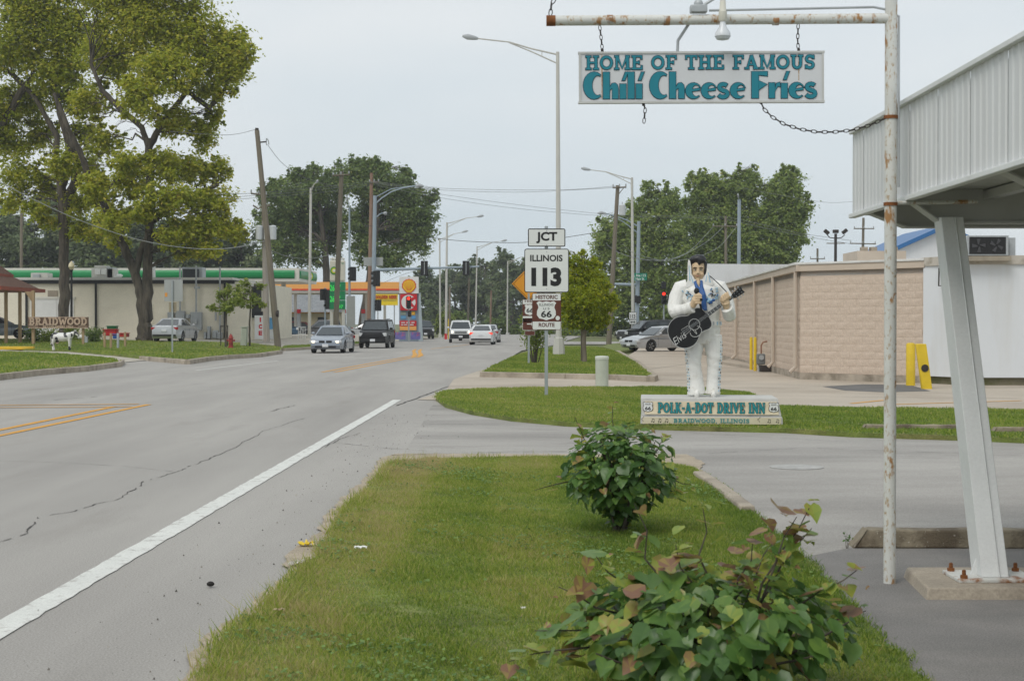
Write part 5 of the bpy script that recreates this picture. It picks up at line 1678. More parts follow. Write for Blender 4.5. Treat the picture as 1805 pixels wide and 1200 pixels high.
def shield_poly(w, h):
    P = [(0, -.5), (.16, -.44), (.36, -.40), (.48, -.22), (.47, -.02), (.40, .16), (.43, .30), (.50, .40), (.36, .50), (.20, .44), (0, .49)]
    Q = P + [(-x, y) for x, y in P[-2:0:-1]]
    return [(x * w, y * h) for x, y in Q]
RX = Matrix.Rotation(R(90), 4, 'X')
m_w_sign = mat('sign_white', (0.68, 0.69, 0.67), rough=0.45, var=0.02)
for sx in (-1, 1):
    cx = sx * 0.91 - 0.01
    sh = MB().prism(shield_poly(0.155, 0.15), 0, 0.004, 0, Matrix.Translation((cx, 0.044, H1 + .135)) @ RX).build('route_shield', m_ink, pd, smooth=0)
    MB().prism(shield_poly(0.14, 0.136), 0, 0.004, 0, Matrix.Translation((cx, 0.0395, H1 + .135)) @ RX).build('shield_face', m_w_sign, sh, smooth=0)
    text('66', 0.09, m_ink, sh, (cx, 0.034, H1 + .115), bold=0.002, width=0.085, height=0.05)
    text('ROUTE', 0.03, m_ink, sh, (cx, 0.034, H1 + .175), width=0.075, height=0.018)
for i, nx in enumerate((-1.0, -0.86, -0.76, -0.66, 0.68, 0.82, 0.94)):
    mb = MB()
    if i in (0, 4):
        mb.tube([(0.012 * math.cos(t) * (1 + t * .12), 0, -0.02 + 0.012 * t + 0.006 * math.sin(t)) for t in [k * .6 for k in range(12)]], 0.0022, 4)
    else:
        mb.ell((-0.006, 0, -0.018), (0.009, 0.003, 0.007), 8, 5)
        mb.tube([(0.002, 0, -0.018), (0.002, 0, 0.025)], 0.0022, 4)
        mb.tube([(0.002, 0, 0.025), (0.03, 0, 0.018)], 0.003, 4)
        mb.ell((0.022, 0, -0.024), (0.009, 0.003, 0.007), 8, 5)
        mb.tube([(0.03, 0, -0.024), (0.03, 0, 0.018)], 0.0022, 4)
    mb.build('music_note', m_ink, pd).location = (nx, -0.009, 0.078)

# --- figure: origin between the feet, front towards -y
st = thing('singer_statue', 'painted statue of a man in a white jumpsuit singing with a black guitar', 'statue', (0, 0, 0))
fx, fy = (1238 - CXP), 0
so = pd0 + Vector((0.0, 0.62, 0))
so.x = (1240 - CXP) / FPX * so.y
st.location = (so.x, so.y, pd0.z + H2)
SS = (704 - 453) / S(so.y) / 2.165
st.scale = (SS, SS, SS)
st.rotation_euler = (0, 0, R(-6))
def Z(zx, zy): return ((zx - 430) / 428.0, (1000 - zy) / 428.0)
b = MB()
b.tube([(0, 0, .80), (0, 0, .88), (0, 0, 1.0), (0, 0, 1.12), (-.02, 0, 1.3), (-.05, 0, 1.5), (-.06, 0, 1.62), (-.07, 0, 1.70), (-.075, 0, 1.78)], [.17, .245, .255, .235, .262, .31, .32, .24, .11], 20, ry=[.14, .18, .19, .18, .20, .205, .185, .14, .10])
b.tube([(-.24, 0, 1.66), (-.34, 0, 1.635), (-.405, -.03, 1.50), (-.435, -.08, 1.36), (-.43, -.13, 1.27)], [.125, .135, .122, .110, .104], 14)
b.tube([(-.435, -.10, 1.28), (-.36, -.20, 1.29), (-.26, -.30, 1.325), (-.165, -.37, 1.355)], [.106, .096, .088, .092], 14)
b.tube([(.12, 0, 1.66), (.235, 0, 1.635), (.315, -.02, 1.50), (.365, -.05, 1.36), (.385, -.09, 1.24)], [.125, .135, .12, .108, .104], 14)
b.tube([(.388, -.07, 1.235), (.38, -.18, 1.235), (.355, -.27, 1.30), (.335, -.315, 1.345)], [.104, .098, .092, .094], 14)
b.tube([(-.13, 0, .92), (-.14, -.02, .76), (-.155, -.06, .60), (-.15, -.05, .45), (-.125, -.02, .26), (-.105, -.02, .03)], [.155, .145, .125, .115, .122, .140], 16)
b.tube([(.13, 0, .92), (.15, -.01, .76), (.165, -.02, .60), (.165, -.01, .45), (.155, 0, .26), (.145, -.01, .03)], [.15, .138, .118, .107, .105, .112], 16)
body = remeshed(b, 'body', m_suit, st, 0.008, 4)
# soft folds pressed into the cloth
me = body.data
co = np.empty(len(me.vertices) * 3, np.float32)
me.vertices.foreach_get('co', co)
co = co.reshape(-1, 3)
nn = np.empty(len(me.vertices) * 3, np.float32)
me.vertices.foreach_get('normal', nn)
nn = nn.reshape(-1, 3)
fold = 0.0035 * np.sin(co[:, 2] * 46 + co[:, 0] * 18 + 2 * np.sin(co[:, 0] * 9)) * np.exp(-((co[:, 2] - .55) / .2) ** 2) + 0.005 * np.sin(co[:, 0] * 60 + co[:, 2] * 20) * np.exp(-((co[:, 2] - 1.28) / .12) ** 2) * (np.abs(co[:, 0]) > .2)
co += nn * fold[:, None]
me.vertices.foreach_set('co', co.ravel())
me.update()
for x, y, rx in ((-.10, -.13, .075), (.15, -.10, .068)):
    mb = MB()
    mb.tube([(x, y + .12, .045), (x, y + .03, .045), (x, y - .05, .036), (x, y - .085, .026)], [rx, rx, rx * .9, rx * .45], 12, ry=[.05, .05, .038, .022])
    remeshed(mb, 'shoe', m_suit, st, 0.008, 4)
# head
hx, hz = -.085, 0.0
h = MB()
h.ell((hx, -.005, 1.955), (.112, .13, .155), 20, 14)
h.tube([(hx, -.02, 1.90), (hx, -.045, 1.82), (hx, -.06, 1.765)], [.102, .088, .045], 16, ry=[.115, .095, .05])
h.tube([(hx, -.01, 1.66), (hx, -.005, 1.84)], [.085, .078], 14)
h.ell((hx, -.115, 1.768), (.034, .025, .024), 10, 8)
h.tube([(hx, -.128, 1.925), (hx, -.150, 1.885), (hx, -.165, 1.860)], [.012, .016, .022], 8)
h.ell((hx - .018, -.145, 1.855), (.012, .012, .010), 8, 6)
h.ell((hx + .018, -.145, 1.855), (.012, .012, .010), 8, 6)
for s_ in (-1, 1):
    h.ell((hx + s_ * .045, -.118, 1.955), (.034, .014, .012), 10, 6)
    h.ell((hx + s_ * .055, -.100, 1.855), (.034, .025, .032), 10, 6)
    h.ell((hx + s_ * .112, .01, 1.90), (.014, .03, .045), 8, 6)
h.ell((hx, -.135, 1.822), (.036, .012, .012), 10, 6)
head = remeshed(h, 'head', m_skin, st, 0.007, 3)
for s_ in (-1, 1):
    e = MB().ell((hx + s_ * .044, -.124, 1.918), (.022, .009, .0075), 10, 6).build('eye', mat('eye_white', (0.6, 0.58, 0.52), rough=0.3), head)
    MB().ell((hx + s_ * .044, -.1325, 1.917), (.008, .002, .0075), 8, 5).build('iris', m_ink, e)
    MB().tube([(hx + s_ * .066, -.120, 1.921), (hx + s_ * .044, -.1335, 1.928), (hx + s_ * .022, -.131, 1.921)], .0032, 6).build('eyelid', m_ink, head)
    MB().tube([(hx + s_ * .078, -.112, 1.944), (hx + s_ * .05, -.134, 1.956), (hx + s_ * .018, -.138, 1.946)], [.004, .008, .006], 6).build('eyebrow', m_hair, head)
MB().tube([(hx - .044, -.126, 1.832), (hx - .02, -.143, 1.825), (hx + .012, -.145, 1.823), (hx + .046, -.124, 1.836)], [.003, .0055, .0055, .003], 6).build('mouth', mat('lip_paint', (0.33, 0.13, 0.09), rough=0.5), head)
hr = MB()
hr.ell((hx, .03, 2.00), (.135, .135, .145), 18, 12)
hr.ell((hx + .01, -.075, 2.085), (.115, .075, .068), 16, 10)
hr.ell((hx + .035, -.105, 2.065), (.075, .05, .055), 14, 8)
hr.ell((hx - .06, -.07, 2.075), (.07, .06, .06), 12, 8)
hr.tube([(hx + .01, -.105, 2.06), (hx + .02, -.128, 2.015), (hx + .015, -.134, 1.985)], [.04, .026, .008], 8)
for s_ in (-1, 1):
    hr.tube([(hx + s_ * .112, -.03, 2.04), (hx + s_ * .116, -.055, 1.96), (hx + s_ * .108, -.065, 1.885), (hx + s_ * .100, -.07, 1.845)], [.03, .022, .02, .012], 8)
hr.ell((hx, .08, 1.90), (.12, .07, .13), 14, 10)
remeshed(hr, 'hair', m_hair, st, 0.009, 3)
# collar wings, scarf, chest ornament
def zpoly(pts, y0, y1, name, m, parent=st, bevel=0.004):
    P = [Z(*p) for p in pts]
    o = MB().prism(P, -y1, -y0, 0, RX).build(name, m, parent, smooth=0, bevel=bevel)
    return o
cl = zpoly([(330, 112), (342, 120), (350, 160), (352, 205), (378, 248), (376, 272), (345, 285), (322, 296), (312, 286), (326, 245), (326, 160)], -.135, -.095, 'collar_wing', m_suit)
cr = zpoly([(452, 165), (462, 180), (472, 225), (496, 268), (488, 280), (455, 278), (424, 268), (432, 235), (445, 205)], -.135, -.095, 'collar_wing', m_suit)
for par, pts in ((cl, [(333, 150), (337, 150), (345, 250), (338, 250)]), (cl, [(345, 215), (349, 215), (366, 262), (360, 266)]), (cr, [(456, 195), (460, 195), (476, 262), (468, 262)]), (cr, [(447, 215), (451, 215), (446, 258), (440, 255)])):
    zpoly(pts, -.137, -.134, 'collar_stripe', m_ltblue, par, 0)
sc_ = MB()
sc_.tube([(hx - .05, -.11, 1.755), (hx - .02, -.17, 1.66), (-.015, -.225, 1.52), (0.005, -.235, 1.36), (0.01, -.25, 1.30)], [.022, .03, .04, .045, .042], 8, ry=[.02, .02, .02, .02, .02])
sc_.tube([(hx + .05, -.11, 1.755), (hx + .05, -.165, 1.67), (.0, -.222, 1.54), (0.005, -.232, 1.4)], [.022, .028, .035, .035], 8, ry=[.02, .02, .02, .02])
remeshed(sc_, 'scarf', m_scarf, st, 0.008, 2)
MB().ell((hx + .005, -.12, 1.70), (.035, .045, .07), 10, 8).build('throat', m_skin, st)
orn = random.Random(3)
for cx_, cz_, n_ in ((-.26, 1.55, 9), (-.17, 1.47, 6), (.15, 1.58, 9), (.10, 1.50, 7), (.19, 1.48, 5)):
    for k in range(n_):
        a_ = orn.uniform(0, 3.1)
        x, z_ = cx_ + orn.uniform(-.06, .06), cz_ + orn.uniform(-.06, .06)
        yb = -.20 * math.sqrt(max(0.05, 1 - ((x + .05) / .345) ** 2))
        o = MB().ell((0, 0, 0), (.026, .012, .008), 8, 5).build('chest_ornament', m_ltblue if k % 3 else m_scarf if k % 2 else m_iron, st)
        o.location = (x, yb - .004, z_)
        o.rotation_euler = (0, a_, -x * 1.5)
for k in range(8):
    o = MB().ell((0, 0, 0), (.03, .014, .022), 8, 5).build('chest_ornament', m_scarf if k % 3 else m_ltblue, st)
    o.location = (.085 + orn.uniform(-.05, .06), -.20, 1.455 + orn.uniform(-.035, .04))
# belt and side-seam pattern
bt = MB()
bt.tube([(0, 0, 1.07), (0, 0, 1.15)], [.268, .258], 24, ry=[.200, .195])
belt = bt.build('belt', m_suit, st)
for k in range(9):
    a_ = R(-90 + (k - 2) * 17)
    o = MB().box((0, 0, 0), (.018, .012, .05)).build('belt_stud', m_ltblue if k % 2 else m_galv, belt)
    o.location = (.266 * math.cos(a_), .200 * math.sin(a_), 1.11)
    o.rotation_euler = (0, 0, a_ + R(90))
for side in (-1, 1):
    for k in range(17):
        z_ = 0.09 + k * 0.046
        if side < 0:
            x = np.interp(z_, [.03, .26, .45, .6, .76, .92], [-.247, -.243, -.262, -.280, -.290, -.285])
            yb = np.interp(z_, [.03, .6, .92], [-.03, -.06, -.02])
        else:
            x = np.interp(z_, [.03, .26, .45, .6, .76, .92], [.257, .260, .270, .283, .290, .280])
            yb = np.interp(z_, [.03, .6, .92], [-.01, -.02, 0])
        for dy in (-.035, -.075):
            o = MB().ell((0, 0, 0), (.006, .012, .017), 6, 4).build('seam_ornament', m_ltblue if (k + int(dy * 100)) % 3 else m_iron, st)
            o.location = (float(x) - side * (.008 if dy > -.05 else .03), float(yb) + dy, z_)
            o.rotation_euler = (R(30 if k % 2 else -30), 0, 0)
# hands: a fist round the microphone and one round the guitar neck
def hand(name, wrist, palm, fingers, thumb, pr):
    hb = MB()
    hb.tube([wrist, Vector(wrist).lerp(Vector(palm), .5), palm], [.048, .052, pr], 10)
    hb.ell(palm, (pr, pr * .8, pr), 10, 8)
    for f in fingers + [thumb]:
        rr = [.020, .020, .018, .014] if f is not thumb else [.022, .021, .018, .013]
        hb.tube(f, rr[:len(f)], 7)
        hb.ell(f[-1], (.014, .014, .014), 7, 5)
    return remeshed(hb, name, m_skin, st, 0.0055, 2)
mx, mz = Z(392, 372)
fg = []
for k in range(4):
    z_ = mz + .052 - k * .036
    s_ = (1.0, 1.06, 1.0, .85)[k]
    fg.append([(mx - .055, -.40, z_), (mx - .015, -.463 - .006 * s_, z_ + .004), (mx + .045 * s_, -.455, z_ + .003), (mx + .042 * s_, -.405, z_ - .002)])
hl = hand('hand', (-.175, -.365, 1.36), (mx - .035, -.405, mz - .005), fg, [(mx - .05, -.41, mz + .03), (mx - .03, -.43, mz + .075), (mx + .01, -.455, mz + .085), (mx + .035, -.455, mz + .07)], .062)
MB().lathe([(.012, 0), (.022, .004), (.022, .010), (.012, .014)], 10, 0, Matrix.Translation((mx + .045, -.478, mz - .005)) @ RX).build('ring', m_black, hl)
mc = MB()
mc.tube([(mx + .05, -.40, mz - .16), (mx + .022, -.425, mz - .02), (mx - .01, -.43, mz + .08)], [.016, .019, .024], 10)
mc.ell((mx - .022, -.435, mz + .125), (.042, .042, .048), 12, 8)
remeshed(mc, 'microphone', mat('microphone_black', (0.012, 0.012, 0.012), rough=0.6, bump=0.5, bs=200), st, 0.005, 2)
gx, gz = Z(562, 388)
fg = []
for k in range(4):
    u = -.045 + k * .036
    ux, uz = gx + u * .77 + .02, gz + u * .6 + .06
    s_ = (.9, 1.05, 1.08, .95)[k]
    fg.append([(ux + .02, -.33, uz - .045), (ux - .015, -.405, uz - .02 * s_), (ux - .035 * s_, -.405, uz + .035 * s_), (ux - .028 * s_, -.365, uz + .05 * s_)])
hand('hand', (.338, -.31, 1.335), (gx + .012, -.345, gz - .01), fg, [(gx - .03, -.34, gz - .03), (gx - .055, -.37, gz + .02), (gx - .05, -.385, gz + .065), (gx - .035, -.38, gz + .095)], .068)
# guitar
ga = R(36)
gt = bpy.data.objects.new('guitar', None)
gl0 = Z(312, 573)
gu = Matrix.Translation((gl0[0], -.30, gl0[1])) @ Matrix.Rotation(-ga, 4, 'Y')
def bodyshape(g=0.0):
    key = [(-.262, 0), (-.252, .085), (-.215, .165), (-.14, .228), (-.04, .255), (.06, .232), (.135, .178), (.19, .160), (.25, .172), (.32, .190), (.375, .165), (.405, .10), (.412, 0)]
    pts = key + [(x, -y) for x, y in key[-2:0:-1]]
    # Chaikin rounding
    for _ in range(2):
        q = []
        for i in range(len(pts)):
            a_, b_ = pts[i], pts[(i + 1) % len(pts)]
            q += [(a_[0] * .75 + b_[0] * .25, a_[1] * .75 + b_[1] * .25), (a_[0] * .25 + b_[0] * .75, a_[1] * .25 + b_[1] * .75)]
        pts = q
    return [(x * (1 + g), y * (1 + g)) for x, y in pts]
def gpart(mb, name, m, parent=None, **k):
    o = mb.build(name, m, parent or gbody, **k)
    if parent is None: pass
    return o
gbody = MB().prism(bodyshape(), -.055, .05, 0, gu @ RX).build('guitar', m_black, st, smooth=30, bevel=.006)
rimp = bodyshape(-.012)
MB().tube([gu @ Vector((x, -.051, y)) for x, y in rimp + rimp[:1]], .0032, 4).build('binding', m_line, gbody)
def gline(P, r=.004, name='outline'):
    return MB().tube([gu @ Vector((x, -.0515, y)) for x, y in P], r, 4).build(name, m_line, gbody)
gline([(.165 + .082 * math.cos(t), .0 + .082 * math.sin(t)) for t in [k * .3 for k in range(22)]], .0035, 'rosette')
gline([(.095 + .004 * k, v) for k, v in enumerate((-.03, -.07, -.11, -.135, -.14, -.13, -.105, -.08))] , .0035, 'pickguard_line')
gline([(.12 + .09 * math.cos(t), -.10 + .075 * math.sin(t)) for t in [2.6 + k * .3 for k in range(16)]], .0035, 'pickguard_line')
MB().box((-.055, -.053, 0), (.022, .008, .16), 0, 0, gu).build('bridge', m_black, gbody)
gline([(-.045, -.05), (-.045, .05), (.075, .04), (.075, -.04), (-.045, -.05)], .003, 'bridge_line')
nk = MB().hexa([tuple(gu @ Vector(p)) for p in ((.36, -.062, -.030), (.86, -.062, -.024), (.86, -.020, -.024), (.36, -.010, -.030))], [tuple(gu @ Vector(p)) for p in ((.36, -.062, .030), (.86, -.062, .024), (.86, -.020, .024), (.36, -.010, .030))]).build('neck', m_black, gbody, smooth=0)
for x in (.42, .47, .525, .585, .65, .72, .795):
    MB().box((x, -.0635, 0), (.0055, .004, .05), 0, 0, gu).build('fret', m_line, nk)
for k in range(6):
    z_ = -.018 + k * .0072
    MB().tube([gu @ Vector((-.05, -.0665, z_ * 1.3)), gu @ Vector((.87, -.0665, z_))], .0009, 4).build('string', m_galv, gbody)
hd = MB().prism([(.86, -.026), (.90, -.045), (1.055, -.052), (1.045, .0), (1.055, .052), (.90, .045), (.86, .026)], .012, .05, 0, gu @ RX).build('headstock', m_black, gbody, smooth=0, bevel=.004)
for k in range(3):
    for s_ in (-1, 1):
        MB().ell((0, 0, 0), (.011, .009, .014), 8, 6).build('tuning_peg', m_galv, hd).location = gu @ Vector((.915 + k * .05, -.03, s_ * .066))
        MB().ell((0, 0, 0), (.006, .006, .006), 6, 5).build('string_post', m_galv, hd).location = gu @ Vector((.915 + k * .05, -.053, s_ * .026))
et = text('Elvis', 0.17, m_line, gbody, (0, 0, 0), extrude=0.001, shear=0.35, width=.22, height=.105, bold=-0.002)
et.matrix_local = gu @ Matrix.Translation((-.135, -.0565, -.035)) @ Matrix.Rotation(R(90), 4, 'X') @ Matrix.Rotation(R(2), 4, 'Z')
strap = MB()
pa, pb_ = Z(462, 212), Z(580, 330)
strap.tube([(pa[0], -.10, pa[1]), (pa[0] + .06, -.19, pa[1] - .055), (pa[0] + .15, -.235, pa[1] - .14), (pb_[0], -.30, pb_[1])], .008, 6, ry=.014)
strap.build('strap', m_black, st)

# ================================================================== signs, poles, lamps, wires
m_post = mat('galvanised_post', (0.33, 0.36, 0.37), rough=0.5, metal=0.2, var=0.1, vs=5)
m_conpole = mat('pale_pole', (0.50, 0.49, 0.45), rough=0.7, var=0.06, vs=2)
m_bluepole = mat('blue_grey_pole', (0.29, 0.35, 0.40), rough=0.5, var=0.06, vs=2)
m_woodpole = mat('weathered_wood_pole', (0.19, 0.165, 0.125), rough=0.95, var=0.25, vs=3, stretch=(3, 3, 0.2), col2=(0.12, 0.10, 0.075), c2s=3, c2lo=0.5, c2hi=0.65)
m_redwood = mat('reddish_wood_pole', (0.24, 0.155, 0.11), rough=0.95, var=0.25, vs=3, stretch=(3, 3, 0.2))
m_lamp = mat('lamp_grey', (0.36, 0.38, 0.39), rough=0.45, var=0.05)
m_sigblack = mat('signal_black', (0.012, 0.012, 0.013), rough=0.6, var=0.05)
m_signback = mat('sign_back', (0.36, 0.37, 0.36), rough=0.5, metal=0.2, var=0.08, vs=2)
m_brown = mat('sign_brown', (0.105, 0.030, 0.018), rough=0.5, var=0.03)
m_orange = mat('sign_orange', (0.65, 0.27, 0.012), rough=0.5, var=0.03)
m_green = mat('sign_green', (0.01, 0.20, 0.12), rough=0.5, var=0.03)
m_black_l = mat('sign_black', (0.012, 0.012, 0.012), rough=0.5, var=0)
m_red_lit = mat('red_lamp', (1.0, 0.04, 0.02), emit=1.6, var=0)
m_lens_off = mat('dark_lens', (0.02, 0.02, 0.02), rough=0.2, var=0)

def rrect(w, h, r, n=4):
    P = []
    for cx, cy, a0 in ((w / 2 - r, h / 2 - r, 0), (-w / 2 + r, h / 2 - r, 90), (-w / 2 + r, -h / 2 + r, 180), (w / 2 - r, -h / 2 + r, 270)):
        P += _arc(cx, cy, r, r, a0, a0 + 90, n)
    return P
def plate(parent, name, w, h, x, y, z, m, border=None, r=0.03, bw=0.014):
    """a flat sign blade of real thickness; border is an inset ring of another colour"""
    o = MB().prism(rrect(w, h, r), -0.004, 0.0, 0, Matrix.Translation((x, y, z)) @ RX).build(name, m_signback, parent, smooth=0)
    f = MB().prism(rrect(w, h, r), 0.0, 0.003, 0, Matrix.Translation((x, y - .0005, z)) @ RX).build('face', m if border is None else border, o, smooth=0)
    if border is not None:
        MB().prism(rrect(w - 2 * bw, h - 2 * bw, max(.005, r - bw)), 0.0, 0.003, 0, Matrix.Translation((x, y - .004, z)) @ RX).build('field', m, o, smooth=0)
    return o

# --- the route assembly in front: JCT / ILLINOIS 113 / HISTORIC ROUTE 66
rb = G(963, 697, 0.07)
rsn = thing('route_sign', 'junction Illinois 113 and brown historic route 66 signs on one post', 'sign', rb)
sr = S(rb.y)
def rz_(py): return (697 - py) / sr
def rx_(px): return (px - 963) / sr
MB().box((0, 0.03, rz_(550)), (0.07, 0.035, 2 * (rz_(550)) + .1)).build('post', m_post, rsn, bevel=0.004)
MB().box((0, 0.02, rz_(437)), (0.05, 0.02, 0.2)).build('bracket', m_post, rsn)
y0 = -0.004
p1 = plate(rsn, 'junction_plate', 66 / sr, 32 / sr, rx_(963.5), y0, rz_(419), m_w_sign, m_black_l, 0.035, 0.02)
text('JCT', 0.25, m_black_l, p1, (rx_(963.5), y0 - .009, rz_(419)), width=37 / sr, height=20 / sr, bold=0.009)
p2 = plate(rsn, 'route_plate', 78.5 / sr, 77 / sr, rx_(963.5), y0 - .002, rz_(477), m_w_sign, m_black_l, 0.05, 0.016)
text('ILLINOIS', 0.15, m_black_l, p2, (rx_(963), y0 - .011, rz_(455)), width=57 / sr, height=11.5 / sr, bold=0.004)
text('113', 0.4, m_black_l, p2, (rx_(963), y0 - .011, rz_(488)), width=53 / sr, height=33 / sr, bold=0.021, space=.95)
p3_ = plate(rsn, 'historic_plate', 51 / sr, 64.5 / sr, rx_(963.5), y0, rz_(549), m_w_sign, m_brown, 0.03, 0.010)
MB().prism([(-25 / sr, -18.5 / sr), (25 / sr, -18.5 / sr), (25 / sr, 18.5 / sr), (-25 / sr, 18.5 / sr)], 0, .003, 0, Matrix.Translation((rx_(963.5), y0 - .0075, rz_(548))) @ RX).build('brown_band', m_brown, p3_, smooth=0)
MB().prism(shield_poly(35 / sr, 34 / sr), 0, .003, 0, Matrix.Translation((rx_(963), y0 - .011, rz_(547.5))) @ RX).build('shield', m_w_sign, p3_, smooth=0)
text('HISTORIC', 0.1, m_brown, p3_, (rx_(963.5), y0 - .008, rz_(523.5)), width=39 / sr, height=7 / sr, bold=0.003)
text('ROUTE', 0.1, m_brown, p3_, (rx_(963.5), y0 - .008, rz_(572.5)), width=28 / sr, height=7 / sr, bold=0.003)
text('66', 0.2, m_black_l, p3_, (rx_(963), y0 - .015, rz_(553.5)), width=19 / sr, height=11.5 / sr, bold=0.005)
text('ILLINOIS', 0.05, m_black_l, p3_, (rx_(963), y0 - .015, rz_(537)), width=25 / sr, height=4.2 / sr)
text('US', 0.05, m_black_l, p3_, (rx_(963), y0 - .015, rz_(544)), width=11 / sr, height=3.6 / sr, space=1.6)
MB().lathe([(0.045, 0), (0.045, 0.003)], 14, 0, Matrix.Translation((rx_(983), y0 - .011, rz_(560.5))) @ RX).build('sticker', m_w_sign, p3_)
for zz in (406.5, 432.5, 444, 509, 522):
    MB().lathe([(0.010, 0), (0.010, 0.006)], 8, 0, Matrix.Translation((rx_(963.5), y0 - .008, rz_(zz))) @ RX).build('bolt', m_post, rsn)

# --- second historic sign and the yellow diamond, further up the verge
r2b = G(932, 641, 0.15)
r2 = thing('route_sign', 'second brown historic route 66 sign half hidden behind the first', 'sign', r2b)
s2 = S(r2b.y)
def q2(px, py): return ((px - 932) / s2, (641 - py) / s2)
MB().box((0, 0.03, q2(0, 580)[1]), (0.07, 0.04, 2 * q2(0, 580)[1] + .1)).build('post', m_post, r2)
x, z_ = q2(934, 548)
ph = plate(r2, 'historic_plate', 26 / s2, 40 / s2, x, 0, z_, m_w_sign, m_brown, .02, .01)
MB().prism([(-12.5 / s2, -10 / s2), (12.5 / s2, -10 / s2), (12.5 / s2, 11 / s2), (-12.5 / s2, 11 / s2)], 0, .003, 0, Matrix.Translation((x, -.008, q2(0, 547)[1])) @ RX).build('brown_band', m_brown, ph, smooth=0)
MB().prism(shield_poly(19 / s2, 19 / s2), 0, .003, 0, Matrix.Translation((x, -.0115, q2(0, 546)[1])) @ RX).build('shield', m_w_sign, ph, smooth=0)
text('66', .2, m_black_l, ph, (x, -.016, q2(0, 547)[1]), width=12 / s2, height=8 / s2, bold=.004)
text('HIST', .1, m_brown, ph, (x, -.008, q2(0, 531)[1]), width=18 / s2, height=4 / s2, bold=.002)
text('ROUTE', .1, m_brown, ph, (x, -.008, q2(0, 563)[1]), width=18 / s2, height=4 / s2, bold=.002)
x, z_ = q2(934, 571)
pa_ = plate(r2, 'arrow_plate', 26 / s2, 22 / s2, x, 0, z_, m_brown, m_w_sign, .02, .012)
MB().prism([(-.1, -.02), (.06, -.02), (.06, -.07), (.17, 0), (.06, .07), (.06, .02), (-.1, .02)], 0, .003, 0, Matrix.Translation((x, -.009, z_)) @ Matrix.Scale(1.0, 4) @ RX).build('arrow', m_w_sign, pa_, smooth=0)
x, z_ = q2(934, 587)
plate(r2, 'small_plate', 18 / s2, 8 / s2, x, 0, z_, m_brown, m_w_sign, .01, .008)
db = G(932, 632, 0.15)
dm = thing('warning_sign', 'orange yellow diamond sign half hidden behind the route sign', 'sign', db)
s3 = S(db.y)
zc = (632 - 500) / s3
MB().box((0, .04, zc / 2), (.07, .04, zc)).build('post', m_post, dm)
MB().prism([(0, -30 / s3), (30 / s3, 0), (0, 30 / s3), (-30 / s3, 0)], -.004, .003, 0, Matrix.Translation((0, 0, zc)) @ RX).build('diamond_plate', m_orange, dm, smooth=0, bevel=.02)
MB().tube([(-27 / s3, -.007, zc), (0, -.007, zc + 27 / s3), (27 / s3, -.007, zc), (0, -.007, zc - 27 / s3), (-27 / s3, -.007, zc)], .008, 4).build('border', m_black_l, dm)

# --- telecom pedestal
tp = thing('utility_pedestal', 'pale green round utility pedestal on the lawn island', 'utility pedestal', G(1061, 679, 0.07))
st_ = S(tp.location.y)
rr = 11.5 / st_
m_ped = mat('pale_green_plastic', (0.43, 0.46, 0.38), rough=0.5, var=0.06, vs=4)
MB().lathe([(rr, -.03), (rr, 47 / st_)], 22).build('cover', m_ped, tp)
MB().lathe([(rr * 1.06, 46 / st_), (rr * 1.06, 50 / st_), (rr * .95, 51.5 / st_), (rr * .3, 52 / st_)], 22).build('cap', mat('pale_cap', (0.55, 0.57, 0.50), rough=0.5), tp)

# --- pole builders
def light_pole(label, base, top, lamp, m=None, r0=0.11, r1=0.07, name='street_light', truss=True, base_h=0.5, dl=0.0, group='street lights'):
    """base: point on the ground; top, lamp: pixels at the pole's distance (dl: the lamp's own offset in depth)"""
    m = m or m_conpole
    d = base.y
    t = thing(name, label, 'street light', base, group=group)
    P = A(top[0], top[1], d) - base
    MB().tube([(0, 0, -.1), P], [r0, r1], 10).build('pole', m, t)
    if base_h:
        MB().lathe([(r0 * 2.0, -.1), (r0 * 2.0, base_h * .35), (r0 * 1.5, base_h), (r0, base_h * 1.05)], 8).build('pole_base', m, t)
    if lamp:
        L = A(lamp[0], lamp[1], d + dl) - base
        v = L - P
        e = L - v.normalized() * 0.35
        k = v.length
        up_ = Vector((0, 0, 1))
        mid = P.lerp(L, .55) + up_ * (0.02 * k)
        MB().tube([P - up_ * .12, P.lerp(L, .3) + up_ * (-.05), mid, e], [.04, .036, .032, .03], 6).build('arm', m, t)
        if truss:
            MB().tube([P - up_ * (.28 + .06 * k), P.lerp(L, .3) - up_ * (.10 + .02 * k), mid - up_ * .03], [.032, .03, .026], 6).build('brace', m, t)
            q = P.lerp(L, .18)
            MB().tube([q - up_ * .06, q - up_ * (.2 + .035 * k)], .018, 5).build('strut', m, t)
        c = e
        w = v.normalized()
        mb = MB()
        mb.tube([c - w * .02, c + w * .15, c + w * .45, c + w * .68], [.06, .10, .13, .05], 10, ry=[.05, .07, .08, .03])
        mb.build('lamp_head', m_lamp, t)
    return t

def wood_pole(label, base, top, r0=0.15, r1=0.11, m=None, arms=(), extras=None, name='utility_pole', group='utility poles'):
    d = base.y
    t = thing(name, label, 'utility pole', base, group=group)
    P = A(top[0], top[1], d) - base
    MB().tube([(0, 0, -.1), P * .5, P], [r0, (r0 + r1) / 2, r1], 10).build('pole', m or m_woodpole, t)
    for (x0, y0_, x1, y1_) in arms:
        a, b_ = A(x0, y0_, d - .2) - base, A(x1, y1_, d - .2) - base
        c = MB()
        c.tube([a, b_], .055, 4)
        c.build('crossarm', m_woodpole, t)
        for u in (0.03, .5, .97):
            p = a.lerp(b_, u)
            MB().lathe([(.03, 0), (.06, .06), (.04, .1), (.06, .14), (.02, .2)], 8, 0, Matrix.Translation(p + Vector((0, 0, .05)))).build('insulator', m_lamp, t)
    return t

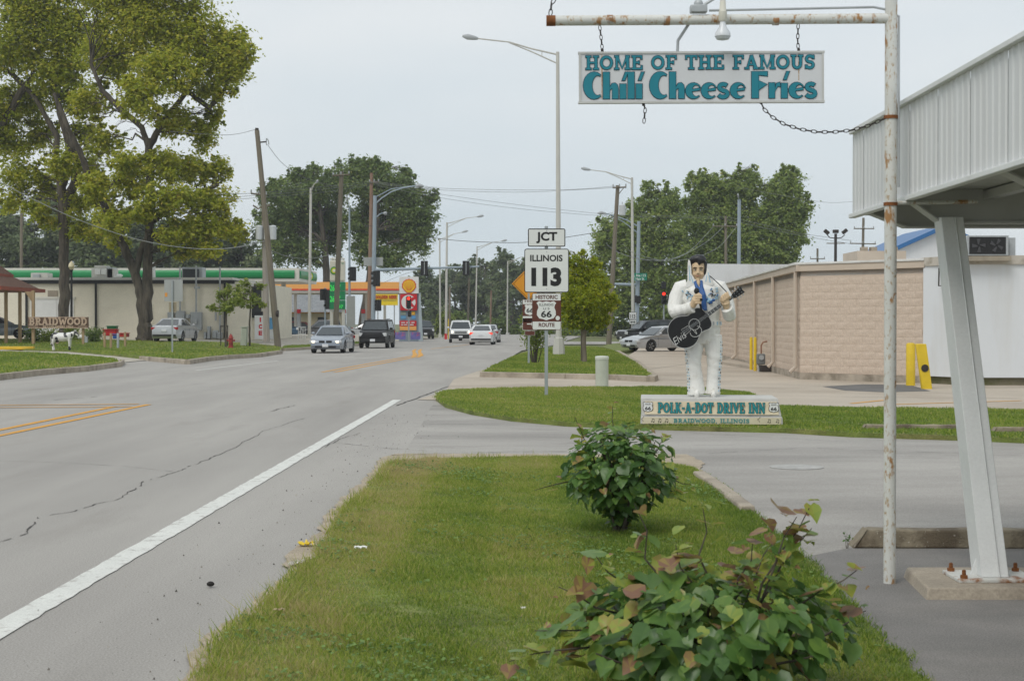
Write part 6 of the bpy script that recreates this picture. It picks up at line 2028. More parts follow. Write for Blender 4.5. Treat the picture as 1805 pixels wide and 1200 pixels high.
light_pole('tall main street light with a long arm over the road', G(985, 625, .15), (983, 92), (828, 66), r0=.135, r1=.075, base_h=.75)
light_pole('second street light with its lamp above the small tree', A(1116, 607, 113), (1114, 313), (1032, 298), r0=.13, r1=.09)
light_pole('far street light, left of the close pair beside the mast arm end', A(776, 597, 172), (775, 420), (820, 408), r0=.11, r1=.08)
light_pole('far street light, right and taller of the close pair beside the mast arm end', A(786, 600, 152), (788, 392), (847, 381), r0=.14, r1=.09)
light_pole('far street light at the free end of the mast arm', A(838, 595, 178), (841, 434), (889, 424), r0=.11, r1=.07)
light_pole('farthest street light with its arm behind the route sign', A(894, 593, 205), (895, 460), (935, 450), r0=.11, r1=.08)
light_pole('pale street light behind the oncoming silver car', A(545, 603, 118), (548, 331), (559, 320), r0=.13, r1=.09, dl=-2.0)
sm_ = light_pole('blue grey pole with globe lamp left of the mast arm', A(616, 603, 126), (616, 365), (612, 350), m_bluepole, r0=.12, r1=.07, truss=False, dl=-1.2)
ra = light_pole('blue grey pole with a small lamp rising above the white store', A(1302, 575, 118), (1303, 352), (1301, 345), m_bluepole, r0=.15, r1=.13, truss=False, dl=-0.8)

def signal_head(parent, c, h, w, lit=None, back=True, rz=0.0, name='signal_head'):
    """a three lamp head; back: its plain rear faces us"""
    M = Matrix.Translation(c) @ Matrix.Rotation(rz, 4, 'Z')
    o = MB().box((0, 0, 0), (w, w * .7, h), 0, 0, M).build(name, m_sigblack, parent, bevel=.02)
    for k in range(3):
        z_ = h * (.32 - .32 * k)
        sg = 1 if back else -1
        MB().lathe([(w * .36, 0), (w * .36, w * .02)], 14, 0, M @ Matrix.Translation((0, sg * w * .36, z_)) @ Matrix.Rotation(R(-90 if back else 90), 4, 'X')).build('lens', m_red_lit if lit == k else m_lens_off, o)
        v = MB()
        n = 9
        vs = []
        for i in range(n):
            a = R(-20 + 220 * i / (n - 1))
            vs += [(w * .42 * math.cos(a), sg * w * .36, z_ + w * .42 * math.sin(a)), (w * .42 * math.cos(a), sg * w * .85, z_ + w * .40 * math.sin(a) - .01)]
        v.add(vs, [(2 * i, 2 * i + 1, 2 * i + 3, 2 * i + 2) for i in range(n - 1)], 0, M)
        v.build('visor', m_sigblack, o)
    return o

# --- left signal mast with the long arm
mbse = A(657, 604, 120)
mt = thing('signal_mast', 'blue grey signal mast with a long arm reaching over the road', 'traffic signal', mbse)
sm = S(120)
def mp(px, py, dd=0.0): return A(px, py, 120 + dd) - mbse
MB().tube([(0, 0, -.1), mp(661, 345)], [.19, .14], 12).build('pole', m_bluepole, mt)
MB().tube([mp(660, 476), mp(845, 470)], [.13, .07], 10).build('mast_arm', m_bluepole, mt)
MB().tube([mp(661, 360), mp(672, 350), mp(690, 338), mp(712, 331), mp(734, 328)], [.06, .055, .05, .045, .04], 8).build('lamp_arm', m_bluepole, mt)
MB().tube([mp(661, 348), mp(690, 333), mp(734, 327)], [.04, .035, .03], 6).build('lamp_arm', m_bluepole, mt)
MB().tube([mp(733, 328), mp(740, 327), mp(747, 328)], [.09, .15, .06], 10).build('lamp_head', m_lamp, mt)
MB().tube([mp(661, 385), mp(670, 377), mp(677, 375)], [.04, .04, .035], 6).build('lamp_arm', m_bluepole, mt)
MB().ell(mp(679, 376), (.16, .16, .14), 10, 8).build('lamp_head', m_lamp, mt)
for px in (748, 821.5):
    hd_ = signal_head(mt, mp(px, 472.5, -.25), 25 / sm, 12 / sm, back=True)
    MB().box(mp(px, 472.5, -.47), (.05, .03, 22 / sm)).build('hanger', m_lamp, hd_)
signal_head(mt, mp(664, 491, -.2), 27 / sm, 11 / sm, back=True, rz=R(60))
signal_head(mt, mp(667, 538, -.2), 20 / sm, 9 / sm, back=True, rz=R(40))
MB().box(mp(658, 461, .25), (34 / sm, .04, 15 / sm)).build('sign_blank', m_signback, mt)
MB().box(mp(710, 477, -.16), (.1, .1, .12)).build('camera_box', m_lamp, mt)
# side pole of the blue grey light with heads
sgp = thing('signal_pole', 'slim signal pole with two black heads left of the price pylon', 'traffic signal', A(573, 600, 119))
def sp_(px, py, dd=0): return A(px, py, 119 + dd) - sgp.location
MB().tube([(0, 0, -.1), sp_(573, 507)], [.07, .06], 8).build('pole', m_bluepole, sgp)
signal_head(sgp, sp_(569, 519, -.15), 20 / S(119), 9 / S(119), back=True, rz=R(-50))
signal_head(sgp, sp_(578, 528, -.15), 34 / S(119), 8 / S(119), back=True, rz=R(70))
sg3 = thing('signal_head_cluster', 'black signal head fixed to the blue grey globe lamp pole', 'traffic signal', A(622, 483, 125.6))
signal_head(sg3, Vector((0, 0, 0)), 25 / S(125.6), 10 / S(125.6), back=True, rz=R(50))
def lit_signal(px, base_py, top_py, d, label, w=8, h=22):
    t = thing('traffic_light', label, 'traffic light', A(px, base_py, d))
    f = lambda x, y, dd=0: A(x, y, d + dd) - t.location
    MB().tube([(0, 0, -.1), f(px, top_py + 4)], [.07, .055], 8).build('pole', m_post, t)
    signal_head(t, f(px, top_py + h / 2, -.25), h / S(d), w / S(d), lit=0, back=False)
    return t
lt = lit_signal(720.5, 601, 522, 128, 'traffic light showing red before the red circle sign')
signal_head(lt, A(722, 553, 127.7) - lt.location, .5, .3, back=False, name='pedestrian_head')
lr = lit_signal(1170, 600, 514, 118, 'traffic light showing red left of the statue')
signal_head(lr, A(1170, 503, 117.7) - lr.location, .5, .35, back=True, name='backed_head')

# --- right signal mast with street name
rmb = A(1122, 600, 116)
rm = thing('signal_mast', 'blue grey signal mast carrying the green street name sign', 'traffic signal', rmb)
f = lambda px, py, dd=0.0: A(px, py, 116 + dd) - rmb
MB().tube([(0, 0, -.1), f(1126, 390)], [.18, .13], 12).build('pole', m_bluepole, rm)
MB().tube([f(1123, 502), f(1066, 500)], [.12, .08], 10).build('mast_arm', m_bluepole, rm)
MB().tube([f(1126, 400), f(1105, 388), f(1075, 378), f(1066, 376)], [.05, .045, .04, .035], 8).build('lamp_arm', m_bluepole, rm)
MB().tube([f(1126, 412), f(1100, 392), f(1080, 381)], [.04, .035, .03], 6).build('lamp_arm', m_bluepole, rm)
MB().tube([f(1068, 376), f(1060, 375), f(1053, 376)], [.06, .13, .05], 10).build('lamp_head', m_lamp, rm)
signal_head(rm, f(1126, 528, -.2), 13 / S(116), 9 / S(116), back=True, rz=R(80))
sgn = MB().box(f(1127, 488, -.45), (27 / S(116), .03, 13 / S(116))).build('street_name_sign', m_green, rm, bevel=.01)
text('IL Rte 113', .2, m_w_sign, sgn, f(1127, 485.5, -.47), width=22 / S(116), height=4.6 / S(116), bold=.004)
text('Main St', .2, m_w_sign, sgn, f(1128, 491.5, -.47), width=15 / S(116), height=4.2 / S(116), bold=.004)
# small 113 marker on the second light pole
d113 = 112.6
ms = thing('route_marker', 'small white 113 marker with two way arrow on the second light pole', 'sign', A(1115.5, 600, d113))
f = lambda px, py, dd=0.0: A(px, py, d113 + dd) - ms.location
s4 = S(d113)
pk = plate(ms, 'number_plate', 13.5 / s4, 13 / s4, *f(1115.5, 556.5), m_w_sign, m_black_l, .05, .025)
text('113', .3, m_black_l, pk, f(1115.5, 557.5, -.012), width=8.5 / s4, height=7 / s4, bold=.008)
pk2 = plate(ms, 'arrow_plate', 13 / s4, 8 / s4, *f(1115.5, 567.5), m_w_sign, m_black_l, .04, .02)
mb = MB()
mb.prism([(-.2, 0), (-.1, .09), (-.1, .03), (.1, .03), (.1, .09), (.2, 0), (.1, -.09), (.1, -.03), (-.1, -.03), (-.1, -.09)], 0, .004, 0, Matrix.Translation(f(1115.5, 567.5, -.009)) @ RX)
mb.build('arrow', m_black_l, pk2, smooth=0)
MB().tube([f(1115.5, 549, .05), f(1115.5, 601, .05)], .04, 6).build('post', m_post, ms)

# --- wooden utility poles
wl = wood_pole('leaning wooden utility pole beside the ice box', GL(490, 610, .03), (453, 230), .19, .13, arms=())
d = wl.location.y
f = lambda px, py, dd=0.0: A(px, py, d + dd) - wl.location
MB().tube([f(459, 251), f(470, 250)], .04, 6).build('bracket_arm', m_iron, wl)
MB().tube([f(470, 244), f(473, 248), f(474, 254), f(470, 256), f(469, 250), f(470, 244)], .03, 6).build('insulator', m_lamp, wl)
MB().tube([f(452, 236), f(453, 226)], .10, 8).build('pole_cap', m_iron, wl)
MB().tube([f(487, 553), f(491, 553)], .21, 8).build('band', m_iron, wl)
wg = wood_pole('shorter grey utility pole carrying three transformers beside the leaning one', GL(470, 600, .02), (466, 388), .20, .17, mat('grey_wood_pole', (0.30, 0.27, 0.235), rough=.9, var=.15, vs=3, stretch=(3, 3, .2)), arms=((442, 341, 470, 345),))
d = wg.location.y
f = lambda px, py, dd=0.0: A(px, py, d + dd) - wg.location
MB().tube([f(466, 390), f(464, 330)], [.17, .12], 8).build('pole_top', m_woodpole, wg)
for px in (457, 471, 481):
    MB().lathe([(.19, -.45), (.22, -.42), (.22, .38), (.19, .42), (.08, .46)], 12, 0, Matrix.Translation(f(px, 410, -.4))).build('transformer', mat('transformer_grey', (0.50, 0.52, 0.53), rough=.4, var=.05), wg)
MB().tube([f(446, 362), f(455, 368), f(463, 364), f(476, 362)], .05, 6).build('crossarm', m_woodpole, wg)
wood_pole('wooden utility pole crossing in front of the price pylon', A(591, 602, 105), (602, 303), .20, .15, arms=((586, 310, 616, 308),))
wood_pole('reddish topped utility pole just behind the signal mast', A(650, 602, 124), (655, 305), .19, .13, m_redwood, arms=((651, 322, 668, 321),))
wr = wood_pole('wooden utility pole with transformer above the small tree', A(1073, 606, 106), (1089, 327), .19, .13, arms=((1080, 331, 1104, 330),))
d = wr.location.y
f = lambda px, py, dd=0.0: A(px, py, d + dd) - wr.location
MB().lathe([(.18, -.40), (.22, -.36), (.22, .30), (.19, .34), (.04, .38), (.04, .55)], 12, 0, Matrix.Translation(f(1097, 370, -.3))).build('transformer', mat('transformer_grey', (0.5, 0.5, 0.5)), wr)
MB().tube([f(1091, 342), f(1099, 332)], .03, 5).build('brace', m_woodpole, wr)
wood_pole('distant wooden pole standing in front of the poplars', A(1280, 570, 140), (1279, 381), .15, .12, arms=((1256, 399, 1300, 399),))
wood_pole('far wooden pole right of the mast arm, nearer the pale lights', A(824, 597, 190), (827, 490), .15, .11)
wood_pole('far wooden pole at the edge of the wood left of the route sign', A(864, 596, 215), (866, 512), .15, .11, m_redwood)
wood_pole('far thin pole beside the pale pair of lights', A(792, 598, 160), (793, 505), .13, .10)
wood_pole('twin crossarm power pole above the block building roof', A(1519, 560, 150), (1522, 384), .17, .12, arms=((1505, 403, 1541, 403), (1498, 429, 1544, 430)))
wood_pole('thin pole at the far left behind the gazebo', A(37, 560, 135), (38, 372), .16, .12, arms=())
wood_pole('low crossarm pole far behind the block building roof', A(1441, 560, 170), (1441, 438), .15, .11, arms=((1428, 456, 1454, 456),))
# floodlight mast over the roof
fm = thing('floodlight_mast', 'dark mast with three floodlights above the block building', 'floodlight', A(1472, 560, 100))
f = lambda px, py, dd=0.0: A(px, py, 100 + dd) - fm.location
MB().tube([(0, 0, 0), f(1473, 412)], [.11, .09], 8).build('mast', m_iron, fm)
MB().tube([f(1458, 414), f(1463, 419), f(1473, 420), f(1483, 419), f(1489, 414)], .03, 6).build('crossarm', m_iron, fm)
MB().tube([f(1457, 429), f(1489, 429)], .035, 5).build('crossarm', m_woodpole, fm)
for px, py, a in ((1457, 409, 40), (1473, 408, 0), (1489, 408, -40)):
    o = MB().box((0, 0, 0), (.36, .3, .22)).build('floodlight', m_iron, fm, bevel=.03)
    o.location = f(px, py)
    o.rotation_euler = (0, R(a), 0)

# --- wires
m_wire = mat('wire', (0.16, 0.165, 0.17), rough=0.8, var=0)
def wire(label, pts, r=0.014, m=None):
    P = [A(*p) for p in pts]
    Q = []
    for i in range(len(P) - 1):
        p0, p1_, p2_, p3__ = P[max(0, i - 1)], P[i], P[i + 1], P[min(len(P) - 1, i + 2)]
        for k in range(6):
            t = k / 6
            Q.append(0.5 * ((2 * p1_) + (p2_ - p0) * t + (2 * p0 - 5 * p1_ + 4 * p2_ - p3__) * t * t + (3 * p1_ - p0 - 3 * p2_ + p3__) * t ** 3))
    Q.append(P[-1])
    o = MB().tube([q - P[0] for q in Q], r, 5).build('overhead_wire', m or m_wire)
    o.location = P[0]
    return tag(o, label, 'wire', 'overhead wires')
m_palewire = mat('pale_cable', (0.30, 0.31, 0.31), rough=0.7, var=0)
wire('thick pale cable sagging across the left trees to the grey pole', [(-30, 305, 88), (60, 352, 89), (150, 392, 90), (250, 424, 91), (340, 438, 92), (410, 437, 93), (466, 425, 94)], .022, m_palewire)
wire('thin wire from the left tree crowns to the leaning pole top', [(300, 232, 88), (385, 238, 89), (420, 236, 89.5), (452, 228, 90)])
wire('wire running down right from the leaning pole bracket', [(472, 256, 90), (500, 290, 94), (540, 315, 103), (598, 330, 105)])
wire('upper wire of the bundle between grey pole and reddish pole', [(395, 342, 92), (460, 340, 96), (560, 330, 110), (655, 320, 123)])
wire('middle wire of the bundle between grey pole and reddish pole', [(395, 348, 92), (460, 344, 96), (560, 335, 110), (655, 323, 123)])
wire('lower wire of the bundle between grey pole and reddish pole', [(395, 353, 92), (460, 348, 96), (560, 340, 110), (655, 326, 123)])
wire('upper wire from the reddish pole to the right hand transformer pole', [(658, 320, 123), (760, 331, 120), (900, 335, 114), (1010, 334, 110), (1088, 328, 106)])
wire('second wire from the reddish pole to the right hand transformer pole', [(658, 322, 123), (760, 334, 120), (900, 339, 114), (1010, 335, 110), (1100, 330, 106)])
wire('wire descending from the reddish pole towards the poplars', [(660, 323, 123), (760, 340, 124), (880, 357, 127), (1000, 371, 131), (1100, 379, 135), (1279, 382, 140)])
wire('lower wire descending from the reddish pole towards the poplars', [(660, 326, 123), (760, 346, 124), (880, 364, 127), (1000, 376, 131), (1100, 382, 135), (1279, 385, 140)])
wire('black cable hanging between the mast and the poplar clump', [(640, 396, 122), (770, 420, 118), (860, 427, 114), (930, 427, 112), (1000, 418, 109), (1078, 405, 106)], .02, m_iron)
wire('wire from the far poplar pole down right to the roof', [(1279, 382, 140), (1340, 395, 130), (1410, 411, 122), (1500, 424, 110)])
wire('lower wire from the far poplar pole down right to the roof', [(1279, 386, 140), (1340, 400, 130), (1410, 415, 122), (1500, 430, 110)])
wire('drooping wire from transformer pole to the poplar pole crossarm', [(1068, 428, 106), (1090, 445, 110), (1150, 459, 120), (1210, 446, 130), (1257, 400, 140)], .016, m_palewire)
wire('second drooping wire from transformer pole to the poplar pole', [(1098, 430, 106), (1120, 447, 110), (1180, 458, 120), (1240, 430, 132), (1275, 400, 140)], .016, m_palewire)
wire('lowest drooping wire from transformer pole to the poplar pole', [(1070, 432, 106), (1110, 452, 112), (1190, 460, 122), (1260, 440, 133), (1298, 400, 140)], .016, m_palewire)
wire('high far wire leaving the poplars to the right edge', [(1300, 330, 150), (1440, 355, 140), (1500, 356, 135), (1600, 352, 130)])
wire('lower cable from the grey pole to the pylon pole', [(466, 435, 94), (500, 450, 97), (545, 456, 100), (594, 446, 105)], .016, m_palewire)
wire('span wire from the mast arm down to the station canopy', [(740, 474, 121), (700, 488, 130), (660, 505, 145)], .014)

# ================================================================== across the road: store, gazebo, gas stations
m_creamwall = mat('cream_block_wall', (0.74, 0.69, 0.57), rough=0.85, var=0.05, vs=0.8, fine=0.06, fs=12, bump=0.6, bs=8, col2=(0.66, 0.61, 0.50), c2s=0.6, c2lo=0.5, c2hi=0.75, stretch=(1, 1, 1.6))
m_whitefas = mat('white_fascia', (0.64, 0.62, 0.56), rough=0.5, var=0.03, vs=1)
m_greenband = mat('green_band', (0.01, 0.24, 0.075), rough=0.35, var=0.05)
m_greenlite = mat('light_green_band', (0.08, 0.45, 0.08), rough=0.35, var=0.05)
m_boxgrey = mat('electrical_grey', (0.34, 0.36, 0.37), rough=0.5, var=0.1, vs=3)
m_orangefas = mat('orange_fascia', (0.78, 0.38, 0.10), rough=0.45, var=0.03)
m_redband = mat('red_band', (0.62, 0.05, 0.02), rough=0.45, var=0.03)
m_red = mat('sign_red', (0.55, 0.012, 0.02), rough=0.45, var=0.03)
m_white = mat('plain_white', (0.70, 0.70, 0.68), rough=0.5, var=0.03)
m_dark = mat('dark_opening', (0.02, 0.022, 0.025), rough=0.3, var=0)

def bx(par, name, m, x0, x1, y0, y1, d, dep, bevel=0, smooth=0):
    """a box whose front face shows between these pixels at distance d"""
    a, b = A(x0, y0, d), A(x1, y1, d)
    c = (a + b) / 2 - par.location
    c.y = d + dep / 2 - par.location.y
    return MB().box(c, (abs(b.x - a.x), dep, abs(a.z - b.z))).build(name, m, par, bevel=bevel, smooth=smooth)

DW = 104.0
cst = thing('cream_store', 'long low cream painted store with black roof edge across the road', 'building', A(220, 600, DW))
bx(cst, 'wall', m_creamwall, -120, 437, 497, 606, DW, 16)
bx(cst, 'roof_edge', m_sigblack, -120, 413, 493.5, 500, DW - .2, 16.4)
bx(cst, 'roof_edge', m_whitefas, 405, 440, 499, 505, DW - .15, 16.2)
bx(cst, 'parapet', m_whitefas, -120, 410, 489, 494, DW + 1.2, 14)
for px in (168.5, 396, 46):
    bx(cst, 'downspout', m_sigblack, px - 1.7, px + 1.7, 498, 596, DW - .16, .15)
dr = bx(cst, 'door', m_white, 54, 100, 527, 592, DW - .06, .1)
bx(cst, 'door', m_white, 100.6, 130, 524, 592, DW - .06, .1)
bx(cst, 'door_frame', m_whitefas, 51, 132, 523, 527, DW - .1, .15)
bx(cst, 'vent', mat('brown_vent', (0.33, 0.28, 0.22)), 84, 101, 512, 524, DW - .08, .1)
bx(cst, 'window', m_dark, 439, 460, 500, 560, DW + 1.6, .2)
bx(cst, 'front_wall', m_creamwall, 437, 463, 499, 602, DW + 1.8, 14)
bx(cst, 'wall_patch', mat('pale_patch', (0.66, 0.61, 0.5)), 264, 271, 537, 570, DW - .04, .06)
for i, (x0, x1, y0, y1) in enumerate([(335.5, 355, 550, 582), (295, 305, 550, 572), (309, 325, 548, 574), (327, 334, 554, 561), (365, 370, 575, 597), (359, 363, 585, 597)]):
    o = bx(cst, 'electrical_box', m_boxgrey, x0, x1, y0, y1, DW - .45, .42, .03)
    if i == 0: bx(cst, 'meter', m_lamp, 340, 347, 562, 571, DW - .6, .15, .03)
for px, y0, y1 in ((345.5, 468, 550), (317, 470, 550), (380, 540, 565), (387.5, 470, 590)):
    bx(cst, 'conduit', m_boxgrey, px - 1.4, px + 1.4, y0, y1, DW - .3, .12)
bx(cst, 'conduit', m_boxgrey, 342, 352, 505, 509, DW - .33, .12)
for x0, x1, y0, y1 in ((374, 384, 582, 596), (380, 391, 586, 597)):
    bx(cst, 'gas_meter', m_boxgrey, x0, x1, y0, y1, DW - .5, .3, .05)

def roof_unit(label, parts, d):
    x = sum(p[0] + p[1] for p in parts) / (2 * len(parts))
    t = thing('rooftop_unit', label, 'air conditioner', A(x, 494, d), group='units on the cream store roof')
    for (x0, x1, y0, y1, nm, m) in parts:
        bx(t, nm, m, x0, x1, y0, y1, d - (.2 if nm == 'fan_grille' else 0), 1.2 if nm != 'fan_grille' else .2, .04)
    return t
m_unit = mat('rooftop_white', (0.52, 0.51, 0.47), rough=.5, var=.08, vs=2)
roof_unit('low beige rooftop unit behind the gazebo end of the store', [(54, 84, 481, 493, 'housing', m_unit), (57, 70, 483, 491, 'fan_grille', m_boxgrey), (80, 88, 489, 494, 'curb', m_unit)], DW + 3)
roof_unit('large pale rooftop unit between the two maples', [(161, 201, 473, 494, 'housing', m_unit), (166, 187, 468, 474, 'hood', m_unit), (167, 177, 474, 484, 'fan_grille', m_white), (178, 187, 474, 484, 'fan_grille', m_white), (188, 199, 471, 490, 'coil', m_boxgrey)], DW + 4)
roof_unit('grey rooftop unit with pipes right of the twin maple', [(320, 357, 471, 495, 'housing', m_boxgrey), (322, 350, 474, 492, 'fan_grille', m_dark), (340, 352, 490, 496, 'curb', m_unit)], DW + 3)
vt_ = thing('roof_vent', 'small white dome vent between the rooftop units', 'roof vent', A(211, 494, DW + 3))
MB().lathe([(.14, 0), (.14, .25), (.22, .28), (.22, .36), (.1, .44)], 12).build('dome', m_white, vt_)
vt_ = thing('roof_vent', 'slim white vent pipe beside the twin maple trunk', 'roof vent', A(271, 494, DW + 3))
MB().lathe([(.12, 0), (.12, 1.0), (.17, 1.02), (.17, 1.2), (.05, 1.25)], 12).build('pipe', m_white, vt_)

# --- gazebo
DG = 90.0
gz_ = thing('gazebo', 'open wooden gazebo with brown shingle roof at the left edge', 'gazebo', A(-40, 600, DG))
m_gpost = mat('gazebo_wood', (0.33, 0.23, 0.13), rough=.8, var=.2, vs=4, stretch=(3, 3, .3))
m_gtrim = mat('gazebo_red_trim', (0.30, 0.07, 0.04), rough=.6, var=.1)
m_shing = mat('brown_shingles', (0.13, 0.07, 0.05), rough=.95, var=.3, vs=6, fine=.3, fs=30)
for px, dd in ((10.5, 0), (35, 1.4), (58.5, -1.0), (-80, 0), (-40, 3)):
    a = A(px, 512, DG + dd) - gz_.location
    MB().box((a.x, a.y, a.z / 2 - .2), (.17, .17, a.z + .4)).build('post', m_gpost, gz_, bevel=.01)
def gring(px0, px1, py, d0, d1): 
    a, b = A(px0, py, DG) - gz_.location, A(px1, py, DG + d1) - gz_.location
    return [(a.x, d0, a.z), (b.x, d0, a.z), (b.x, d1, a.z), (a.x, d1, a.z)]
MB().hexa(gring(-180, 79, 510, -2.6, 5.5), gring(-130, 26, 486, -.9, 3.6)).build('lower_roof', m_shing, gz_, smooth=0)
MB().hexa(gring(-182, 80, 512.5, -2.7, 5.6), gring(-182, 80, 506, -2.7, 5.6)).build('eave', m_gtrim, gz_, smooth=0)
MB().hexa(gring(-128, 24, 486, -.8, 3.5), gring(-128, 24, 481, -.8, 3.5)).build('clerestory', m_gtrim, gz_, smooth=0)
MB().hexa(gring(-140, 26, 482, -1.1, 3.8), gring(-60, -20, 452, .9, 1.9)).build('upper_roof', m_shing, gz_, smooth=0)
a = A(58, 514, DG - 1.0) - gz_.location
MB().prism([(0, 0), (-.38, 0), (0, -.55)], -.05, .05, 0, Matrix.Translation((a.x - .08, a.y, a.z)) @ RX).build('brace', m_gpost, gz_)

# --- town sign
DT = 85.0
ts = thing('town_sign', 'routed brown wooden town sign reading Braidwood on the left lawn', 'sign', A(102, 603, DT))
m_routed = mat('sign_wood_brown', (0.13, 0.075, 0.05), rough=.7, var=.1, vs=3)
m_cut = mat('sign_wood_tan', (0.45, 0.33, 0.24), rough=.7, var=.1)
bd_ = bx(ts, 'board', m_routed, 49, 155.5, 558.5, 578.5, DT, .12, .02)
bx(ts, 'border', m_cut, 50, 154.5, 558.6, 559.8, DT - .03, .1); bx(ts, 'border', m_cut, 50, 154.5, 577, 578.3, DT - .03, .1)
for px in (58, 146): bx(ts, 'post', m_gpost, px - 2, px + 2, 574, 606, DT + .14, .12)
c = A(102.5, 566.5, DT - .02) - ts.location
glyph_words('BRAIDWOOD', SLAB, 103 / S(DT), 12.5 / S(DT), .03, 0.01, m_cut, ts, (c.x, c.y, c.z))
c = A(102.5, 575.2, DT - .02) - ts.location
text('ESTABLISHED 1865', .1, m_cut, ts, c, width=54 / S(DT), height=3.6 / S(DT), bold=.006)
for x0, x1 in ((52, 67), (137, 153)): bx(ts, 'rule', m_cut, x0, x1, 574.4, 575.6, DT - .02, .04)
# globe lamp
gl_ = thing('globe_lamp', 'black park lamp with a cream globe between gazebo and maple', 'park lamp', A(126, 602, 97))
f = lambda px, py, dd=0.0: A(px, py, 97 + dd) - gl_.location
MB().tube([(0, 0, -.2), f(126, 478)], [.085, .07], 8).build('pole', m_sigblack, gl_)
MB().lathe([(.07, 0), (.13, .06), (.09, .1)], 10, 0, Matrix.Translation(f(126, 478))).build('collar', m_sigblack, gl_)
MB().lathe([(.10, .1), (.20, .28), (.17, .46), (.06, .58), (.02, .66)], 12, 0, Matrix.Translation(f(126, 478))).build('globe', mat('cream_globe', (0.62, 0.55, 0.36), rough=.4, var=.03), gl_)
# sign seen from behind
sb = thing('road_sign', 'blank grey back of a square road sign on the left lawn', 'sign', GL(304, 621, .05))
d = sb.location.y
f = lambda px, py, dd=0.0: A(px, py, d + dd) - sb.location
zt = f(304, 494).z
MB().box((0, -.03, zt / 2), (.07, .05, zt)).build('post', m_post, sb)
bx(sb, 'panel', m_signback, 289.5, 322, 493, 531, d + .02, .02)
bx(sb, 'small_panel', mat('tan_panel', (0.3, 0.25, 0.17)), 298, 311, 533, 550, d + .02, .02)
bx(sb, 'sticker', mat('orange_sticker', (0.7, 0.3, 0.05)), 290.5, 295, 516, 523, d + .012, .006)
# hydrant
hy = thing('fire_hydrant', 'dull red fire hydrant on the lawn beside the left sapling', 'fire hydrant', GL(407, 613, .05))
sh_ = S(hy.location.y)
m_hyd = mat('hydrant_red', (0.28, 0.035, 0.03), rough=.6, var=.15, vs=6)
k = 25 / sh_ / .80
MB().lathe([(.17 * k, -.02), (.17 * k, .05 * k), (.12 * k, .07 * k), (.12 * k, .5 * k), (.15 * k, .52 * k), (.15 * k, .57 * k), (.11 * k, .6 * k), (.09 * k, .7 * k), (.03 * k, .76 * k), (.03 * k, .8 * k)], 14).build('barrel', m_hyd, hy)
for sx in (-1, 1):
    MB().lathe([(.05 * k, 0), (.05 * k, .08 * k), (.065 * k, .08 * k), (.065 * k, .12 * k)], 10, 0, Matrix.Translation((sx * .1 * k, 0, .42 * k)) @ Matrix.Rotation(R(90 * sx), 4, 'Y')).build('side_nozzle', m_hyd, hy)
MB().lathe([(.08 * k, 0), (.08 * k, .08 * k), (.09 * k, .12 * k)], 10, 0, Matrix.Translation((0, -.1 * k, .36 * k)) @ RX).build('front_nozzle', m_hyd, hy)
# cabinet, ice box, vending box
cb = thing('utility_pedestal', 'pale grey utility pedestal right of the hydrant', 'utility pedestal', GL(429.5, 609.5, .03))
sc4 = S(cb.location.y)
MB().hexa(ring((0, 0, -.05), 5.5 / sc4, .18), ring((.06, 0, 32 / sc4), 5.2 / sc4, .17)).build('cover', m_ped, cb, bevel=.04)
MB().box((.06, 0, 33 / sc4), (12.5 / sc4, .42, .06)).build('cap', m_ped, cb, bevel=.02)
ib = thing('ice_box', 'white ice box with red vertical ICE letters beside the grey pole', 'ice box', A(457, 598, 99))
bx(ib, 'cabinet', m_white, 448.5, 470, 556, 598, 99, 1.0, .03)
bx(ib, 'top_rack', m_sigblack, 448.5, 463, 549, 556, 99.3, .6)
c = ib.location
for ch, py in (('I', 563.5), ('C', 575.5), ('E', 587)):
    text(ch, .3, m_red, ib, A(459, py, 98.99) - c, width=(2.6 if ch == 'I' else 6.2) / S(99), height=8 / S(99), bold=.02)
vb = thing('vending_machine', 'white and blue vending machine behind the grey pole', 'vending machine', A(478, 598, 100))
bx(vb, 'cabinet', m_white, 472.5, 483, 557.5, 598, 100, .9, .03)
bx(vb, 'blue_panel', mat('vending_blue', (0.12, 0.33, 0.55), var=.2, vs=5), 475, 482, 560, 580, 99.97, .05)
# fire-pit style play tubs and short posts
for px, py, lab in ((184.5, 613, 'leftmost short wooden post before the colourful bins'), (195.5, 614, 'second short wooden post before the colourful bins'), (208, 614, 'grey short post before the colourful bins'), (220.5, 611, 'rightmost short wooden post before the colourful bins')):
    p = GL(px, py, .03)
    mb = MB().lathe([(.07, -.05), (.07, .78), (.05, .82)], 8)
    o = mb.build('short_post', m_gpost if 'grey' not in lab else m_boxgrey)
    o.location = p
    tag(o, lab, 'post', 'short posts on the left lawn')
def bin_(label, x0, x1, y0, y1, col, nm):
    t = thing('storage_bin', label, 'bin', A((x0 + x1) / 2, y1, 95), group='colourful bins by the maple')
    m = mat(nm, col, rough=.4, var=.08)
    bx(t, 'tub', m, x0, x1, y0 + 1.5, y1, 95, .6, .04)
    bx(t, 'lid', m, x0 - .6, x1 + .6, y0, y0 + 1.7, 94.95, .7, .02)
bin_('large red bin stacked left of the maple trunk', 181, 205, 580, 592, (0.45, 0.02, 0.02), 'bin_red')
bin_('green bin lying on the red bin', 188, 204, 574, 580, (0.01, 0.14, 0.04), 'bin_green')
bin_('blue bin standing under the low red one', 198.5, 207, 588, 597, (0.03, 0.10, 0.35), 'bin_blue')
bin_('low red bin nearest the maple trunk', 208, 224, 586.5, 594, (0.48, 0.03, 0.02), 'bin_red2')
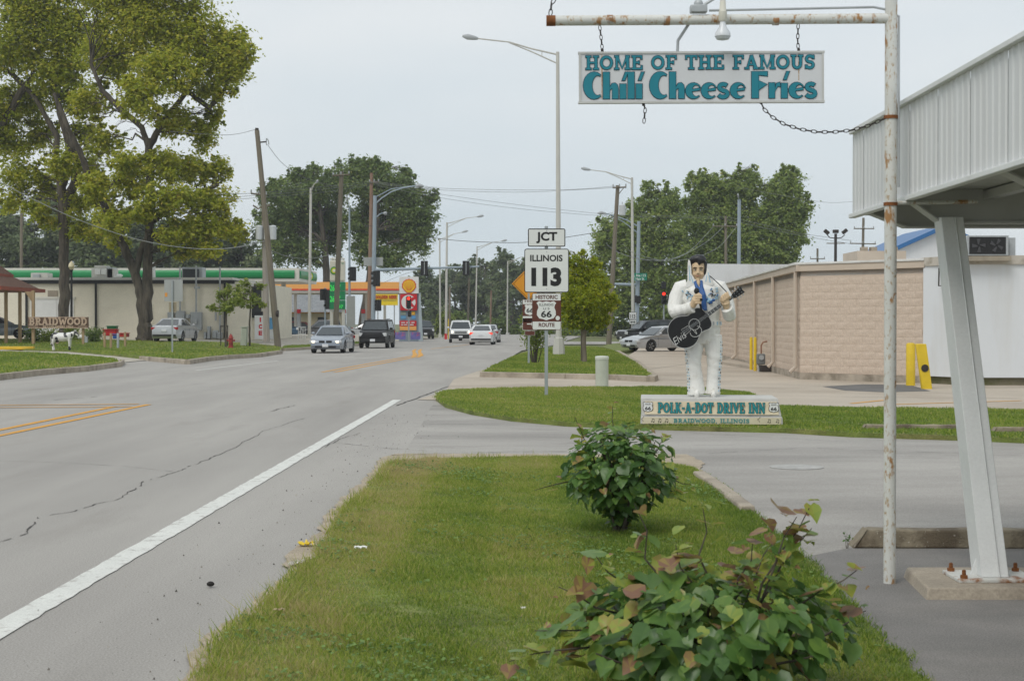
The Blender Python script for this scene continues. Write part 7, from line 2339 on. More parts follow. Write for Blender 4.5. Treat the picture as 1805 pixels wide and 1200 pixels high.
# sapling stakes
stk = thing('tree_stake', 'dark wooden stakes with a crossbar beside the left sapling', 'stake', GL(396, 610, .04))
d = stk.location.y
for px in (389, 401): bx(stk, 'stake', m_iron, px - .8, px + .8, 573, 612, d, .05)
bx(stk, 'crossbar', m_iron, 389, 401, 574, 576, d - .04, .04)

# --- cow
cw = thing('cow_statue', 'white fibreglass cow with black patches on the left lawn', 'cow statue', GL(110, 617.5, .05), R(-4))
sc5 = S(cw.location.y)
k = 33 / sc5 / 1.32
cb_ = MB()
cb_.tube([(-.72, 0, 1.02), (-.6, 0, 1.02), (-.3, 0, .96), (.1, 0, .93), (.42, 0, .98), (.62, 0, 1.06), (.72, 0, 1.1)], [.16, .27, .30, .32, .30, .25, .15], 14, ry=[.20, .30, .36, .37, .34, .28, .18])
cb_.tube([(.6, 0, 1.08), (.8, -.02, 1.20), (.95, -.06, 1.24)], [.20, .15, .13], 10)
cb_.tube([(.90, -.05, 1.28), (1.02, -.08, 1.20), (1.18, -.12, 1.08), (1.22, -.13, 1.05)], [.12, .125, .09, .07], 10)
for sx, sy, y_ in ((-.62, 0, .17), (-.56, 0, -.17), (.5, 0, .15), (.56, 0, -.16)):
    if sx < 0:
        cb_.tube([(sx, y_, .95), (sx - .03, y_, .66), (sx - .10, y_, .44), (sx - .06, y_, .2), (sx - .03, y_, 0.02)], [.17, .12, .075, .06, .075], 9)
    else:
        cb_.tube([(sx, y_, .92), (sx, y_, .62), (sx + .01, y_, .42), (sx - .01, y_, .2), (sx + .01, y_, 0.02)], [.14, .10, .075, .058, .075], 9)
cb_.ell((-.35, 0, .62), (.14, .13, .10), 10, 6)
for sy in (-1, 1):
    cb_.tube([(.92, sy * .1 - .05, 1.33), (.88, sy * .24 - .05, 1.33)], [.05, .02], 6)
cb_.tube([(-.74, 0, 1.15), (-.84, 0, 1.0), (-.82, 0, .55), (-.82, 0, .42)], [.035, .028, .025, .045], 6)
m_cow = mat('cow_paint', (0.66, 0.65, 0.62), rough=.4, var=.03, col2=(0.012, 0.012, 0.016), c2s=2.3, c2lo=.545, c2hi=.56, c2d=1)
cowb = remeshed(cb_, 'body', m_cow, cw, .022, 4)
cowb.scale = (k, k, k)
for sy in (-1, 1):
    o = MB().tube([(.93, sy * .06 - .05, 1.36), (.95, sy * .13 - .05, 1.44), (.97, sy * .12 - .05, 1.50)], [.025, .02, .006], 6).build('horn', m_whitefas, cw); o.scale = (k, k, k)
o = MB().ell((-.35, 0, .55), (.11, .11, .08), 8, 6).build('udder', mat('udder_pink', (0.6, 0.4, 0.33)), cw); o.scale = (k, k, k)
o = MB().ell((1.235, -.135, 1.045), (.05, .075, .055), 8, 6).build('muzzle', m_sigblack, cw); o.scale = (k, k, k)
pt = thing('floodlight', 'small ground spotlight in front of the cow', 'floodlight', GL(147, 604, .05))
MB().tube([(-.3, 0, .35), (.1, 0, .35)], [.13, .08], 8).build('lamp', m_white, pt)
MB().box((.15, 0, .18), (.22, .2, .4)).build('stand', m_boxgrey, pt)

# --- green banded fuel canopy
DB = 122.0
bpc = thing('fuel_canopy', 'long white fuel canopy with a green band behind the cream store', 'canopy', A(300, 600, DB))
fr0, fr1 = A(-120, 463, DB), A(527, 472.5, DB)
zb_l, zb_r = A(-120, 492, DB).z, A(527, 496, DB).z
L0 = bpc.location
x0, x1 = fr0.x - L0.x, fr1.x - L0.x
z0, z1 = zb_r - L0.z, fr1.z - L0.z
x2 = A(558, 480, DB + 9).x - L0.x
MB().hexa([(x0, 0, z0), (x1, 0, z0), (x2, 9, z0), (x0, 9, z0)], [(x0, 0, z1), (x1, 0, z1), (x2, 9, z1), (x0, 9, z1)]).build('canopy_box', m_whitefas, bpc, smooth=0)
zc = (z0 + z1) / 2 + .03
MB().tube([(x0, -.02, zc), (x1 - .35, -.02, zc)], .33, 12, 0, ry=.12).build('green_band', m_greenband, bpc)
MB().tube([(x0, -.11, zc + .02), (x1 - .5, -.11, zc + .02)], .05, 6, 0, ry=.03).build('band_strip', m_greenlite, bpc)  # narrow strip of lighter green running along the band
t_ = Vector((x2 - x1, 9, 0)).normalized()
MB().tube([Vector((x1, 0, zc)) + t_ * .3, Vector((x1, 0, zc)) + t_ * 8.6], .33, 12, 0, ry=.12).build('green_band', m_greenband, bpc)
def sunflower(par, c, r, rz=0):
    M = Matrix.Translation(c) @ Matrix.Rotation(rz, 4, 'Z')
    for i, (ro, ri, col, nm) in enumerate(((1.0, .78, (0.01, 0.20, 0.04), 'flower_green'), (.80, .6, (0.22, 0.52, 0.03), 'flower_lime'), (.6, .42, (0.75, 0.62, 0.03), 'flower_yellow'), (.36, .25, (0.8, 0.8, 0.74), 'flower_white'))):
        n = 18
        P = []
        for j in range(n * 2):
            a = math.pi * j / n
            rr_ = r * (ro if j % 2 == 0 else ro * .86)
            P.append((rr_ * math.cos(a), rr_ * math.sin(a)))
        MB().prism(P, 0, .02 + .012 * i, 0, M @ RX).build('emblem_petals', mat(nm, col, rough=.4, var=0), par, smooth=0)
cs_ = thing('fuel_logo', 'round sunflower emblem on the corner of the green banded canopy', 'emblem', A(545.5, 487, DB + 4.9))
sunflower(cs_, (0.12, -.3, 0), .45, R(62))
for px in (500, 430, 250, 100):
    p = A(px, 600, DB + 4) - L0
    MB().box((p.x, 4, z0 / 2 - .3), (.35, .35, z0 + .6)).build('column', m_whitefas, bpc)

# --- price pylon
DP_ = 111.0
pp = thing('price_pylon', 'white and green fuel price pylon with sunflower emblem', 'sign', A(594.5, 604, DP_))
bx(pp, 'leg', m_whitefas, 581.5, 586.5, 545, 606, DP_ + .1, .35)
bx(pp, 'leg', m_whitefas, 602.5, 607.5, 545, 606, DP_ + .1, .35)
bx(pp, 'header', mat('pylon_cream', (0.66, 0.63, 0.53), rough=.4, var=.03), 581, 608, 458, 496.5, DP_, .5, .12)
MB().lathe([(.56, 0), (.56, .06), (.5, .1)], 16, 0, Matrix.Translation(A(594.5, 457, DP_ + .25) - pp.location) @ Matrix.Diagonal((1, .45, 1, 1))).build('cap', m_whitefas, pp)
m_pgreen = mat('pylon_green', (0.008, 0.23, 0.085), rough=.4, var=.03)
for i in range(3):
    bx(pp, 'price_panel', m_pgreen, 581, 608, 497 + i * 16.2, 512.6 + i * 16.2, DP_ - .01, .5, .01)
sunflower(pp, A(589, 477, DP_ - .02) - pp.location, 7.5 / S(DP_) * 1.0)
text('bp', .2, m_pgreen, pp, A(604, 464, DP_ - .02) - pp.location, height=4 / S(DP_))
m_led = mat('green_led', (0.05, 0.75, 0.10), emit=.55, var=0)
for txt_, px, py, w, h in (('26', 585.5, 507.5, 8, 10), ('9', 598.5, 504, 3.5, 6), ('26', 585.5, 527, 8, 10), ('9', 598, 524, 3.5, 6), ('97', 600.5, 540.5, 8, 6)):
    text(txt_, .4, m_led, pp, A(px, py, DP_ - .02) - pp.location, width=w / S(DP_), height=h / S(DP_), name='digits')

# --- orange fuel canopy and shop
DS = 152.0
shc = thing('fuel_canopy', 'orange and red edged fuel canopy behind the price pylon', 'canopy', A(600, 600, DS))
bx(shc, 'canopy_box', m_orangefas, 468, 703, 497, 509, DS, 10)
bx(shc, 'red_band', m_redband, 467.5, 703.5, 509, 511.6, DS - .05, 10.1)
bx(shc, 'soffit_band', m_whitefas, 468, 703, 511.6, 516, DS + .1, 9.8)
bx(shc, 'corner_panel', mat('pale_orange', (0.80, 0.50, 0.22), var=.03), 703.2, 722, 499, 513, DS + .3, .4)
for px in (503.5, 520.5, 645.5, 678):
    bx(shc, 'column', m_whitefas, px - 2.2, px + 2.2, 516, 602, DS + 3, .3)
shp = thing('station_shop', 'cream station shop with grey shingle roof under the orange canopy', 'shop', A(535, 600, 170))
bx(shp, 'wall', mat('shop_cream', (0.55, 0.46, 0.33), var=.08), 460, 590, 548, 603, 170, 8)
bx(shp, 'orange_stripe', m_orangefas, 460, 590, 549, 552, 169.9, .2)
aa, bb_ = A(455, 550, 169) - shp.location, A(595, 550, 169) - shp.location
cc_, dd_ = A(470, 516, 174) - shp.location, A(580, 516, 174) - shp.location
MB().hexa([(aa.x, -1, aa.z), (bb_.x, -1, aa.z), (bb_.x, 9, aa.z), (aa.x, 9, aa.z)], [(cc_.x, 3.5, cc_.z), (dd_.x, 3.5, cc_.z), (dd_.x, 5, cc_.z), (cc_.x, 5, cc_.z)]).build('roof', mat('grey_shingles', (0.23, 0.24, 0.25), rough=.9, var=.15, vs=2, fine=.2, fs=8), shp, smooth=0)
for x0_, x1_ in ((512, 527), (560, 575)): bx(shp, 'window', m_dark, x0_, x1_, 559, 574, 169.9, .15)
for i, px in enumerate((509.5, 526.5, 606, 640)):
    pu = thing('fuel_pump', ('fuel pump under the orange canopy left of centre', 'fuel pump under the orange canopy right of the first', 'fuel pump behind the price pylon', 'fuel pump behind the signal mast')[i], 'fuel pump', A(px, 599, DS + 2.5), group='fuel pumps')
    bx(pu, 'cabinet', m_boxgrey, px - 3, px + 3, 553, 599, DS + 2.5, .5, .03)
    bx(pu, 'topper', m_red, px - 3.2, px + 3.2, 545, 552, DS + 2.45, .5, .02)
# yellow restaurant banner
gmn = thing('restaurant_sign', 'yellow restaurant sign lettered Golden Mine behind the signal mast', 'sign', A(680, 600, 140))
bx(gmn, 'panel', mat('sign_yellow', (0.78, 0.58, 0.02), rough=.4, var=.03), 659.5, 701, 518.5, 538, 140, .3, .02)
c = gmn.location
m_redl = mat('red_letters', (0.45, 0.03, 0.01), var=0)
glyph_words('GOLDEN MINE', SLAB, 38 / S(140), 6 / S(140), .01, .008, m_redl, gmn, tuple(A(680.5, 523.5, 139.98) - c))
text('FAMILY RESTAURANT', .2, mat('grey_letters', (0.2, 0.2, 0.12), var=0), gmn, A(680.5, 529.5, 139.98) - c, width=37 / S(140), height=3 / S(140))
for px in (666, 695): bx(gmn, 'post', m_boxgrey, px - 1, px + 1, 538, 602, 140.1, .12)
# red circle pylon with scallop sign
shs = thing('fuel_sign_pylon', 'blue grey sign pylon with scallop emblem, red circle board and adverts', 'sign', A(721, 602, 132))
fS = lambda px, py, dd=0.0: A(px, py, 132 + dd) - shs.location
bx(shs, 'frame', mat('pylon_blue_grey', (0.20, 0.25, 0.30), rough=.5, var=.05), 703.5, 738, 516, 602, 132.2, .4)
a0, b0, c0 = fS(738, 516, .2), fS(745.5, 602, .2), fS(738, 602, .2)
MB().prism([(a0.x, a0.z), (fS(741, 516, .2).x, a0.z), (b0.x, b0.z), (c0.x, c0.z)], -.5, -.1, 0, RX).build('side_fin', mat('fin_grey', (0.36, 0.42, 0.44), var=.05), shs, smooth=0)
bx(shs, 'scallop_board', m_white, 703.8, 737.8, 487.7, 517.3, 132, .3, .01)
c = fS(721, 503.5)
P = [(-.28, -.52), (-.18, -.62), (.18, -.62), (.28, -.52), (.46, -.34)]
for i in range(9):
    a_ = R(-12 + 204 * i / 8)
    P += [(.62 * math.cos(a_), .58 * math.sin(a_) + .0), (.58 * math.cos(a_ + R(12.7)), .54 * math.sin(a_ + R(12.7)) + .0)] if i < 8 else [(.62 * math.cos(a_), .58 * math.sin(a_))]
P += [(-.46, -.34)]
M_ = Matrix.Translation(c) @ RX
MB().prism([(x * 1.03, y * 1.03) for x, y in P], 0, .04, 0, M_).build('scallop_rim', m_redband, shs, smooth=0)
MB().prism([(x * .9, y * .9) for x, y in P], 0, .06, 0, M_).build('scallop', mat('scallop_yellow', (0.80, 0.50, 0.02), rough=.4, var=0), shs, smooth=0)
for i in range(7):
    a_ = R(15 + 150 * i / 6)
    MB().tube([c + Vector((.12 * math.cos(a_), -.062, -.42)), c + Vector((.5 * math.cos(a_), -.062, .46 * math.sin(a_)))], .016, 4).build('scallop_rib', m_redband, shs)
bx(shs, 'circle_board', m_red, 705.5, 735, 518.2, 547, 132, .3, .01)
c = fS(720, 532.5)
MB().lathe([(.62, 0), (.62, .02)], 28, 0, Matrix.Translation(c) @ RX).build('circle', m_white, shs)
mb = MB()
mb.prism([(-.22, -.42), (-.08, -.42), (-.08, .42), (-.22, .42)], 0, .03, 0, Matrix.Translation(c) @ RX)
mb.build('letter_bar', m_red, shs, smooth=0)
MB().prism([(-.02, .02), (.3, .42), (.62, .42), (.62, .30), (.24, .0), (.6, -.42), (.28, -.42)], 0, .034, 0, Matrix.Translation(c) @ RX).build('letter_wing', m_red, shs, smooth=0)
for x0_, x1_, y0_, y1_, col, nm in ((706.5, 715.5, 549, 555, (0.25, 0.3, 0.25), 'price_grey'), (725.5, 731.5, 549, 555, (0.75, 0.42, 0.04), 'price_orange'), (706.5, 715.5, 556.5, 562, (0.1, 0.3, 0.5), 'price_blue'), (725.5, 732.5, 556.5, 562, (0.10, 0.32, 0.6), 'price_blue2')):
    bx(shs, 'price_box', mat(nm, col, var=.1), x0_, x1_, y0_, y1_, 132.15, .1)
bx(shs, 'advert_board', m_red, 704.5, 734, 565.2, 575, 132.1, .2); bx(shs, 'advert_strip', m_orangefas, 704.5, 734, 575.1, 582, 132.1, .2)
for y_, xs in ((568.5, ((707, 714), (716, 723), (725, 731))), (572.3, ((707, 711), (712, 718), (722, 729)))):
    for xa_, xb_ in xs: bx(shs, 'advert_line', m_white, xa_, xb_, y_ - .8, y_ + .8, 132.05, .1)
for i, (x0_, x1_) in enumerate(((696, 715), (723, 741))):
    bn = thing('banner', ('purple and red fabric banner left of the red light post', 'purple and red fabric banner right of the red light post')[i], 'banner', A((x0_ + x1_) / 2, 599, 129), group='banners below the fuel sign')
    bx(bn, 'cloth', mat('banner_purple', (0.17, 0.16, 0.42), rough=.8, var=.3, vs=3, col2=(0.5, 0.08, 0.12), c2s=1.6, c2lo=.5, c2hi=.6), x0_, x1_, 585.5, 598, 129, .04)
    MB().tube([A(x0_, 600, 129) - bn.location, A(x0_, 585, 129) - bn.location], .03, 6).build('pole', m_post, bn)
gb = thing('road_sign', 'tall pale grey sign panel standing behind the price pylon', 'sign', A(618, 602, 116))
bx(gb, 'panel', m_signback, 610.5, 626, 521.5, 575, 116, .05); bx(gb, 'post', m_post, 617, 619, 575, 604, 116.1, .1)
# white propane rack before the pickup
rk = thing('cylinder_cage', 'white metal cage beside the blue pickup', 'cage', A(531, 599, 107))
for px in (526, 530, 534, 538): bx(rk, 'bar', m_white, px - .5, px + .5, 577, 600, 107, .05)
bx(rk, 'rail', m_white, 525.5, 538.5, 576, 577.5, 106.95, .06); bx(rk, 'rail', m_white, 525.5, 538.5, 588, 589.2, 106.94, .06)
# flags and yellow curb marker at the far side
yp = thing('marker_post', 'thin yellow and red marker post at the far kerb', 'post', A(785.5, 600, 149))
bx(yp, 'red_band', m_red, 783.5, 788, 588, 600, 149, .2); bx(yp, 'yellow_band', m_yel, 789.5, 791, 562, 599, 150, .1)

# ================================================================== vehicles
SPEC = {
 'sedan': dict(W=1.80, top=[(2.30, .25), (2.39, .40), (2.38, .60), (2.28, .71), (1.95, .80), (1.50, .88), (1.05, .94), (-.3, .985), (-1.55, 1.02), (-2.12, 1.02), (-2.33, .96), (-2.40, .70), (-2.40, .42), (-2.30, .27)], zb=.21, wx=(1.42, -1.38), wr=.325,
               gh=((1.16, .93), (.28, 1.39), (-.85, 1.41), (-1.80, 1.0)), wb=.79, wt=.575, sw=((.54, .88), (.17, .50)), hl=(.66, .60, .36, .14), tl=(.66, .82, .34, .16), gr=(.0, .60, .60, .12), intake=(0, .36, 1.1, .14)),
 'suv': dict(W=1.90, top=[(2.34, .36), (2.42, .50), (2.43, .80), (2.40, .98), (2.25, 1.06), (1.25, 1.14), (-2.2, 1.14), (-2.36, 1.08), (-2.42, .70), (-2.40, .40)], zb=.32, wx=(1.46, -1.42), wr=.38,
             gh=((1.32, 1.13), (.68, 1.72), (-2.05, 1.76), (-2.34, 1.10)), wb=.87, wt=.70, sw=((.66, .92), (.38, .63), (.10, .35)), hl=(.70, .86, .34, .20), tl=(.80, .95, .16, .40), gr=(0, .84, .95, .20), intake=(0, .50, 1.5, .16)),
 'pickup': dict(W=2.0, top=[(2.68, .48), (2.75, .60), (2.76, .95), (2.70, 1.10), (2.5, 1.15), (1.5, 1.22), (-2.75, 1.20), (-2.82, 1.1), (-2.82, .62), (-2.75, .52)], zb=.44, wx=(1.80, -1.75), wr=.40,
                gh=((1.55, 1.21), (.85, 1.84), (-.95, 1.88), (-1.12, 1.20)), wb=.90, wt=.72, sw=((.52, .90), (.10, .47)), hl=(.74, .96, .34, .22), tl=(.88, .95, .14, .40), gr=(0, .93, .95, .26), intake=(0, .66, 1.5, .12)),
}
m_tyre = mat('tyre_rubber', (0.018, 0.018, 0.018), rough=.85, var=.1)
m_rim = mat('alloy_rim', (0.45, 0.46, 0.47), rough=.3, metal=.6, var=.05)
m_glass = mat('car_glass', (0.03, 0.038, 0.042), rough=.06, spec=.9, var=0)
m_trimblack = mat('black_trim', (0.012, 0.012, 0.013), rough=.5, var=0)
m_chrome = mat('chrome', (0.6, 0.6, 0.6), rough=.15, metal=.9, var=0)
m_headl = mat('headlight_glass', (0.55, 0.57, 0.58), rough=.12, var=0, spec=.8)
m_headon = mat('headlight_lit', (1.0, 0.86, 0.62), emit=2.2, var=0)
m_taill = mat('taillight_red', (0.35, 0.012, 0.012), rough=.2, var=0)
m_brake = mat('brake_lit', (0.9, 0.06, 0.03), emit=.7, var=0)
m_plate = mat('licence_plate', (0.62, 0.63, 0.65), var=.05)
WHEELS = {}
def wheel_meshes(r):
    if r not in WHEELS:
        M = Matrix.Rotation(R(90), 4, 'X')
        ty = MB().lathe([(r * .62, -.10), (r * .92, -.11), (r, -.075), (r, .075), (r * .92, .11), (r * .62, .10)], 22, 0, M).mesh('wheel', m_tyre)
        rb_ = MB()
        rb_.lathe([(r * .64, -.02), (r * .66, .085), (r * .60, .095), (r * .56, .05), (r * .2, .06), (r * .14, .085), (r * .03, .09)], 20, 0, M)
        rb2 = MB()
        for k in range(5):
            a = k * 2 * math.pi / 5
            rb_.tube([(r * .1 * math.cos(a), -.075, r * .1 * math.sin(a)), (r * .58 * math.cos(a), -.085, r * .58 * math.sin(a))], .03, 5)
        WHEELS[r] = (ty, rb_.mesh('rim', m_rim))
    return WHEELS[r]

def car(label, kind, loc, rz, paint, lit=False, brake=False, group='cars', scale=1.0, two_tone=None, roof_rack=False, cat='car', name='car'):
    sp = SPEC[kind]
    t = thing(name, label, cat, loc, rz, group)
    t.scale = (scale, scale, scale)
    W, zb = sp['W'], sp['zb']
    top = sp['top']
    xf, xr = top[0][0], top[-1][0]
    bot = [(xr + .1, zb)]
    for wx in (sp['wx'][1], sp['wx'][0]):
        ar = sp['wr'] * 1.17
        n = 9
        zc = sp['wr']
        a0 = math.asin(max(-1, min(1, (zb - zc) / ar)))
        for i in range(n + 1):
            a = math.pi - a0 + (a0 - (math.pi - a0)) * i / n
            bot.append((wx + ar * math.cos(a), zc + ar * math.sin(a)))
    bot.append((xf - .1, zb))
    poly = top + bot
    mb = MB().prism(poly, -W / 2, W / 2, 0, RX)
    Lh = max(p[0] for p in poly)
    vs = []
    for x, y, z in mb.v:
        k = 1 - .16 * max(0, (abs(x) - .62 * Lh) / (.38 * Lh)) ** 2
        if z > .72 * sp['gh'][0][1]: k *= 1 - .10 * (z - .72 * sp['gh'][0][1])
        if z < zb + .15: k *= .97
        vs.append((x, y * k, z))
    mb.v = vs
    body = mb.build('body', paint, t, smooth=30, bevel=.045, segs=3)
    def fx(z, sign=1):
        xs = []
        for i in range(len(top) - 1):
            (xa, za), (xb, zb_) = top[i], top[i + 1]
            if min(za, zb_) - 1e-6 <= z <= max(za, zb_) + 1e-6 and abs(zb_ - za) > 1e-6:
                xs.append(xa + (xb - xa) * (z - za) / (zb_ - za))
        return (max(xs) if sign > 0 else min(xs)) if xs else sign * Lh
    MB().box((0, 0, zb + .18), (abs(xf - xr) * .92, W * .72, .30)).build('underbody', m_trimblack, t)
    (x0, z0), (x1, z1), (x2, z2), (x3, z3) = sp['gh']
    wb, wt = sp['wb'], sp['wt']
    dz = .04
    lo = [(x3, -wb, z3 - dz), (x0, -wb, z0 - dz), (x0, wb, z0 - dz), (x3, wb, z3 - dz)]
    hi = [(x2, -wt, z2), (x1, -wt, z1), (x1, wt, z1), (x2, wt, z2)]
    # a roof that crowns a little: split across
    cab = MB()
    nx = 6
    rows = []
    for i in range(nx + 1):
        u = i / nx
        xb_ = x3 + (x0 - x3) * u
        zb2 = z3 + (z0 - z3) * u - dz
        xt_ = x2 + (x1 - x2) * u
        zt_ = z2 + (z1 - z2) * u + .045 * math.sin(math.pi * u)
        rows.append([(xb_, -wb, zb2), (xt_, -wt, zt_), (xt_, -wt * .5, zt_ + .02), (xt_, wt * .5, zt_ + .02), (xt_, wt, zt_), (xb_, wb, zb2)])
    vs = [p for r_ in rows for p in r_]
    fs = []
    for i in range(nx):
        for k in range(5):
            fs.append((i * 6 + k, i * 6 + k + 1, (i + 1) * 6 + k + 1, (i + 1) * 6 + k))
    fs.append(tuple(range(5, -1, -1))[::-1])
    fs.append(tuple(nx * 6 + k for k in range(6))[::-1])
    cab.add(vs, [f_[::-1] for f_ in fs])
    cab.build('cabin', paint, t, smooth=40, bevel=.04, segs=2)
    def pane(name, q, u0, u1, v0, v1, off=.012):
        q = [Vector(p) for p in q]      # bottom-left, bottom-right, top-right, top-left seen from outside
        def pt(u, v): return (q[0].lerp(q[1], u)).lerp(q[3].lerp(q[2], u), v)
        nrm = (q[1] - q[0]).cross(q[3] - q[0]).normalized()
        P = [pt(u0, v0), pt(u1, v0), pt(u1 - .02, v1), pt(u0 + .02, v1)]
        m2 = MB().hexa([p - nrm * .02 for p in P], [p + nrm * off for p in P])
        return m2.build(name, m_glass, t, smooth=0)
    def cz(p, d=dz): return (p[0], p[1], p[2] + d)
    pane('windshield', [cz(lo[2]), cz(lo[1]), hi[1], hi[2]][::1] if False else [cz(lo[1]), cz(lo[2]), hi[2], hi[1]], .05, .95, .05, .90)
    pane('rear_window', [cz(lo[3]), cz(lo[0]), hi[0], hi[3]], .07, .93, .10, .90)
    for (u0, u1) in sp['sw']:
        pane('side_window', [cz(lo[0]), cz(lo[1]), hi[1], hi[0]], u0, u1, .10, .88)
        pane('side_window', [cz(lo[2]), cz(lo[3]), hi[3], hi[2]], 1 - u1, 1 - u0, .10, .88)
    tm, rm_ = wheel_meshes(sp['wr'])
    for wx in sp['wx']:
        for s_ in (-1, 1):
            w = inst('wheel', tm, t, (wx, s_ * (W / 2 - .13), sp['wr']), (0, 0, 0 if s_ < 0 else math.pi))
            inst('rim', rm_, w)
    def face(name, m, y, z, w, h, sign=1, prot=.015, dep=.12, rzz=0.0):
        x = fx(z, sign) if name not in ('headlight',) else fx(z, sign)
        k = 1 - .16
        xx = x - sign * (abs(y) / (W / 2)) ** 4 * .05
        o = MB().box((0, 0, 0), (dep, w, h)).build(name, m, t, bevel=min(.02, h * .3))
        o.location = (xx - sign * (dep / 2 - prot), y, z)
        o.rotation_euler = (0, 0, rzz)
        return o
    y, z, w, h = sp['hl']
    for s_ in (-1, 1):
        face('headlight', m_headl, s_ * y, z, w, h, 1, .02, .2, -s_ * R(14))
        if lit: face('lamp', m_headon, s_ * (y - .02), z, w * .45, h * .75, 1, .035, .2, -s_ * R(10))
    y, z, w, h = sp['tl']
    for s_ in (-1, 1):
        face('taillight', m_brake if brake else m_taill, s_ * y, z, w, h, -1, .02, .16, s_ * R(12))
    y, z, w, h = sp['gr']
    if kind == 'sedan':
        for s_ in (-1, 1): face('grille', m_trimblack, s_ * .19, z, .30, h, 1, .02)
    else:
        face('grille', m_trimblack, 0, z, w, h, 1, .02)
        face('grille_bar', paint, 0, z, w, .05, 1, .03)
    y, z, w, h = sp['intake']
    face('bumper_intake', m_trimblack, 0, z, w, h, 1, .012)
    face('licence_plate', m_plate, 0, sp['gr'][1] - .2 if kind == 'sedan' else sp['intake'][1], .32, .16, 1, .03)
    face('licence_plate', m_plate, 0, sp['tl'][1] - .12, .32, .16, -1, .03)
    face('rear_bumper', two_tone or m_trimblack, 0, zb + .2, W * .8, .12, -1, .015)
    if two_tone:
        face('front_bumper', two_tone, 0, zb + .2, W * .9, .34, 1, .02)
    for s_ in (-1, 1):
        o = MB().ell((0, 0, 0), (.08, .11, .075), 8, 6).build('mirror', paint, t)
        o.location = (x0 - .35, s_ * (wb + .13), z0 + .10)
        for u in ((.45, -.45) if kind != 'pickup' else (.5, -.3)):
            o = MB().box((0, 0, 0), (.17, .03, .03)).build('door_handle', paint if kind == 'sedan' else m_trimblack, t)
            o.location = (u - .1, s_ * (W / 2 + .002), z0 - .12)
        for u in ((.95, -.02, -1.0) if kind != 'pickup' else (1.25, .1, -1.0)):
            o = MB().box((0, 0, 0), (.012, .012, .52)).build('door_seam', m_trimblack, t)
            o.location = (u, s_ * (W / 2 - .004), z0 - .36)
    if roof_rack:
        for s_ in (-1, 1):
            MB().tube([(x1 - .3, s_ * wt * .85, z1 + .09), (x2 + .2, s_ * wt * .85, z2 + .09)], .02, 6).build('roof_rail', m_trimblack, t)
    return t

def carpaint(name, col, metal=.35, rough=.28):
    return mat(name, col, rough=rough, metal=metal, var=.02, vs=2, coat=.6)
p_silverblue = carpaint('silver_blue_paint', (0.27, 0.30, 0.35))
p_black = mat('black_paint', (0.010, 0.010, 0.011), rough=.38, spec=.3, var=0)
p_white = carpaint('white_paint', (0.66, 0.67, 0.67), .0)
p_silver = carpaint('silver_paint', (0.42, 0.43, 0.44))
p_silver2 = carpaint('cool_silver_paint', (0.46, 0.48, 0.50))
p_blue = carpaint('slate_blue_paint', (0.045, 0.095, 0.15))
p_red = carpaint('red_paint', (0.22, 0.012, 0.015), .0)
p_grey = carpaint('grey_paint', (0.13, 0.13, 0.135))
p_char = carpaint('charcoal_paint', (0.03, 0.032, 0.036))

def on(px, py, z=0.0, fwd=0.0, rz=0.0):
    p = G(px, py, z)
    return p - Vector((math.cos(rz), math.sin(rz), 0)) * fwd
r_ = R(-90 - 3)
car('silver blue sedan with headlights on coming towards us', 'sedan', on(579, 622, 0, 1.42, r_), r_, p_silverblue, lit=True, group='cars on the road')
r_ = R(-90 - 2)
car('black sport utility vehicle following the silver blue sedan', 'suv', on(660, 613.5, 0, 1.46, r_), r_, p_black, group='cars on the road', roof_rack=True)
r_ = R(-88)
car('white sport utility vehicle with lit headlights far up the road', 'suv', on(812, 604, 0, 1.46, r_), r_, p_white, lit=True, group='cars on the road', two_tone=m_trimblack)
r_ = R(88)
car('white sedan driving away with red tail lights', 'sedan', on(849, 607.5, 0, -1.38, r_), r_, p_white, brake=True, group='cars on the road')
car('silver sedan just ahead of the white sedan', 'sedan', on(861, 603.5, 0, -1.38, r_), r_, p_silver, group='cars on the road')
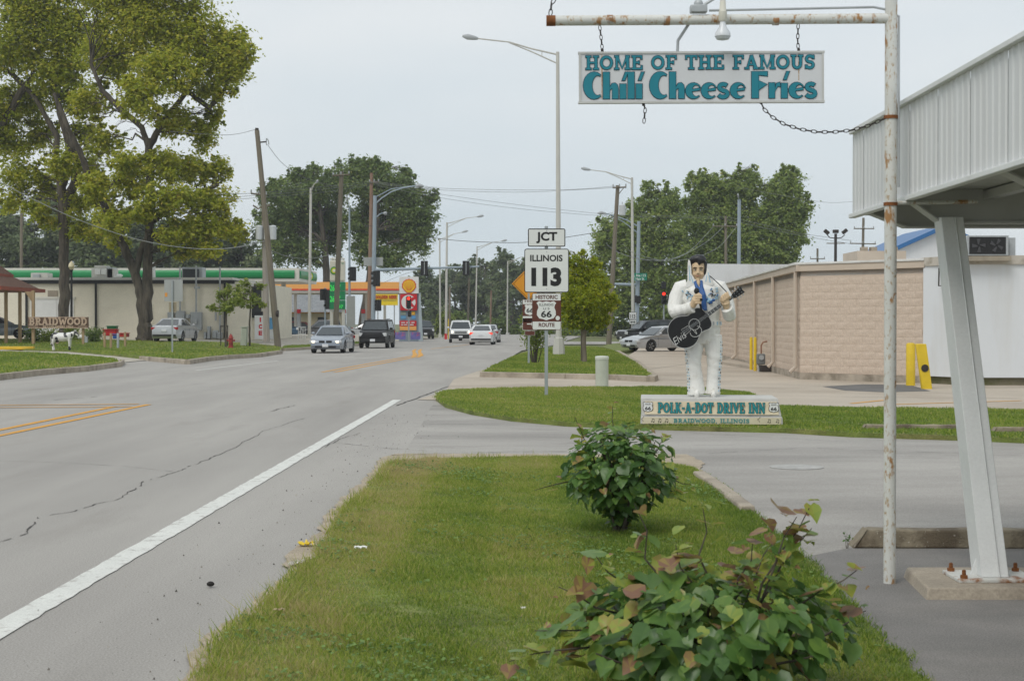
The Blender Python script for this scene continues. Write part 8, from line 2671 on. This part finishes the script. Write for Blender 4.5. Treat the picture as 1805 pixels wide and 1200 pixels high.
car('grey sedan half hidden behind the far white sport utility', 'sedan', on(826, 600.5, 0, 1.4, R(-90)), R(-90), p_grey, group='cars on the road')
# parked beside the block building
r_ = R(-147)
car('silver sedan parked left of the statue', 'sedan', G(1166, 619, .0) , r_, p_silver2, group='cars parked beside the block building', scale=.97)
r_ = R(-160)
car('dark sport utility parked behind the silver sedan left of the statue', 'suv', G(1148, 607.5, 0), r_, p_char, group='cars parked beside the block building', roof_rack=True)
# by the cream store
mp_ = GL(292, 603)
car('silver sedan seen from behind parked beside the twin stemmed maple', 'sedan', mp_ + Vector((.3, 1.38, .02)), R(86), p_silver, group='cars by the cream store')
car('pale blue silver sedan parked behind the gazebo', 'sedan', A(-8, 597, 97) * 1.0, R(20), p_silverblue, group='cars by the cream store')
# gas stations
def far_car(label, kind, px, py, d, rz, paint, **k):
    p = A(px, py, d)
    return car(label, kind, p, rz, paint, group='cars at the fuel stations', **k)
far_car('slate blue pickup truck nosing out beside the leaning pole', 'pickup', 478, 597, 146, R(-3), p_blue, cat='pickup')
far_car('red sport utility vehicle at the fuel pumps', 'suv', 528, 597, 158, R(10), p_red)
far_car('grey pickup truck behind the oncoming silver blue sedan', 'pickup', 578, 598, 150, R(170), p_grey, cat='pickup')
far_car('pale silver sedan behind the black sport utility', 'sedan', 648, 595, 146, R(175), p_silver2)
far_car('charcoal sport utility right of the red circle pylon', 'suv', 745, 597, 150, R(-80), p_char)

# ================================================================== thin summer haze
hz = MB().box((60, 290, 22), (760, 640, 48)).build('haze', None, smooth=0)
hm = bpy.data.materials.new('haze')
hm.use_nodes = True
hm.node_tree.nodes.clear()
ho = hm.node_tree.nodes.new('ShaderNodeOutputMaterial')
hv = hm.node_tree.nodes.new('ShaderNodeVolumePrincipled')
hv.inputs['Color'].default_value = (0.93, 0.96, 1.0, 1)
hv.inputs['Density'].default_value = 0.00042
hv.inputs['Anisotropy'].default_value = 0.3
hm.node_tree.links.new(hv.outputs['Volume'], ho.inputs['Volume'])
hz.data.materials.clear()
hz.data.materials.append(hm)
tag(hz, 'thin pale haze in the air', kind='stuff')
